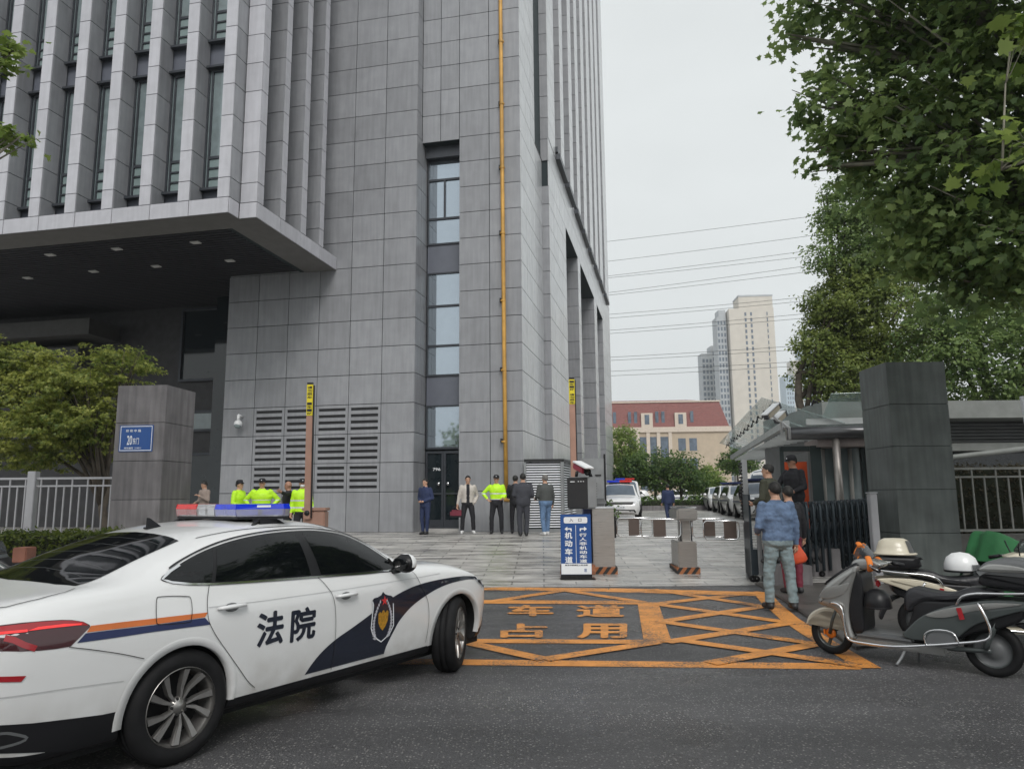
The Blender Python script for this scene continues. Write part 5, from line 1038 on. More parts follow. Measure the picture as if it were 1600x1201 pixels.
# ================================================================ FAR BUILDINGS, WIRES
mk('tile_red', (.21, .07, .06), .6, var=.12, scale=2); mk('tan_wall', (.47, .385, .29), .8, var=.08, scale=1); mk('cream_wall', (.56, .52, .46), .8, var=.06, scale=.3); mk('far_grey', (.40, .42, .44), .7, var=.1, scale=.5); mk('far_glass', (.10, .13, .17), .25, var=.3, scale=1.5); mk('cornice', (.58, .50, .42), .7, var=.08); mk('far_blue', (.42, .50, .56), .6, var=.08, scale=.2)
mh = thing('mansion_block', 'tan building with a red mansard roof and arched dormers at the end of the forecourt', 'building', (28, 130, 0)); rz = R(-4)
MM = Matrix.Translation((18, 130, 0)) @ Matrix.Rotation(rz, 4, 'Z')
def mp_(mb, name, m, par=None):
    if par is None: return part(mb, name, m, mh)
    o = mb.build(name, m, par); o.matrix_parent_inverse = (Matrix.Translation(mh.location)).inverted(); return o
def MB_(x0, x1, y0, y1, z0, z1): return MB().boxm(MM @ Matrix.Translation(((x0 + x1) / 2, (y0 + y1) / 2, (z0 + z1) / 2)), x1 - x0, y1 - y0, z1 - z0)
x0, x1 = -25, 20.0
mp_(MB_(x0, x1, 0, 14, 0, 12.2), 'wall', MT['tan_wall'])
mp_(MB_(x0, x1 + .3, -.35, 14.3, 12.2, 13.1), 'cornice', MT['cornice'])
mb = MB(); mb.add([MM @ Vector(v) for v in [(x0, -.1, 13.1), (x1, -.1, 13.1), (x1, 14, 13.1), (x0, 14, 13.1), (x0 + 1, 1.2, 17.6), (x1 - 1.3, 1.2, 17.6), (x1 - 1.3, 12.8, 17.6), (x0 + 1, 12.8, 17.6), (x0 + 4, 6, 18.6), (x1 - 6, 6, 18.6)]], [(0, 1, 5, 4), (1, 2, 6, 5), (2, 3, 7, 6), (3, 0, 4, 7), (4, 5, 9, 8), (6, 7, 8, 9), (5, 6, 9), (7, 4, 8)]); rf = mp_(mb, 'roof', MT['tile_red'])
for k in range(12):
    z = 13.4 + k * .36; mb = MB(); t_ = (z - 13.1) / 4.5; mb.boxm(MM @ Matrix.Translation(((x0 + x1) / 2, -.1 + 1.3 * t_ - .02, z)), x1 - x0 - 2.3 * t_, .06, .06); mp_(mb, 'tile_course', MT['lamp_dark'] if False else mat('tile_line', (.30, .11, .10), .7) if k == 0 else bpy.data.materials['tile_line'])
mp_(MB_(x0 + .8, x1 - 1.1, 1.0, 13, 17.6, 17.85), 'roof_edge', MT['cornice'])
def mwin(px, w_, z0, z1, y=-.03, mf='far_glass', bars=1):
    c = px; o = mp_(MB_(c - w_ / 2, c + w_ / 2, y - .02, y + .05, z0, z1), 'window', MT[mf])
    mb = MB()
    for a_, b_, cc, d in ((c - w_ / 2 - .1, c - w_ / 2, z0, z1), (c + w_ / 2, c + w_ / 2 + .1, z0, z1), (c - w_ / 2 - .1, c + w_ / 2 + .1, z1, z1 + .12), (c - w_ / 2 - .15, c + w_ / 2 + .15, z0 - .15, z0), (c - .04, c + .04, z0, z1)): mb.boxm(MM @ Matrix.Translation(((a_ + b_) / 2, y - .06, (cc + d) / 2)), b_ - a_, .08, d - cc)
    mp_(mb, 'frame', MT['cornice'], o)
def Xp(px): return (MM.inverted() @ gy(px, 680, 130)).x
for px in (961, 984.5, 994, 1027, 1036.5, 1081): mwin(Xp(px), .55, 13.7, 15.9, .15)
for px in (1011, 1063):
    c = Xp(px); par = mp_(MB_(c - 1.0, c + 1.0, -.35, 1.2, 13.1, 15.6), 'dormer', MT['cornice'])
    mb = MB(); mb.prism([(1.0 * math.cos(a), 1.0 * math.sin(a)) for a in [i * math.pi / 10 for i in range(11)]], MM @ Matrix.Translation((c, 0, 15.6)) @ Matrix.Rotation(R(90), 4, 'X'), -1.2, .35); mp_(mb, 'dormer_arch', MT['cornice'], par); mwin(c, .8, 13.6, 15.3, -.38)
for px in (987, 1005, 1019, 1037): mwin(Xp(px), 1.35, 2.0, 11.4)
for px in (1064, 1081):
    for z0 in (8.9, 5.4, 2.0): mwin(Xp(px), 1.3, z0, z0 + 2.2)
for k, px in enumerate((978, 996, 1012, 1028, 1046)): mp_(MB_(Xp(px) - .3, Xp(px) + .3, -.25, 0, 0, 12.2), 'pilaster', MT['cornice'])
def far_tower(name, label, P0, rz, boxes, strips, mname):
    t = thing(name, label, 'tower block', P0, rz); ti = Matrix()
    for nm, a_, m_ in boxes: mb = MB(); mb.box(*a_); mb.build(nm, MT[m_], t)
    for nm, a_, n_, m_ in strips:
        x0, x1, y0, y1, z0, z1 = a_; mb = MB()
        mb.box(x0, x1, y0, y1, z0, z1); o = mb.build(nm, MT['far_glass'], t)
        for k in range(n_): z = z0 + (z1 - z0) * k / n_; mb = MB(); mb.box(x0 - .02, x1 + .02, y0 - .12, y1 + .1, z, z + (z1 - z0) / n_ * .38); mb.build('sill', MT[m_], o)
    return t
# cream high-rise, face towards the camera, balconied grey flank to its left
st = []
for x in (7.2, 9.9): st.append(('window_strip', (x, x + .9, -.08, .2, 14, 87), 26, 'cream_wall'))
st.append(('window_strip', (17.6, 18.1, -.08, .2, 14, 87), 26, 'cream_wall'))
far_tower('high_rise', 'tall cream high-rise with two narrow dark window strips, highest in the far skyline', (104.6, 345, 0), R(-4),
    [('wall', (0, 21, 0, 16, 0, 89), 'cream_wall'), ('roof_block', (5, 21, 1, 12, 89, 95), 'cream_wall'), ('roof_parapet', (4.8, 21.2, .8, 12.2, 95, 95.8), 'far_grey')], st, 'cream_wall')
st = []
for k in range(3): st.append(('window_strip', (.35 + k * 1.5, 1.2 + k * 1.5, -.1, .2, 3, 84), 27, 'far_grey'))
far_tower('high_rise', 'grey balconied flank block joined to the left of the cream high-rise', (99.6, 349, 0), R(0),
    [('wall', (0, 4.6, 0, 8, 0, 86), 'far_grey'), ('crown', (1.2, 4.6, .5, 7, 86, 89.5), 'far_grey')], st, 'far_grey')
st = [('window_strip', (.4 + k * 1.8, 1.5 + k * 1.8, -.1, .2, 3, 70 + 4 * (k > 2)), 23, 'far_grey') for k in range(5)]
far_tower('high_rise', 'lower grey apartment slab left of the balconied flank block', (98.3, 375, 0), R(0),
    [('wall', (0, 5, 0, 8, 0, 73), 'far_grey'), ('crown', (5, 9.5, 0, 8, 0, 77), 'far_grey')], st, 'far_grey')
far_tower('high_rise', 'pale hazy tower just showing beside the camphor trees', (233, 620, 0), R(0), [('wall', (0, 7, 0, 14, 0, 100), 'far_blue'), ('wall', (7.2, 15, 1, 14, 0, 113), 'cream_wall'), ('crown', (15.2, 26, 2, 14, 0, 122), 'far_blue')],
    [('window_strip', (1 + 2 * k, 2 + 2 * k, -.1, .1, 5, 97), 24, 'far_blue') for k in range(3)], 'far_blue')
# wires
WR = [(377, 335), (408, 365), (431, 388), (434, 397), (457, 411), (461, 421), (491, 461), (497, 467), (516, 487), (521, 494), (558, 537), (563, 543), (580, 562), (587, 569)]
for i, (ya, yb) in enumerate(WR):
    a_ = gy(952, ya, 110 + 2 * (i % 2)); b_ = gy(1290, yb, 100 + 2 * (i % 2)); d = b_ - a_; mb = MB(); P = []
    for k in range(25):
        t = -1.2 + 3.6 * k / 24; p = a_ + d * t; p.z += 1.5 * (t - .5) ** 2 * .25 - .1; P.append(p)
    mb.tube(P, .028, 4, caps=False); wo = mb.build('overhead_wire', MT['plastic_black']); tag(wo, 'thin overhead power line, %s from the top of the sky, above the red roof' % ('highest,second,third,fourth,fifth,sixth,seventh,eighth,ninth,tenth,eleventh,twelfth,thirteenth,lowest'.split(',')[i]), 'power line', 'overhead power lines crossing the sky')
# ================================================================ FAR VEHICLES
SUVR = None
def suv(name, label, loc, rz, L_=4.7, Wd=1.86, H_=1.68, van=False, bar=False, group=None):
    t = thing(name, label, 'van' if van else 'car', loc, rz, group); h = Wd / 2
    # x forward, nose at +L/2
    f = L_ / 2
    if van:
        belt, roof, hood = 1.15, H_, 1.0
        top = [(-f, H_ * .62), (-f + .05, H_ * .96), (-f + .4, H_), (f - 1.75, H_), (f - 1.2, H_ * .95), (f - .55, hood + .12), (f - .2, hood), (f, .62)]
        wsh = [(f - 1.22, H_ * .93), (f - .60, hood + .16)]
    else:
        top = [(-f, .75), (-f + .03, 1.05), (-f + .35, 1.50), (-f + .7, H_ - .03), (-.5, H_), (.35, H_ - .06), (1.15, 1.10), (f - .5, .98), (f - .12, .86), (f, .62)]
        wsh = [(.42, H_ - .09), (1.12, 1.12)]
    roofw = [(-f, h * .8), (-f + .5, h * .74), (.35, h * .72), (1.2, h * .86) if not van else (f - .6, h * .86), (f - .1, h * .8), (f, h * .6)]
    beltz = [(-f, .7), (-f + .1, 1.0 if not van else 1.15), (.5, .98 if not van else 1.12), (1.2 if not van else f - .6, .96), (f - .2, .82), (f, .58)]
    wfull = [(-f, h * .86), (-f + .25, h * .98), (0, h), (f - .5, h * .97), (f - .15, h * .88), (f, h * .66)]
    sc_ = lambda k, s: [(x, v * s) for x, v in k]
    rows = [([(-9, 0), (9, 0)], [(-f, .35), (-f + .3, .22), (f - .3, .22), (f, .35)]), (sc_(wfull, .9), [(-f, .35), (-f + .3, .22), (f - .3, .22), (f, .35)]), (sc_(wfull, .98), [(-f, .42), (f, .42)]), (wfull, [(-f, .55), (f, .5)]),
            (sc_(wfull, .985), beltz), (roofw, sc_(top, .965)), (sc_(roofw, .6), sc_(top, .99)), ([(-9, 0), (9, 0)], top)]
    xs = sorted(set([-f, -f + .04, -f + .12, -f + .25] + [-f + .4 + (L_ - .8) * i / 22 for i in range(23)] + [f - .25, f - .12, f - .04, f]))
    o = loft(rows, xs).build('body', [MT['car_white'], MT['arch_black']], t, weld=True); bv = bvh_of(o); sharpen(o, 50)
    wx = (f - .95, -f + .95)
    TPp, FRp = projector(bv, '+z', .012), projector(bv, '+x', .012)
    mb = MB(); a_, b_ = wsh; patch_mesh(mb, [(a_[0], -h * .66), (a_[0], h * .66), (b_[0], h * .78), (b_[0], -h * .78)], TPp, .15); mb.build('windscreen', MT['far_glass'], t)
    mb = MB(); patch_mesh(mb, [(-.55, .68), (.55, .68), (.6, .80), (-.6, .80)], FRp, .15); mb.build('grille', MT['plastic_black'], t)
    mb = MB(); patch_mesh(mb, [(-.7, .34), (.7, .34), (.62, .46), (-.62, .46)], FRp, .15); mb.build('air_intake', MT['plastic_black'], t)
    mb = MB(); patch_mesh(mb, [(-.22, .52), (.22, .52), (.22, .62), (-.22, .62)], projector(bv, '+x', .03), .3); pl = mb.build('number_plate', MT['white_flat'], t)
    mb = MB(); text_on(mb, '苏A·0561警', lambda x, y: projector(bv, '+x', .045)(-(-.19 + .38 * x) * -1 if False else (-.19 + .38 * x), .54 + .06 * y)); mb.build('plate_text', MT['black_flat'], pl)
    for s_ in (-1, 1):
        mb = MB(); patch_mesh(mb, [(s_ * .60, .72), (s_ * .80, .74), (s_ * .80, .86), (s_ * .60, .82)], FRp, .15); mb.build('headlamp', MT['lens_clear'], t)
        SD = projector(bv, '-y' if s_ < 0 else '+y', .012); zb = 1.02 if not van else 1.16; zt = H_ - .16 if not van else H_ - .42
        if van: PW = [(-f + .4, zb), (-f + .4, zt), (f - 1.45, zt), (f - .85, zb)]
        else: PW = [(-f + .45, zb), (-f + .75, zt), (.25, zt), (.98, zb)]
        mb = MB(); patch_mesh(mb, PW, SD, .2); mb.build('side_windows', MT['car_glass'], t)
        mb = MB(); patch_mesh(mb, [(-f + .3, .72), (f - 1.0, .72), (f - 1.0, .82), (-f + .3, .82)], SD, .3); mb.build('blue_stripe', MT['decal_blue'], t)
        mb = MB(); mb.ball(((.95 if not van else f - .75), s_ * (h + .10), 1.08), .07, .11, .08, n=10); mb.build('mirror', MT['car_white'] if not van else MT['plastic_black'], t)
        for x in wx:
            mb = MB(); mb.lathe([(.001, 0), (.40, 0), (.40, .012), (.001, .012)], Matrix.Translation((x, s_ * h * .972, .36)) @ Matrix.Rotation(R(-90) * s_, 4, 'X'), 20); mb.build('wheel_arch', MT['arch_black'], t)
            wheel(t, x, s_ * (h - .09), rt=.34, wd=.24, side=s_, detail=False)
    if bar:
        BB_, RB_ = (MT['bar_blue'], MT['bar_red']) if 'patrol' in label else (MT['decal_blue'], MT['decal_blue'])
        mb = MB(); mb.box(-.25, .05, -.6, .0, H_ + .04, H_ + .14, 0, .02); mb.build('light_bar', BB_, t); mb = MB(); mb.box(-.25, .05, .0, .6, H_ + .04, H_ + .14, 0, .02); mb.build('light_bar', RB_, t)
        mb = MB(); mb.box(-.2, 0, -.5, .5, H_ - .03, H_ + .04); mb.build('bar_bracket', MT['plastic_black'], t)
    return t
Z4 = .42
p = gz(972, 812, Z4); suv('police_car', 'white patrol SUV with light bar facing us at the end of the lane', (p.x + .25, p.y + 2.2, Z4), R(-86 - 12), bar=True)
p = gz(985, 806, Z4); suv('police_van', 'taller white patrol van right behind the facing patrol SUV', (p.x + .9, p.y + 7.5, Z4), R(-86 - 12), L_=5.0, H_=2.0, van=True, bar=True)
rowv = [(1160, 822, 'white parked car nearest in the right-hand row, behind the dark uniformed officer', .0), (1142, 812, 'second white parked car from the near end of the right-hand row', .0), (1126, 806, 'third white parked car in the right-hand row, next to last', 0), (1108, 799, 'white parked car at the far end of the right-hand row', 0)]
for i, (px, py, lab, _) in enumerate(rowv):
    Y = 31.5 + i * 5.6; X = (px - 800) / 1150 * Y + .95 + (.35 if i == 0 else .1); suv('parked_car', lab, (X, Y + 2.2, Z4), R(-90 - 9), H_=1.60 if i % 2 else 1.66, bar=(i < 3), group='white cars parked along the right side of the lane')
suv('minibus', 'white high-roof minibus parked behind the right-hand row of cars', (17.9, 49.5, Z4), R(-155), L_=5.9, Wd=2.0, H_=2.75, van=True)
for i, (x, y) in enumerate([(9.8, 67), (14.8, 68), (19.5, 67.5)]): suv('parked_car', ['white car glimpsed under the courtyard trees, leftmost of three', 'white car glimpsed under the middle courtyard tree', 'white car glimpsed under the courtyard trees, rightmost of three'][i], (x, y, Z4), R(-175), H_=1.5, group='white cars parked beyond the courtyard hedge')
# ================================================================ VEGETATION
def leaf_mat(name, c1, c2, rough=.45):
    m = bpy.data.materials.new(name); m.use_nodes = True; t = m.node_tree; N = t.nodes; L = t.links; b = N['Principled BSDF']
    ge = N.new('ShaderNodeNewGeometry'); tc = N.new('ShaderNodeTexCoord'); nz = N.new('ShaderNodeTexNoise'); nz.inputs['Scale'].default_value = .9; nz.inputs['Detail'].default_value = 3; L.new(tc.outputs['Object'], nz.inputs['Vector'])
    ad = N.new('ShaderNodeMath'); ad.operation = 'MULTIPLY_ADD'; ad.inputs[1].default_value = .5; L.new(ge.outputs['Random Per Island'], ad.inputs[0]); L.new(nz.outputs[0], ad.inputs[2])
    mr = N.new('ShaderNodeMapRange'); mr.inputs[1].default_value = .45; mr.inputs[2].default_value = 1.05; L.new(ad.outputs[0], mr.inputs[0])
    mx = N.new('ShaderNodeMix'); mx.data_type = 'RGBA'; L.new(mr.outputs[0], mx.inputs[0]); mx.inputs[6].default_value = (*c1, 1); mx.inputs[7].default_value = (*c2, 1)
    L.new(mx.outputs[2], b.inputs['Base Color']); b.inputs['Roughness'].default_value = rough; b.inputs['Specular IOR Level'].default_value = .35
    tr = N.new('ShaderNodeBsdfTranslucent'); L.new(mx.outputs[2], tr.inputs['Color']); ms = N.new('ShaderNodeMixShader'); ms.inputs[0].default_value = .52
    L.new(b.outputs[0], ms.inputs[1]); L.new(tr.outputs[0], ms.inputs[2]); L.new(ms.outputs[0], N['Material Output'].inputs['Surface']); return m
MT['leaf_plane'] = leaf_mat('leaf_plane', (.125, .20, .075), (.31, .41, .14)); MT['leaf_camphor'] = leaf_mat('leaf_camphor', (.10, .15, .045), (.33, .39, .11))
MT['leaf_maple'] = leaf_mat('leaf_maple', (.11, .17, .035), (.40, .42, .10)); MT['leaf_yard'] = leaf_mat('leaf_yard', (.045, .10, .028), (.14, .22, .05)); MT['leaf_light'] = leaf_mat('leaf_light', (.14, .22, .045), (.30, .38, .10)); MT['leaf_hedge'] = leaf_mat('leaf_hedge', (.035, .065, .012), (.14, .17, .03)); MT['leaf_red'] = leaf_mat('leaf_red', (.045, .04, .025), (.10, .085, .05))
mk('bark', (.085, .07, .055), .9, var=.35, scale=6, bump=.6, bscale=25); mk('bark_plane', (.20, .19, .15), .85, var=.45, scale=4)
import numpy as np
PLANE = [(0, 0), (.22, -.10), (.50, .02), (.36, .20), (.60, .42), (.30, .44), (.24, .66), (.10, .60), (0, 1.0), (-.10, .60), (-.24, .66), (-.30, .44), (-.60, .42), (-.36, .20), (-.50, .02), (-.22, -.10)]
OVAL = [(0, 0), (.26, .35), (.20, .72), (0, 1.0), (-.20, .72), (-.26, .35)]
TINY = [(0, 0), (.30, .45), (0, 1.0), (-.30, .45)]
FINGER = [(0, 0), (.16, .2), (.62, .38), (.20, .44), (.30, .95), (0, .60), (-.30, .95), (-.20, .44), (-.62, .38), (-.16, .2)]
def leaves(name, blobs, n, size, shape, m, parent, seed=1, shell=.55, droop=.3, clump=14, flat=.0):
    """n leaves in clumps spread through ellipsoid blobs [(centre, (rx,ry,rz))]; world coords"""
    g = np.random.default_rng(seed); sh = np.array([(x, y, 0) for x, y in shape], float); K = len(sh)
    vol = np.array([b[1][0] * b[1][1] * b[1][2] for b in blobs]) ** .75; vol /= vol.sum(); nc = max(1, n // clump)
    bi = g.choice(len(blobs), nc, p=vol); C_ = np.array([blobs[i][0] for i in bi], float); Rr = np.array([blobs[i][1] for i in bi], float)
    d = g.normal(size=(nc, 3)); d /= np.linalg.norm(d, axis=1)[:, None]; r = shell + (1.0 - shell) * g.random(nc); r *= (1 + .05 * g.normal(size=nc)); cc = C_ + d * r[:, None] * Rr
    cr = size * (1.2 + 1.6 * g.random(nc)); idx = np.repeat(np.arange(nc), clump); P = cc[idx] + g.normal(size=(len(idx), 3)) * (cr[idx] * .48)[:, None] * np.array([1, 1, .55 if flat == 0 else flat])
    N = len(P); out = d[idx] * .7 + g.normal(size=(N, 3)) * .55 + np.array([0, 0, .75]); out /= np.linalg.norm(out, axis=1)[:, None]
    t = g.normal(size=(N, 3)) + d[idx] * .6 - np.array([0, 0, droop]); t -= out * (t * out).sum(1)[:, None]; t /= np.linalg.norm(t, axis=1)[:, None]; bta = np.cross(out, t)
    s = size * (.65 + .6 * g.random(N)); v = P[:, None, :] + (bta[:, None, :] * sh[None, :, 0:1] + t[:, None, :] * (sh[None, :, 1:2] - .3) - out[:, None, :] * (np.abs(sh[None, :, 0:1]) * .35)) * s[:, None, None]
    v = v.reshape(-1, 3); off = np.array(parent.location) if parent is not None else 0; v = v - off
    me = bpy.data.meshes.new(name); me.vertices.add(N * K); me.vertices.foreach_set('co', v.ravel().astype('f')); me.loops.add(N * K); me.loops.foreach_set('vertex_index', np.arange(N * K, dtype='i')); me.polygons.add(N); me.polygons.foreach_set('loop_start', np.arange(0, N * K, K, dtype='i')); me.polygons.foreach_set('loop_total', np.full(N, K, dtype='i'))
    me.materials.append(m); me.update(calc_edges=True); o = bpy.data.objects.new(name, me); COL.objects.link(o); o.parent = parent; return o
def limbs(root, base, top, r0, blobs, m, nb=7, seed=3, name='trunk'):
    r_ = random.Random(seed); mb = MB(); b0, t0 = Vector(base), Vector(top); off = Vector(root.location)
    k = 6; P = [b0.lerp(t0, i / k) + Vector((r_.uniform(-1, 1), r_.uniform(-1, 1), 0)) * .06 * (t0 - b0).length * .3 * (i > 0) for i in range(k + 1)]
    mb.tube([p - off for p in P], [r0 * (1.25 if i == 0 else 1 - .55 * i / k) for i in range(k + 1)], 10)
    for i in range(nb):
        c, rr = blobs[i % len(blobs)]; c = Vector(c) + Vector((r_.uniform(-.5, .5) * rr[0], r_.uniform(-.5, .5) * rr[1], r_.uniform(-.3, .4) * rr[2])); s = P[r_.randint(2, k)]; mid = s.lerp(c, .5) + Vector((0, 0, .12 * (c - s).length))
        mb.tube([s - off, s.lerp(mid, .6) - off, mid - off, mid.lerp(c, .6) - off, c - off], [r0 * .42, r0 * .34, r0 * .26, r0 * .16, r0 * .05], 7)
        for q in range(3):
            e = c + Vector((r_.uniform(-.6, .6) * rr[0], r_.uniform(-.6, .6) * rr[1], r_.uniform(-.2, .6) * rr[2])); mb.tube([mid - off, mid.lerp(e, .5) + Vector((0, 0, .1)) - off, e - off], [r0 * .18, r0 * .1, r0 * .02], 5)
    mb.build(name, m, root)
def tree(name, label, base, top, r0, blobs, n, size, shape, lm, bark='bark', seed=1, group=None, cat='tree', **k):
    t = thing(name, label, cat, base, 0, group); limbs(t, base, top, r0, blobs, MT[bark], nb=max(5, len(blobs)), seed=seed); leaves('crown', blobs, n, size, shape, MT[lm], t, seed, **k); return t
def B(px, py, Y, r, ry=None, rz=None):   # crown lobe centred on a sight line at depth Y, radii in metres
    p = gy(px, py, Y); return ((p.x, p.y, p.z), (r, ry or r, rz or r * .8))
# spreading yellow-green maple behind the left fence
tree('maple_tree', 'broad feathery maple with yellow-green leaves behind the left fence', (-9.6, 17.6, .1), (-9.7, 17.6, 2.6), .13,
     [B(25, 570, 17.5, 1.0, rz=.65), B(95, 625, 17.5, 1.35, rz=.75), B(180, 555, 17.3, .85, rz=.28), B(215, 575, 17.2, .62, rz=.22), B(150, 600, 17.2, 1.2, rz=.5), B(10, 640, 17.5, 1.3, rz=.9), B(120, 680, 17.6, 1.3, rz=.7), B(40, 710, 17.8, 1.3, rz=.5), B(60, 590, 17.3, .8, rz=.4), B(-60, 590, 17.5, 1.5), B(70, 560, 17.4, .8, rz=.35), B(110, 590, 17.2, .9, rz=.4), B(60, 665, 16.9, 1.2, rz=.7), B(140, 650, 16.9, 1.0, rz=.5), B(150, 700, 17.9, .6, rz=.4)], 40000, .085, FINGER, 'leaf_maple', seed=5, shell=.25, flat=.35, clump=22)
# near plane tree leaf tips at the upper left (its trunk stands off frame, left of the camera)
bl = [B(-30, 75, 9, .42, rz=.30), B(10, 108, 9, .26, rz=.18), B(18, 75, 9, .22, rz=.16), B(20, 212, 9, .30, rz=.08), B(-20, 205, 9, .35, rz=.12), B(-160, 100, 9.5, 1.0)]
tree('plane_tree', 'plane tree whose bright leaf tips reach in at the upper left edge', (-9.4, 8.6, 0), (-9.2, 8.8, 4.5), .2, bl, 2600, .11, PLANE, 'leaf_light', 'bark_plane', seed=8, shell=.1, clump=8)
# the big plane tree hanging over the scooters
bl = [B(1275, 30, 11, .75, rz=.5), B(1238, 62, 11, .42, rz=.22), B(1285, 130, 11, .5, rz=.3), B(1265, 175, 11, .35, rz=.25), B(1300, 215, 11, .5, rz=.35), B(1290, 262, 11, .35, rz=.2), B(1360, 60, 11, 1.0), B(1310, 165, 11, .62, rz=.5), B(1375, 165, 10.8, .95), B(1345, 245, 11, .7, rz=.6), B(1450, 60, 10.5, 1.1), B(1460, 190, 10.3, 1.2), B(1410, 300, 10.8, .95), B(1500, 320, 10.3, 1.2), B(1560, 100, 9.8, 1.3), B(1590, 250, 9.8, 1.3), B(1450, 400, 10.8, .85), B(1540, 430, 10.5, 1.1), B(1610, 400, 10, 1.2), B(1300, -60, 10.5, 1.2), B(1420, -90, 10, 1.5), B(1560, -80, 9.5, 1.6), B(1700, 100, 9.5, 1.8), B(1750, 350, 9.5, 1.5)]
bl += [((9.5, 7.5, 8.2), (2.6, 2.4, 1.4)), ((7.0, 8.0, 9.4), (2.0, 2.0, 1.0)), ((10.5, 4.5, 7.5), (2.6, 2.4, 1.3)), ((6.8, 5.0, 9.6), (1.9, 1.8, .9)), ((12.5, 9.0, 6.5), (2.6, 2.4, 1.6))]
tree('plane_tree', 'large dark plane tree whose broad leaves fill the upper right of the view', (10.6, 9.6, 0), (10.0, 9.9, 5.2), .28, bl, 34000, .14, PLANE, 'leaf_plane', 'bark_plane', seed=11, shell=.15, clump=9)
bl = [B(1560, 265, 6.6, .35, rz=.18), B(1600, 215, 6.6, .4, rz=.2), B(1590, 55, 6.8, .35, rz=.25)]
t = thing('near_branch', 'lighter sprays of plane leaves nearest the camera at the right edge', 'branch', bl[0][0]); limbs(t, (7.2, 6.9, 5.6), bl[0][0], .03, bl, MT['bark_plane'], nb=3, name='twig'); leaves('leaves', bl, 110, .15, PLANE, MT['leaf_light'], t, 13, .2); (lambda *a: None)(t, 'lighter sprays of plane leaves nearest the camera at the right edge', 'foliage')
# camphor trees behind the gatehouse
tree('camphor_tree', 'dense olive camphor tree with a bright left side above the glass canopy', (11.2, 27.5, .4), (10.8, 27.5, 6.0), .25, [B(1335, 470, 27, 1.6), B(1390, 500, 27, 2.2), B(1300, 520, 27.5, 1.3), B(1282, 590, 28, 1.2), B(1340, 590, 27, 2.0), B(1420, 590, 26.5, 1.9), B(1330, 430, 27, 1.0), B(1290, 480, 27, 1.0), B(1275, 540, 27, .9)], 42000, .135, OVAL, 'leaf_camphor', seed=21, shell=.55, clump=16)
tree('camphor_tree', 'taller thin-topped camphor tree rising left of the big plane tree', (14.2, 30, .4), (13.2, 29, 8.5), .3, [B(1320, 350, 27, 1.2), B(1300, 340, 27, .7), B(1370, 320, 27, 1.6), B(1400, 400, 27, 2.0), B(1350, 400, 27, 1.3), B(1460, 360, 27, 2.2), B(1330, 285, 27, .6), B(1290, 400, 27, .9), B(1310, 300, 27, .8)], 30000, .135, OVAL, 'leaf_plane', seed=22, shell=.35, clump=12)
tree('camphor_tree', 'dark camphor tree behind the side building, lowest foliage at right', (17, 25.5, .4), (16.8, 25.5, 5.0), .3, [B(1480, 560, 24, 2.0), B(1540, 500, 24, 2.2), B(1600, 560, 23, 2.2), B(1560, 620, 24, 1.5), B(1660, 480, 23, 2.5), B(1480, 480, 24, 1.6)], 22000, .15, OVAL, 'leaf_plane', seed=23, shell=.3, clump=12)
# courtyard trees in front of the tan building
yard = [(968, 700, 60, 1.8, 'leaf_light', 'bright yellow-green tree hugging the tower corner at the far end', 705), (988, 735, 57, 1.6, 'leaf_yard', 'dark round courtyard tree just right of the tower corner', 740), (1022, 735, 58, 2.0, 'leaf_yard', 'courtyard tree behind the walking man, second dark crown', 738), (1063, 742, 56, 2.1, 'leaf_yard', 'broad courtyard tree right of the walking man', 742), (1100, 752, 60, 1.5, 'leaf_light', 'light green low tree at the right end of the courtyard row', 755), (1152, 720, 66, 1.6, 'leaf_yard', 'dark tree behind the minibus roof', 722)]
for i, (px, py, Y, r, lm, lab, _) in enumerate(yard):
    c = gy(px, py, Y); k = 1.0 if i else 1.35
    tree('courtyard_tree', lab, (c.x, Y, .42), (c.x, Y, c.z - .3), .13, [((c.x, Y, c.z), (r, r, r * .72 * k)), ((c.x - r * .6, Y, c.z - r * .25), (r * .6, r * .6, r * .45)), ((c.x + r * .65, Y - .3, c.z - r * .2), (r * .6, r * .6, r * .45)), ((c.x + .2 * r, Y, c.z + r * .5 * k), (r * .55, r * .55, r * .4))], 3600, .24, OVAL, lm, seed=40 + i, group='courtyard trees before the tan building', shell=.5, clump=9)
c = gy(965, 660, 60); 
def hedge(name, label, x0, x1, y0, y1, z0, z1, n, size, lm, seed, rz=0.):
    t = thing(name, label, 'hedge', ((x0 + x1) / 2, (y0 + y1) / 2, z0)); g = np.random.default_rng(seed)
    mb = MB(); mb.box(x0 + .08, x1 - .08, y0 + .08, y1 - .08, z0, z1 - .08); part(mb, 'inner_twigs', mat(name + '_core' + str(seed), (.018, .022, .01), .9), t)
    bl = []; k = int((x1 - x0) / .22); q = .10
    for i in range(k):
        x = x0 + (x1 - x0) * (i + .5) / k
        for yy in (y0 + q, (y0 + y1) / 2, y1 - q): bl.append(((x, yy, z1 - q + .03 * g.random()), (.16, .20, .10)))
        zz = z1 - .25
        while zz > z0 + .05: bl.append(((x, y0 + q * .6, zz), (.16, .10, .14))); zz -= .22
    leaves('foliage', bl, n, size, OVAL, MT[lm], t, seed, shell=.2, clump=6); return t
hedge('clipped_hedge', 'clipped green hedge running in front of the left fence', -15.5, -6.2, 13.9, 14.9, .05, .98, 20000, .075, 'leaf_hedge', 61)
hedge('low_hedge', 'low clipped hedge in front of the courtyard trees', 6.5, 20, 52, 54, .42, 1.15, 7000, .12, 'leaf_yard', 62)
mb = MB(); mb.box(6.3, 20.2, 51.6, 51.9, .42, .75); struct(mb.build('courtyard_kerb', MT['stone_dark']))
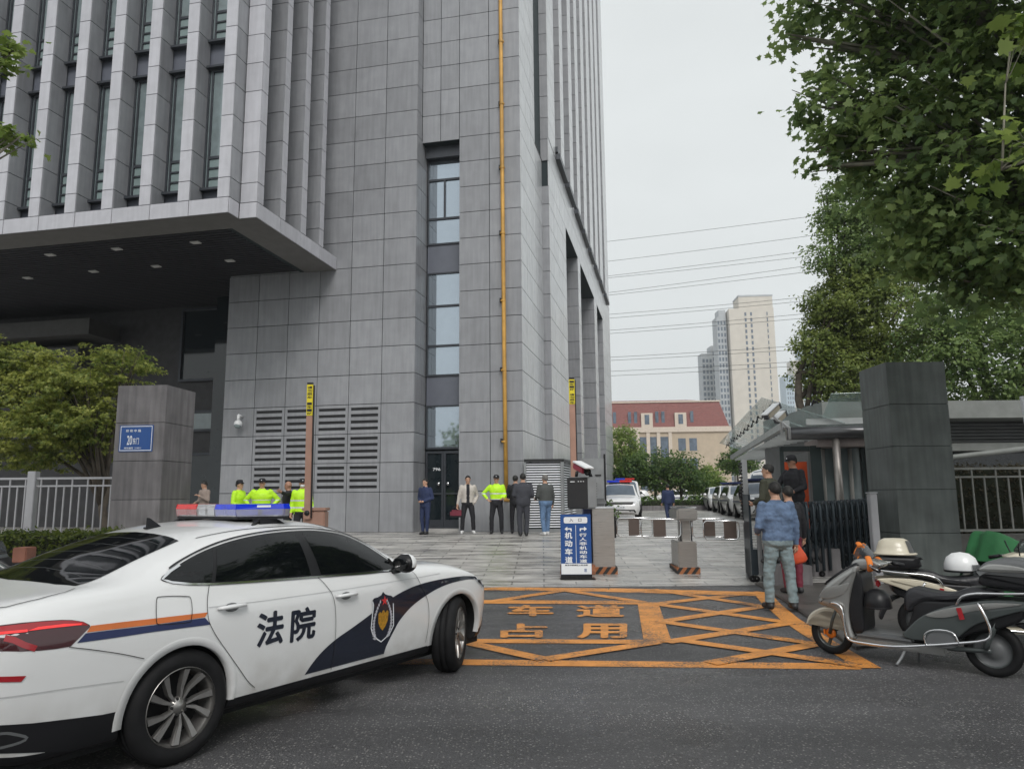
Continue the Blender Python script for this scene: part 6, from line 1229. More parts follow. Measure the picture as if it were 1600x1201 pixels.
hedge('vine_hedge', 'ragged brown-green creeper behind the right bar fence', 8.3, 14.6, 15.1, 15.6, .6, 2.12, 9000, .07, 'leaf_red', 63)
# shrubs by the pillar and cycads in the yard
tree('potted_shrub', 'small green shrub behind the left turnstile cabinet', (2.9, 23.6, .42), (2.9, 23.6, .8), .03, [((2.95, 23.6, 1.05), (.35, .3, .35)), ((2.6, 23.7, .9), (.3, .3, .25))], 500, .14, OVAL, 'leaf_yard', seed=71, cat='shrub', shell=.3)
for i, (px, Y) in enumerate([(1003, 54.9), (1088, 54.9), (1118, 55.1)]):
    c = gy(px, 765, Y); t = thing('cycad', ['arching cycad behind the facing patrol SUV', 'arching cycad right of the walking man', 'arching cycad nearest the minibus'][i], 'plant', (c.x, Y, .42), 0, 'cycads in the courtyard bed')
    mb = MB(); 
    for k in range(14):
        a = 2 * math.pi * k / 14; P = [Vector((math.cos(a) * r_, math.sin(a) * r_, .6 + 1.1 * r_ - .75 * r_ * r_)) for r_ in (0, .4, .8, 1.2, 1.5)]
        for s0, s1 in zip(P[:-1], P[1:]): w_ = Vector((-math.sin(a), math.cos(a), 0)) * .09; mb.quad(s0 - w_, s1 - w_, s1 + w_, s0 + w_)
    mb.build('fronds', MT['leaf_yard'], t); mb = MB(); mb.tube([(0, 0, 0), (0, 0, .65)], .12, 8); mb.build('trunk', MT['bark'], t)
# street trees across the road behind the viewpoint: they stand in the windows' reflections and shade the street
for i, (x, y) in enumerate([(-13, -21), (-4, -22), (5, -21.5), (14, -21), (-23, -19), (24, -19)]):
    tree('street_tree', 'plane tree %d across the street behind the viewpoint, seen only in reflections' % (i + 1) if False else ['far-left', 'left', 'middle', 'right', 'leftmost outer', 'rightmost outer'][i] + ' plane tree across the street, mirrored in the glass', (x, y, 0), (x, y, 5), .28,
         [((x, y, 7.5), (4.2, 3.4, 3.2)), ((x - 2, y + .6, 5.6), (2.8, 2.4, 1.9)), ((x + 2.2, y, 6), (2.8, 2.4, 2.0))], 2600, .42, PLANE, 'leaf_plane', 'bark_plane', seed=80 + i, group='street trees across the road', shell=.5, clump=8)
# ================================================================ PEOPLE
SK = mk('skin', (.50, .29, .20), .5, var=.06); SKT = mk('skin_tan', (.36, .19, .125), .5, var=.06); mk('hair', (.012, .011, .010), .6, var=.3, scale=40); mk('hair_grey', (.16, .15, .14), .7, var=.3, scale=40)
mk('hivis', (.52, .90, .02), .55, var=.12); mk('reflective', (.62, .64, .66), .3); mk('cloth_navy', (.018, .03, .085), .8, var=.15); mk('cloth_black', (.014, .014, .018), .85, var=.15); mk('cloth_char', (.045, .047, .058), .85, var=.15)
mk('cloth_grey', (.07, .075, .073), .85, var=.15); mk('cloth_beige', (.50, .46, .42), .8, var=.08); mk('cloth_tan', (.30, .24, .21), .85, var=.1); mk('cloth_olive', (.05, .052, .035), .85, var=.2)
mk('denim', (.11, .165, .27), .85, var=.28, scale=9, bump=.3, bscale=40); mk('denim_light', (.21, .27, .29), .85, var=.22, scale=7, bump=.3, bscale=40); mk('jeans', (.12, .20, .34), .85, var=.3, scale=10); mk('shoe_white', (.70, .70, .70), .5); mk('shoe_dark', (.02, .02, .022), .5); mk('maroon', (.16, .015, .035), .6, var=.15); mk('bag_orange', (.62, .085, .03), .5, var=.1)
def capsule(mb, a, b, ra, rb, n=12, fl=1.0):
    a, b = Vector(a), Vector(b); d = (b - a); L_ = d.length; q = d.normalized().to_track_quat('Z', 'Y').to_matrix().to_4x4(); mt_ = Matrix.Translation(a) @ q @ Matrix.Diagonal((1, fl, 1, 1)); P = []
    for i in range(5): t = -math.pi / 2 + math.pi / 2 * i / 4; P.append((max(1e-4, ra * math.cos(t)), ra * math.sin(t)))
    for i in range(5): t = math.pi / 2 * i / 4; P.append((max(1e-4, rb * math.cos(t)), L_ + rb * math.sin(t)))
    mb.lathe(P, mt_, n)
ARM = dict(down=((.055, -.02, -.28), (.075, .04, -.53)), clasp=((.07, -.03, -.28), (-.14, .20, -.38)), akimbo=((.21, -.05, -.21), (.07, .09, -.38)), pocket=((.10, -.10, -.27), (.02, .06, -.47)), point=((.20, .16, -.02), (.40, .33, .04)), phone=((.06, .03, -.27), (-.08, .24, -.14)), back=((.11, -.10, -.26), (-.10, -.15, -.42)), bag=((.075, -.01, -.28), (.12, .02, -.53)), hold=((.07, .0, -.28), (.0, .20, -.36)), reach=((.10, .12, -.24), (-.02, .36, -.22)))
def seg_d(p, a, b):
    ab = b - a; t = max(0, min(1, (p - a).dot(ab) / max(1e-9, ab.dot(ab)))); return (p - a - ab * t).length, t
def person(label, loc, yaw, h=1.72, w_=1.0, top='cloth_navy', legs='cloth_black', shoe='shoe_dark', skin='skin', hair='hair', cap=False, arms=('down', 'down'), spread=.11, stride=0., hem=.88, voxel=.02, bald=False, head_yaw=0., head_dip=0., vest=False, loose=1.0, fold=.006, coat=None, group=None, crew=False, mask=False, pdepth=1.0):
    w_ *= 1.06; loose *= 1.05; s = h / 1.72; t = thing('person', label, 'person', loc, yaw, group); mb = MB(); V3 = lambda x, y, z: Vector((x * s, y * s, z * s)); J = {}; wl = w_ * loose
    rings = [(.80, .10, .085), (.86, .155 * wl, .115 * wl), (.94, .172 * wl, .125 * wl), (1.04, .160 * wl, .120 * wl), (1.15, .168 * wl, .122 * wl), (1.27, .188 * wl, .130 * wl), (1.36, .190 * w_, .115 * wl), (1.41, .165 * w_, .095), (1.45, .10, .075), (1.49, .062, .064), (1.53, .055, .06)]
    if coat: rings = [(coat, .19 * wl, .14 * wl), (coat + .02, .20 * wl, .15 * wl)] + [r for r in rings if r[0] > coat + .06]
    K = 20; vs = []; 
    for z, rx, ry in rings: vs += [V3(rx * math.cos(2 * math.pi * k / K), ry * math.sin(2 * math.pi * k / K), z) for k in range(K)]
    mb.add(vs, [list(range(K))[::-1], [(len(rings) - 1) * K + k for k in range(K)]] + [(i * K + k, i * K + (k + 1) % K, (i + 1) * K + (k + 1) % K, (i + 1) * K + k) for i in range(len(rings) - 1) for k in range(K)])
    legsg = []
    for sd in (-1, 1):
        y = sd * stride / 2; hip, kn, an = V3(sd * .088, 0, .88), V3(sd * (.088 + spread * .5 - .02), y * .55 + .02, .48), V3(sd * (spread), y, .085)
        capsule(mb, hip, kn, .092 * s * loose, .066 * s * loose); capsule(mb, kn, an, .064 * s * loose, .050 * s * (loose if loose < 1.1 else loose * 1.12)); legsg.append((kn, an))
        ft = an + Vector((sd * .02, .13 * s, -.04 * s)); capsule(mb, an + Vector((0, -.03 * s, -.035 * s)), ft, .048 * s, .040 * s, fl=1.0); J['foot%d' % sd] = (an, ft)
    hands = []; armseg = []
    for sd, pose in ((-1, arms[0]), (1, arms[1])):
        e, wr = ARM[pose]; sh = V3(sd * .178 * w_, 0, 1.395); el = sh + V3(sd * e[0], e[1], e[2]); wp = sh + V3(sd * wr[0], wr[1], wr[2])
        capsule(mb, sh, el, .060 * s * loose, .050 * s * loose); capsule(mb, el, wp, .048 * s * loose, .036 * s * loose); armseg += [(sh, el), (el, wp)]
        d = (wp - el).normalized(); pm_ = wp + d * .075 * s
        if pose != 'pocket': capsule(mb, wp, pm_, .026 * s, .034 * s, 10, .6); hands.append((sd, wp, pm_, d, pose))
    hc = V3(0, .015 - head_dip * .3, 1.605 - abs(head_dip) * .05); hc.y += head_dip * .35 * s; Rz = Matrix.Rotation(head_yaw, 4, 'Z'); Hm = Matrix.Translation(hc) @ Rz @ Matrix.Rotation(-head_dip, 4, 'X')
    def hp(x, y, z): return Hm @ (Vector((x, y, z)) * s)
    mb.ball(hp(0, 0, .015), .075 * s, .094 * s, .100 * s, n=18); mb.ball(hp(0, .025, -.045), .056 * s, .066 * s, .070 * s, n=14); mb.ball(hp(0, .095, -.012), .012 * s, .018 * s, .022 * s, n=8); mb.ball(hp(0, .07, -.095), .028 * s, .026 * s, .018 * s, n=8)
    for sd in (-1, 1): mb.ball(hp(sd * .078, -.005, -.005), .012 * s, .022 * s, .032 * s, n=8)
    capsule(mb, V3(0, -.01, 1.44), hc + Vector((0, -.012, -.06 * s)), .056 * s, .053 * s)
    o = mb.build('body', [MT[top], MT[legs], MT[skin], MT[shoe], MT['cloth_black'], MT['reflective'], MT['hivis']], t)
    mod_apply(o, ('REMESH', dict(mode='VOXEL', voxel_size=voxel, adaptivity=0)), ('SMOOTH', dict(factor=.5, iterations=2)))
    me = o.data; hemz = (coat if coat else hem) * s; neck = 1.475 * s; off = Vector((rnd.uniform(0, 50), rnd.uniform(0, 50), 0))
    nv = len(me.vertices); co = np.empty(nv * 3, 'f'); me.vertices.foreach_get('co', co); co = co.reshape(-1, 3)
    def nd(Pn, a, b):
        a = np.array(a); ab = np.array(b) - a; tt = np.clip(((Pn - a) @ ab) / max(1e-9, ab @ ab), 0, 1); return np.linalg.norm(Pn - a - tt[:, None] * ab, axis=1)
    hd_ = np.min([nd(co, x[1], x[2]) for x in hands] + [np.full(nv, 9.)], axis=0); sel = np.where((co[:, 2] < neck - .02) & (co[:, 2] > .1 * s) & (hd_ > .05))[0]
    vn = np.empty(nv * 3, 'f'); me.vertex_normals.foreach_get('vector', vn); vn = vn.reshape(-1, 3)
    for i in sel:
        x_, y_, z_ = co[i]; n_ = noise.noise(Vector((x_ * 9, y_ * 9, z_ * 16)) + off) + .5 * noise.noise(Vector((x_ * 22, y_ * 22, z_ * 34)) + off); co[i] += vn[i] * (n_ * fold)
    me.vertices.foreach_set('co', co.ravel()); me.update()
    nf_ = len(me.polygons); fc = np.empty(nf_ * 3, 'f'); me.polygons.foreach_get('center', fc); fc = fc.reshape(-1, 3)
    HA = np.min([nd(fc, x[1] + x[3] * .012 * s, x[2]) for x in hands] + [np.full(nf_, 9.)], axis=0); DA = np.min([nd(fc, a_, b_) for a_, b_ in armseg], axis=0); HD = nd(fc, V3(0, 0, 1.4), hc)
    for fi, f in enumerate(me.polygons):
        c = Vector(fc[fi]); f.use_smooth = True; mi = 0
        ha = HA[fi]; da = DA[fi]
        if c.z > neck and HD[fi] < .14 * s and da > .075 * s: mi = 2
        elif ha < .042 * s and (da > .030 * s or ha < .034 * s): mi = 2
        elif c.z < .105 * s: mi = 3
        elif c.z < hemz and da > .078 * s * loose: mi = 1
        if vest and mi == 0:
            fr = c.z / s
            if vest == 'dark_sleeves' and da < .07 * s and abs(c.x) > .2 * s and fr < 1.2: mi = 0
            if .985 < fr < 1.03 or 1.17 < fr < 1.20: mi = 5 if vest != 'plain' else 0
        if crew and mi == 0 and abs(c.x) < .045 * s and c.y > 0 and da > .08: mi = 4
        f.material_index = mi
    me.update()
    fm = MB()
    for sd, wp, pm_, d, pose in hands:            # five fingers and the thumb leaving the palm's side
        side = d.cross(Vector((0, 0, 1))); side = (side.normalized() if side.length > .2 else Vector((1, 0, 0))); palm = side.cross(d).normalized(); curl = Vector((0, 1, 0)) * .5 + Vector((-sd, 0, 0)) * .5
        curl = (curl - d * curl.dot(d)).normalized(); side = d.cross(curl).normalized()
        for k, (o_, l_) in enumerate([(-.026, .062), (-.009, .072), (.009, .068), (.025, .054)]):
            b0 = pm_ + side * o_ * s; b1 = b0 + (d + curl * .25) * l_ * .5 * s; b2 = b1 + (d * .7 + curl * .7) * l_ * .45 * s; b3 = b2 + (d * .3 + curl) * l_ * .25 * s; fm.tube([b0, b1, b2, b3], [.0095 * s, .009 * s, .008 * s, .0065 * s], 6)
        b0 = wp + d * .03 * s - side * .025 * s; fm.tube([b0, b0 + (d * .5 - side * .8) * .035 * s, b0 + (d * .9 - side * .75 + curl * .4) * .06 * s], [.012 * s, .011 * s, .008 * s], 6)
    if fm.v:
        bm = bmesh.new(); bm.from_mesh(me); vv = [bm.verts.new(v) for v in fm.v]; bm.verts.ensure_lookup_table()
        for f in fm.f:
            try: nf = bm.faces.new([vv[i] for i in f]); nf.material_index = 2; nf.smooth = True
            except ValueError: pass
        bm.to_mesh(me); bm.free()
    # face: eyes, brows, mouth
    ey = MB()
    for sd in (-1, 1): ey.ball(hp(sd * .030, .083, .012), .011 * s, .006 * s, .006 * s, n=8); ey.boxm(Hm @ Matrix.Translation(Vector((sd * .031, .088, .034)) * s), .030 * s, .006 * s, .007 * s)
    ey.build('eyes', MT['hair'], t)
    m2 = MB(); m2.boxm(Hm @ Matrix.Translation(Vector((0, .090, -.052)) * s), .038 * s, .006 * s, .009 * s); m2.build('mouth', MT['badge_red'] if 'badge_red' in MT else SKT, t)
    if mask: m2 = MB(); m2.ball(hp(0, .052, -.045), .058 * s, .052 * s, .045 * s, n=12); m2.build('face_mask', MT['white_flat'], t)
    if not bald:
        hb = MB(); g = random.Random(int(abs(loc[0]) * 100) + 3)
        prof = [(max(1e-3, math.sin(a)), math.cos(a)) for a in [math.pi * .55 * i / 9 for i in range(10)]]
        mt_ = Hm @ Matrix.Translation(Vector((0, -.012, .022)) * s) @ Matrix.Rotation(R(34), 4, 'X') @ Matrix.Diagonal((.084 * s, .104 * s, .108 * s, 1)); hb.lathe(prof, mt_, 22)
        ho = hb.build('hair', MT[hair], t)
        for v in ho.data.vertices: v.co += (v.co - hc).normalized() * .010 * s * noise.noise(v.co * 45)
    if cap:
        cb_ = MB(); cb_.lathe([(.001, .088), (.055, .082), (.085, .052), (.095, .012), (.092, -.002)], Hm @ Matrix.Translation(Vector((0, -.004, .055)) * s) @ Matrix.Diagonal((s * .98, s * 1.12, s, 1)), 20)
        cb_.add([hp(.085 * math.cos(a) * 1.0, .06 + .10 * math.sin(a) * (1.0 if q else .1), .052 - .014 * (1 if q else 0)) for q in (0, 1) for a in [math.pi * i / 8 for i in range(9)]], [(i, i + 1, 10 + i, 9 + i) for i in range(8)]); cp_ = cb_.build('cap', MT['cloth_black'], t)
        bd_ = MB(); bd_.ball(hp(0, .098, .085), .012 * s, .006 * s, .014 * s, n=8); bd_.build('cap_badge', MT['white_flat'], cp_)
    return t
def stand(px, py, zo=0.):
    p = base_at(px, py, zo); p.z = plan_h(p.y) + zo; return p
# yaw 0 faces +Y (away from the camera); pi faces the camera
PI = math.pi
def crew_at(px, py, Y): p = gy(px, py, Y); return Vector((p.x, Y, plan_h(Y)))
person('man in navy jacket and dark trousers with hands clasped, left of the door', stand(664, 835), PI - .5, 1.68, top='cloth_navy', legs='cloth_navy', arms=('clasp', 'clasp'), spread=.07, head_yaw=-.1)
p = stand(731, 834); person('man in beige jacket and white shoes holding a dark red bag', p, PI + .1, 1.76, top='cloth_beige', legs='cloth_black', shoe='shoe_white', arms=('pocket', 'bag'), spread=.17, crew=True, hem=.93, loose=1.05)
bg_ = thing('holdall_bag', 'dark red holdall bag in the hand of the man in the beige jacket', 'bag', (p.x - .34, p.y - .02, plan_h(p.y) + .50)); mb = MB(); mb.boxm(Matrix.Translation((0, 0, .12)), .40, .20, .22, 0, .05); mb.build('body', MT['maroon'], bg_)
mb = MB(); mb.tube([(-.1, 0, .22), (-.07, 0, .33), (.07, 0, .33), (.1, 0, .22)], .012, 6); mb.build('handle', MT['shoe_dark'], bg_); mb = MB(); mb.boxm(Matrix.Translation((0, 0, .025)), .41, .21, .04, 0, .01); mb.build('bottom', MT['cloth_black'], bg_)
person('police officer in yellow vest and black cap, hand on hip beside the yellow pipe', stand(776, 834), PI, 1.76, top='hivis', legs='cloth_black', cap=True, arms=('hold', 'akimbo'), spread=.15, vest=True, hem=1.0, loose=1.05)
person('man in black seen from behind, leaning close behind the grey-suited man', stand(806, 833), -.25, 1.76, top='cloth_black', legs='cloth_black', arms=('hold', 'down'), spread=.11, hem=.95)
person('man in a charcoal jacket seen from behind before the slatted enclosure', stand(818, 838), .05, 1.78, w_=1.05, top='cloth_char', legs='cloth_char', arms=('clasp', 'clasp'), spread=.08, hem=.96, loose=1.08)
person('man in dark grey bomber jacket, blue jeans and white shoes by the slatted enclosure', stand(853, 836), .55, 1.74, w_=1.08, top='cloth_grey', legs='jeans', shoe='shoe_white', hair='hair_grey', arms=('hold', 'down'), spread=.09, hem=.98, loose=1.08, stride=.12)
person('man in dark suit walking away down the lane', (6.95, 33.4, .30), .1, 1.70, w_=1.08, top='cloth_navy', legs='cloth_navy', arms=('down', 'down'), spread=.07, stride=.3, hem=.82, loose=1.05)
person('officer in dark uniform standing beside the nearest parked car in the row', (10.0, 32.2, .36), PI + .5, 1.78, top='cloth_black', legs='cloth_black', cap=False, arms=('down', 'down'), spread=.08, hem=.86)
# the group behind the car roof
person('man in tan coat looking at his phone in the dark doorway', crew_at(318, 800, 22.3), PI - .6, 1.66, top='cloth_tan', legs='cloth_black', arms=('phone', 'hold'), coat=.62, head_dip=.25, hem=.62)
person('officer in yellow jacket and black cap turned to the right, leftmost of the three', crew_at(372, 800, 19.6), -PI / 2 - .4 + .2, 1.70, w_=1.08, top='hivis', legs='cloth_black', cap=True, arms=('down', 'hold'), hem=.84, loose=1.12, vest='plain')
person('officer in yellow jacket facing the camera with sleeves spread, middle of the three', crew_at(408, 800, 19.4), PI + .1, 1.74, w_=1.1, top='hivis', legs='cloth_black', cap=True, arms=('akimbo', 'akimbo'), hem=.80, loose=1.15, vest=True)
person('bald man in black pointing left beside the yellow-jacketed officers', crew_at(450, 800, 19.4), PI / 2 + .5, 1.68, w_=1.05, top='cloth_black', legs='cloth_black', skin='skin_tan', bald=True, arms=('point', 'down'), hem=.85, loose=1.08)
person('officer in yellow vest with a white mask behind the copper barrier arm', crew_at(471, 800, 19.2), PI + .35, 1.73, top='hivis', legs='cloth_black', cap=True, arms=('down', 'down'), hem=.9, mask=True, vest=True, loose=1.05)
# at the guardhouse
dm = stand(1214, 952); dm.y = 10.35; dm.x = gy(1216, 850, 10.35).x; dm.z = .02
person('man in denim jacket and pale jeans seen from behind at the gate', (dm.x, dm.y, 0.02), .12, 1.72, w_=1.06, top='denim', legs='denim_light', shoe='shoe_dark', arms=('hold', 'down'), spread=.145, hem=.925, voxel=.011, loose=1.09, fold=.012, stride=-.1)
mb = MB(); mb.lathe([(.02, .36), (.06, .30), (.13, .10), (.14, .03), (.10, 0), (.001, 0)], Matrix.Diagonal((1, .4, 1, 1)), 14); bo = mb.build('carrier_bag', MT['bag_orange']); tag(bo, 'orange-red carrier bag hanging beside the denim man', 'bag'); bo.location = (dm.x + .33, dm.y + .15, .62); bo.rotation_euler = (0, R(-14), 0)
for v in bo.data.vertices: v.co.x += .02 * noise.noise(v.co * 12)
person('man in olive jacket at the gatehouse door looking left', (gy(1204, 800, 13.3).x, 13.3, .36), .75, 1.74, top='cloth_olive', legs='cloth_black', arms=('hold', 'down'), hem=.85, voxel=.015, loose=1.08, head_yaw=.3)
person('dark-haired person in black with dark red trousers, mostly hidden behind the denim man', (gy(1233, 800, 11.9).x, 11.9, 0.03), .2, 1.66, top='cloth_black', legs='maroon', arms=('hold', 'down'), hem=.9, voxel=.015)
person('guard in black uniform and cap standing at the gatehouse door', (gy(1240, 745, 14.3).x, 14.3, .56), PI / 2 + .35, 1.74, w_=1.08, top='cloth_black', legs='cloth_black', cap=True, arms=('hold', 'reach'), hem=.85, voxel=.015, skin='skin_tan', head_dip=.2, loose=1.05)
for lab, nm, bx in (('lower dark stone step before the gatehouse door', 'door_step', (4.45, 5.12, 12.95, 13.6, 0, .35)), ('upper dark stone step at the gatehouse door under the guard', 'door_step', (4.9, 6.1, 14.05, 14.9, 0, .55))):
    mb = MB(); mb.box(*[v - (bx[0] if i < 2 else bx[2] if i < 4 else 0) for i, v in enumerate(bx)], 0, .01); st_ = mb.build(nm, MT['stone_dark']); st_.location = (bx[0], bx[2], 0); tag(st_, lab, 'step', 'steps at the gatehouse door')
# ================================================================ SCOOTERS
mk('sc_silver', (.33, .33, .32), .25, metal=.6, var=.08, coat=.5); mk('sc_champagne', (.58, .55, .46), .28, metal=.4, var=.08, coat=.5); mk('sc_dark', (.055, .065, .065), .28, coat=.4, var=.1); mk('seat_vinyl', (.022, .022, .026), .38, var=.2, bump=.3, bscale=18)
mk('cream', (.58, .53, .42), .35, coat=.4, var=.06); mk('green_cloth', (.015, .11, .035), .8, var=.2, bump=.3, bscale=14); mk('lamp_amber', (.75, .20, .02), .3); mk('teal', (.02, .08, .06), .3, coat=.4); mk('orange_cloth', (.72, .20, .03), .8, var=.15); mk('smoke', (.05, .055, .06), .1, alpha=.75); mk('brown_box', (.22, .09, .06), .6, var=.2)
def prof_solid(poly, w0, w1=None, bev=.02):
    """side outline (x, z) given a width; edges rounded inwards"""
    w1 = w1 or w0; bm = bmesh.new(); vs0 = [bm.verts.new((x, -w0 / 2, z)) for x, z in poly]; vs1 = [bm.verts.new((x, w0 / 2, z)) for x, z in poly]; n = len(poly)
    bm.faces.new(vs0[::-1]); bm.faces.new(vs1)
    for i in range(n): bm.faces.new((vs0[i], vs0[(i + 1) % n], vs1[(i + 1) % n], vs1[i]))
    bmesh.ops.recalc_face_normals(bm, faces=bm.faces)
    ed = [e for e in bm.edges if abs(e.verts[0].co.y - e.verts[1].co.y) < 1e-6]
    if bev > 0: bmesh.ops.bevel(bm, geom=ed, offset=bev, segments=3, affect='EDGES', profile=.6)
    bmesh.ops.triangulate(bm, faces=[f for f in bm.faces if len(f.verts) > 6]); bm.verts.index_update()
    r = ([v.co.copy() for v in bm.verts], [[v.index for v in f.verts] for f in bm.faces]); bm.free(); return r
def solid(root, name, m, poly, w, bev=.02, sm=3, y=0., closed_smooth=True, parent=None):
    P = smooth_poly(poly, sm) if sm else poly; mb = MB(); vs, fs = prof_solid(P, w, bev=bev); mb.add([(v.x, v.y + y, v.z) for v in vs], fs, 0, True); o = mb.build(name, MT[m], parent or root)
    try: o.data.set_sharp_from_angle(angle=R(45))
    except Exception: pass
    return o
def sc_wheel(root, x, r, wd, disc=False):
    Wm = Matrix.Translation((x, 0, r)) @ Matrix.Rotation(R(-90), 4, 'X'); h = wd / 2; mb = MB()
    mb.lathe([(r * .66, -h * .7), (r * .8, -h), (r * .94, -h * .85), (r, -h * .3), (r, h * .3), (r * .94, h * .85), (r * .8, h), (r * .66, h * .7)], Wm, 32); ty = mb.build('tyre', MT['rubber'], root)
    mb = MB(); mb.lathe([(r * .67, -h * .6), (r * .62, -h * .5), (r * .62, h * .5), (r * .67, h * .6)], Wm, 32)
    if disc: mb.lathe([(.001, h * .5), (r * .30, h * .5), (r * .33, h * .3), (r * .58, h * .2), (r * .62, h * .5)], Wm, 32, 1)
    else:
        for k in range(5): mb.boxm(Wm @ Matrix.Rotation(2 * math.pi * k / 5, 4, 'Z') @ Matrix.Translation((r * .34, 0, 0)), r * .62, r * .12, h * .6)
        mb.lathe([(.001, h * .9), (r * .13, h * .9), (r * .15, -h)], Wm, 14)
    mb.build('rim', [MT['sc_dark'], MT['plastic_grey']], ty)
    return ty
def tubep(root, name, pts, r, m, n=8): mb = MB(); mb.tube(smooth_poly(pts, 3, False), r, n); return mb.build(name, MT[m], root)
def scooter(label, loc, rz, body='sc_silver', front='sc_champagne', side='sc_dark', trunk='lid', name='electric_scooter', panel=None, full=True, group=None):
    t = thing(name, label, 'scooter', loc, rz, group)
    sc_wheel(t, 1.37, .205, .09); sc_wheel(t, -.02, .225, .10, True)
    solid(t, 'front_fender', front, [(1.60, .26), (1.575, .35), (1.50, .42), (1.38, .465), (1.26, .45), (1.20, .36), (1.17, .24), (1.21, .25), (1.25, .33), (1.30, .385), (1.38, .40), (1.47, .37), (1.54, .31)], .15, .02)
    for s_ in (-1, 1): mb = MB(); mb.tube([(1.37, s_ * .065, .205), (1.33, s_ * .07, .34), (1.22, s_ * .05, .62)], .018, 7); mb.build('fork_leg', MT['sc_dark'], t)
    mb = MB(); mb.tube([(1.20, 0, .4), (1.10, 0, .70), (.98, 0, .93)], .03, 8); mb.build('steering_stem', MT['plastic_black'], t)
    solid(t, 'front_apron', body, [(1.425, .50), (1.40, .60), (1.33, .70), (1.20, .80), (1.06, .885), (1.01, .87), (1.05, .76), (1.10, .62), (1.13, .45), (1.12, .30), (1.10, .20), (1.17, .18), (1.20, .30), (1.24, .42), (1.32, .47)], .36, .05)
    solid(t, 'leg_shield_inner', 'plastic_black', [(1.045, .86), (1.00, .80), (.99, .60), (1.0, .40), (1.01, .28), (1.10, .26), (1.14, .45), (1.10, .65), (1.06, .80)], .33, .03)
    solid(t, 'headlamp_cluster', 'lens_clear', [(1.435, .505), (1.43, .545), (1.36, .56), (1.27, .55), (1.25, .52), (1.33, .49)], .22, .02)
    solid(t, 'apron_top_trim', 'plastic_black', [(1.37, .69), (1.26, .79), (1.14, .865), (1.05, .915), (1.02, .88), (1.08, .80), (1.16, .72), (1.28, .68)], .30, .04)
    for s_ in (-1, 1): solid(t, 'apron_side_panel', body, [(1.40, .57), (1.33, .66), (1.18, .70), (1.10, .72), (1.16, .62), (1.30, .56)], .012, .003, y=s_ * .183)
    solid(t, 'head_cowl', body, [(1.09, .86), (1.10, .90), (1.05, .95), (.95, .955), (.84, .925), (.82, .90), (.86, .87), (.98, .845)], .24, .03)
    solid(t, 'windscreen', 'smoke', [(1.08, .93), (1.055, 1.02), (1.01, 1.085), (1.0, 1.07), (.93, .97), (.97, .945)], .20, .01)
    for s_ in (-1, 1):
        mb = MB(); mb.tube([(.95, s_ * .08, .91), (.88, s_ * .22, .905), (.84, s_ * .28, .895)], .014, 7); mb.tube([(.84, s_ * .28, .895), (.76, s_ * .36, .87)], .020, 8, 1); mb.build('handlebar', [MT['chrome'], MT['plastic_black']], t)
        tubep(t, 'brake_lever', [(.86, s_ * .25, .90), (.84, s_ * .32, .90), (.76, s_ * .38, .88)], .007, 'chrome', 5)
        tubep(t, 'mirror_stalk', [(.92, s_ * .16, .93), (.90, s_ * .22, 1.02), (.90, s_ * .27, 1.06)], .007, 'plastic_black', 5) if trunk != 'lid' else None
        mb = MB(); mb.ball((1.12, s_ * .15, .74), .05, .02, .025, n=8); mb.build('indicator', MT['lamp_amber'], t)
    mb = MB(); mb.boxm(Matrix.Translation((.84, 0, .245)), .52, .30, .06, 0, .02); mb.build('footboard', MT['plastic_grey'], t)
    mb = MB(); mb.boxm(Matrix.Translation((.72, 0, .18)), .80, .26, .08, 0, .02); mb.build('battery_tray', MT[body], t)
    solid(t, 'under_seat_box', 'plastic_black', [(.66, .24), (.62, .38), (.58, .50), (.55, .60), (.30, .62), (.0, .64), (-.25, .64), (-.28, .52), (-.10, .42), (.10, .36), (.30, .26)], .25, .03)
    for s_ in (-1, 1):
        solid(t, 'side_fairing', side if panel is None else panel, [(.66, .27), (.60, .37), (.48, .48), (.30, .57), (.10, .63), (-.12, .67), (-.38, .665), (-.42, .64), (-.25, .58), (-.05, .50), (.10, .42), (.24, .30), (.42, .26)], .035, .012, y=s_ * .145)
        solid(t, 'fairing_trim', body, [(.46, .485), (.30, .555), (.10, .61), (-.10, .645), (-.30, .65), (-.10, .60), (.10, .55), (.30, .48)], .012, .003, y=s_ * .168)
        mb = MB(); mb.boxm(Matrix.Translation((.17, s_ * .178, .53)) @ Matrix.Rotation(R(12), 4, 'Y'), .04, .006, .10); mb.build('red_reflector', MT['lamp_red'], t)
        tubep(t, 'crash_bar', [(1.30, s_ * .18, .52), (1.22, s_ * .21, .52), (1.17, s_ * .22, .46), (1.16, s_ * .22, .30), (1.13, s_ * .22, .20), (.98, s_ * .23, .185), (.72, s_ * .24, .19), (.45, s_ * .24, .235), (.20, s_ * .24, .285), (-.02, s_ * .24, .34), (-.06, s_ * .24, .42), (-.03, s_ * .24, .54), (.02, s_ * .22, .64)], .0125, 'chrome')
        tubep(t, 'grab_rail', [(.20, s_ * .17, .60), (.14, s_ * .19, .68), (.02, s_ * .19, .715), (-.20, s_ * .19, .73), (-.42, s_ * .16, .75)], .012, 'chrome')
        solid(t, 'foot_peg_cover', 'plastic_grey', [(.44, .24), (.44, .32), (.36, .365), (.24, .36), (.20, .28), (.26, .23)], .05, .01, y=s_ * .21)
        tubep(t, 'peg_loop', [(.45, s_ * .245, .235), (.455, s_ * .245, .33), (.37, s_ * .245, .378), (.23, s_ * .245, .372), (.185, s_ * .245, .28)], .008, 'chrome', 6)
        tubep(t, 'rear_shock', [(.02, s_ * .11, .24), (-.08, s_ * .10, .48)], .025, 'sc_dark', 8)
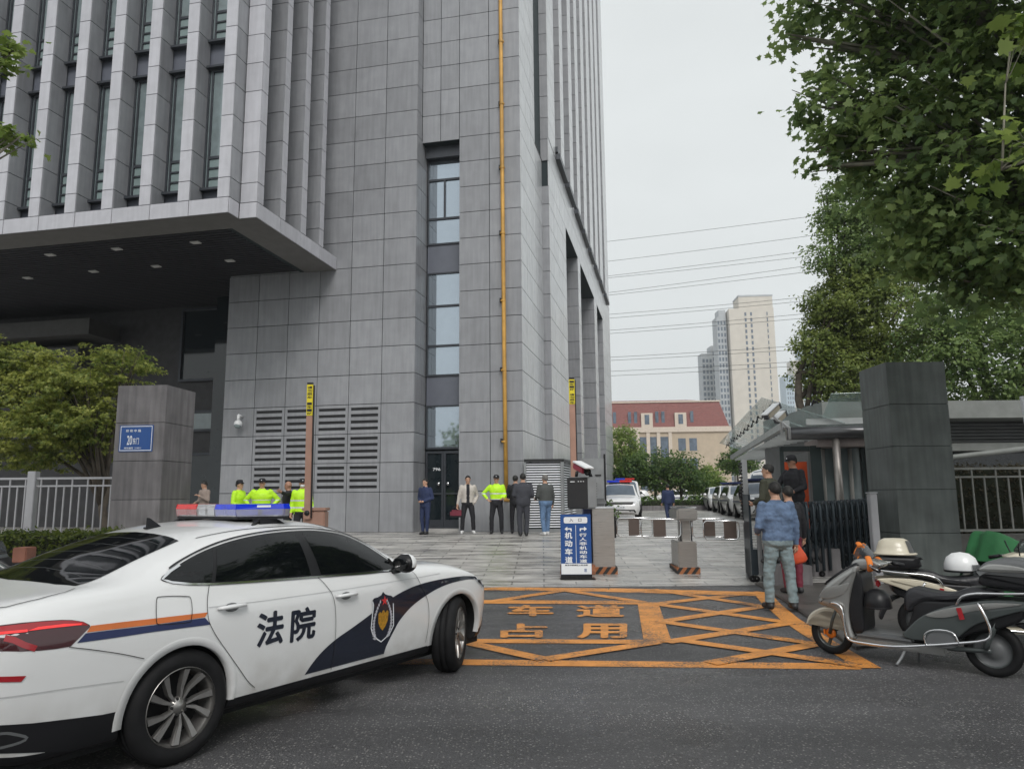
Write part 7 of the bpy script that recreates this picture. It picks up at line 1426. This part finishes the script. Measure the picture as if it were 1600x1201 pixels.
    solid(t, 'seat', 'seat_vinyl', [(.64, .50), (.645, .60), (.62, .68), (.56, .715), (.45, .70), (.32, .685), (.22, .70), (.12, .745), (.0, .76), (-.10, .75), (-.11, .69), (.05, .65), (.25, .62), (.42, .60), (.52, .56), (.58, .50)], .27, .05)
    tubep(t, 'swing_arm', [(.40, .06, .20), (.20, .08, .21), (-.02, .08, .225)], .022, 'sc_dark', 8); tubep(t, 'centre_stand', [(.66, .08, .18), (.70, .12, .08), (.74, .16, .012)], .014, 'metal_grey', 7); tubep(t, 'centre_stand', [(.60, -.08, .18), (.62, -.12, .08), (.64, -.16, .012)], .014, 'metal_grey', 7)
    solid(t, 'rear_mudguard', 'plastic_black', [(-.20, .46), (-.28, .42), (-.36, .30), (-.40, .22), (-.43, .24), (-.38, .36), (-.30, .47)], .12, .01)
    mb = MB(); mb.boxm(Matrix.Translation((-.42, 0, .60)), .05, .22, .07, 0, .015); mb.build('tail_lamp', MT['lamp_red'], t)
    if trunk:
        mb = MB(); mb.boxm(Matrix.Translation((-.25, 0, .755)), .42, .26, .02); mb.build('rack', MT['plastic_black'], t)
        solid(t, 'trunk_box', 'plastic_black', [(-.02, .78), (.0, .86), (.0, .885), (-.46, .885), (-.46, .80), (-.42, .77)], .36, .03)
        if trunk == 'lid':
            o = solid(t, 'trunk_lid', 'plastic_grey', [(.01, .890), (.0, .93), (-.06, .985), (-.18, 1.015), (-.32, 1.015), (-.43, .98), (-.47, .93), (-.47, .890)], .38, .06); solid(t, 'lid_panel', 'sc_silver', [(.0, .915), (-.04, .955), (-.12, .975), (-.30, .965), (-.42, .92), (-.30, .905), (-.1, .900)], .392, .02)
    return t
s1 = scooter('silver electric scooter with a grey top box and orange ribbons, nearest at right', (4.176, 6.721, 0), R(135.9))
# ribbons and gaiter on the handlebar
for pts in ([(.93, -.13, .95), (.91, -.17, .91), (.92, -.14, .87), (.93, .0, .85)], [(.93, .13, .975), (.90, .175, .93), (.90, .17, .88), (.92, .12, .85)], [(1.0, .10, 1.07), (1.03, .06, 1.095), (1.05, .0, 1.09)], [(1.02, -.06, 1.08), (1.05, .0, 1.05), (1.0, .06, 1.06)], [(1.04, .0, 1.07), (1.06, .06, 1.0), (1.02, .09, .96)]):
    mb = MB(); mb.tube(smooth_poly(pts, 3, False), .028, 8, flat=.6); mb.build('orange_ribbon', MT['orange_cloth'], s1)
mb = MB(); mb.boxm(Matrix.Translation((1.425, .04, .215)), .01, .05, .05); mb.lathe([(.001, .05), (.045, .05), (.05, .03)], Matrix.Translation((1.37, 0, .205)) @ Matrix.Rotation(R(-90), 4, 'X'), 14); mb.build('hub_cap', MT['lamp_amber'], s1)
def W1(x, y, z): return s1.matrix_basis @ Vector((x, y, z)) if False else Matrix.Translation((4.176, 6.721, 0)) @ Matrix.Rotation(R(135.9), 4, 'Z') @ Vector((x, y, z))
def helmet(label, c, m, r=.135, rot=0., visor=True, name='helmet'):
    t = thing(name, label, 'helmet', c, rot); mb = MB(); mb.lathe([(.001, r), (r * .5, r * .9), (r * .85, r * .6), (r, r * .15), (r * 1.02, -r * .25), (r * .97, -r * .42), (r * .90, -r * .42), (r * .9, 0)], Matrix.Diagonal((1.12, .95, 1, 1)), 22); mb.build('shell', MT[m], t)
    mb = MB(); mb.lathe([(r * 1.03, -r * .30), (r * 1.045, -r * .36), (r * 1.03, -r * .44)], Matrix.Diagonal((1.12, .95, 1, 1)), 22); mb.build('edge_trim', MT['plastic_black'], t)
    if visor:
        mb = MB(); mb.lathe([(r * 1.04, r * .15), (r * 1.12, -r * .2), (r * 1.10, -r * .75)], Matrix.Diagonal((1.15, .98, 1, 1)), 12, a0=R(-60), a1=R(60)); mb.build('visor', MT['smoke'], t)
    mb = MB(); mb.ball((0, r * .96, -r * .1), .02, .01, .02, n=8); mb.build('pivot', MT['plastic_black'], t); return t
helmet('glossy black helmet hanging behind the silver scooter\'s leg shield', W1(.88, .10, .56), 'plastic_black', .125, R(60), False)
# second scooter facing right, behind
s2p = gz(1560, 985, 0.0); s2p = Vector((5.75, 7.55, 0.0))
s2 = scooter('black scooter facing right with a cream side panel, parked behind the silver one', (4.42, 8.25, 0), R(-20), body='cream', front='cream', side='cream', trunk='box', panel='cream')
def W2(x, y, z): return Matrix.Translation((4.42, 8.25, 0)) @ Matrix.Rotation(R(-20), 4, 'Z') @ Vector((x, y, z))
ch = thing('helmet', 'cream bowl-shaped helmet resting on the black trunk box of the rear scooter', 'helmet', W2(-.22, 0, .895), R(-20)); mb = MB(); mb.lathe([(.001, .195), (.09, .19), (.135, .165), (.16, .10), (.175, .045), (.205, .03), (.20, .015), (.17, .02), (.001, .02)], Matrix.Diagonal((1.1, .85, 1, 1)), 24); mb.build('shell', MT['cream'], ch)
mb = MB(); mb.lathe([(.138, .17), (.165, .10), (.18, .05), (.19, .03)], Matrix.Diagonal((1.11, .86, 1, 1)), 10, a0=R(-50), a1=R(40)); mb.build('dark_visor', MT['smoke'], ch)
helmet('white half helmet with clear visor lying on the rear scooter\'s seat', W2(.42, .05, .80), 'white_paint', .145, R(-25))
# third: under a green cloth; a fourth at the very edge
c3 = Vector((6.35, 9.3, 0)); t = thing('covered_scooter', 'scooter wrapped in a green cloth by the plinth wall at far right', 'scooter', c3, R(10))
mb = MB(); g = []; nx, ny = 34, 22
for j in range(ny + 1):
    for i in range(nx + 1):
        x = -.75 + 1.5 * i / nx; y = -.42 + .84 * j / ny; top = 1.02 - .10 * math.cos(x * 4.5) - .22 * max(0, x - .25); fall = max(0, abs(y) - .16) / .26; z = top - fall ** 1.3 * (.55 + .08 * math.sin(x * 17)); z -= .35 * max(0, abs(x) - .6) / .15
        g.append((x + .02 * math.sin(y * 30), y * (1 + .08 * math.sin(x * 21) * fall), z + .02 * noise.noise(Vector((x * 7, y * 7, 1)))))
mb.add(g, [(j * (nx + 1) + i, j * (nx + 1) + i + 1, (j + 1) * (nx + 1) + i + 1, (j + 1) * (nx + 1) + i) for j in range(ny) for i in range(nx)], 0, True); mb.build('green_cover', MT['green_cloth'], t)
for x in (-.55, .55): sc_wheel(t, x, .21, .09)
solid(t, 'body', 'plastic_black', [(-.5, .2), (-.55, .5), (-.3, .7), (.4, .7), (.5, .4), (.4, .2)], .3, .05)
s4 = scooter('dark teal scooter cut off by the right edge with a yellow-green vest on it', (5.05, 6.35, 0), R(28), body='teal', front='teal', side='teal', trunk=None)
mb = MB(); mb.ball((.33, .13, .78), .10, .05, .15, n=14); vo = mb.build('folded_vest', MT['hivis'], None); vo.matrix_basis = Matrix.Translation((5.05, 6.35, 0)) @ Matrix.Rotation(R(28), 4, 'Z'); tag(vo, 'crumpled yellow-green safety vest draped on the teal scooter', 'vest')
for v in vo.data.vertices: v.co += v.co.normalized() * .02 * noise.noise(v.co * 14)
# left edge: parked bikes before the hedge
scooter('black scooter with a brown rear box before the hedge at the left edge', (-7.35, 9.1, 0), R(8), body='sc_dark', front='sc_dark', side='sc_dark', trunk='box')
bb = MB(); bb.boxm(Matrix.Translation((0, 0, .09)), .17, .2, .18, 0, .01); bo2 = bb.build('carton_box', MT['brown_box']); q = gy(38, 866, 9.2); bo2.location = (q.x, 9.2, q.z - .09); tag(bo2, 'brown carton strapped on the bike at the left edge', 'box')
# ================================================================ AIR
mb = MB(); mb.box(-420, 420, -80, 760, -1.0, 160); hz = mb.build('haze', bpy.data.materials.new('haze')); struct(hz, 'stuff')
hm = hz.data.materials[0]; hm.use_nodes = True; hn = hm.node_tree; hn.nodes.remove(hn.nodes['Principled BSDF']); pv = hn.nodes.new('ShaderNodeVolumePrincipled')
pv.inputs['Color'].default_value = (.86, .90, .93, 1); pv.inputs['Density'].default_value = .0006; pv.inputs['Anisotropy'].default_value = .2
hn.links.new(pv.outputs[0], hn.nodes['Material Output'].inputs['Volume'])
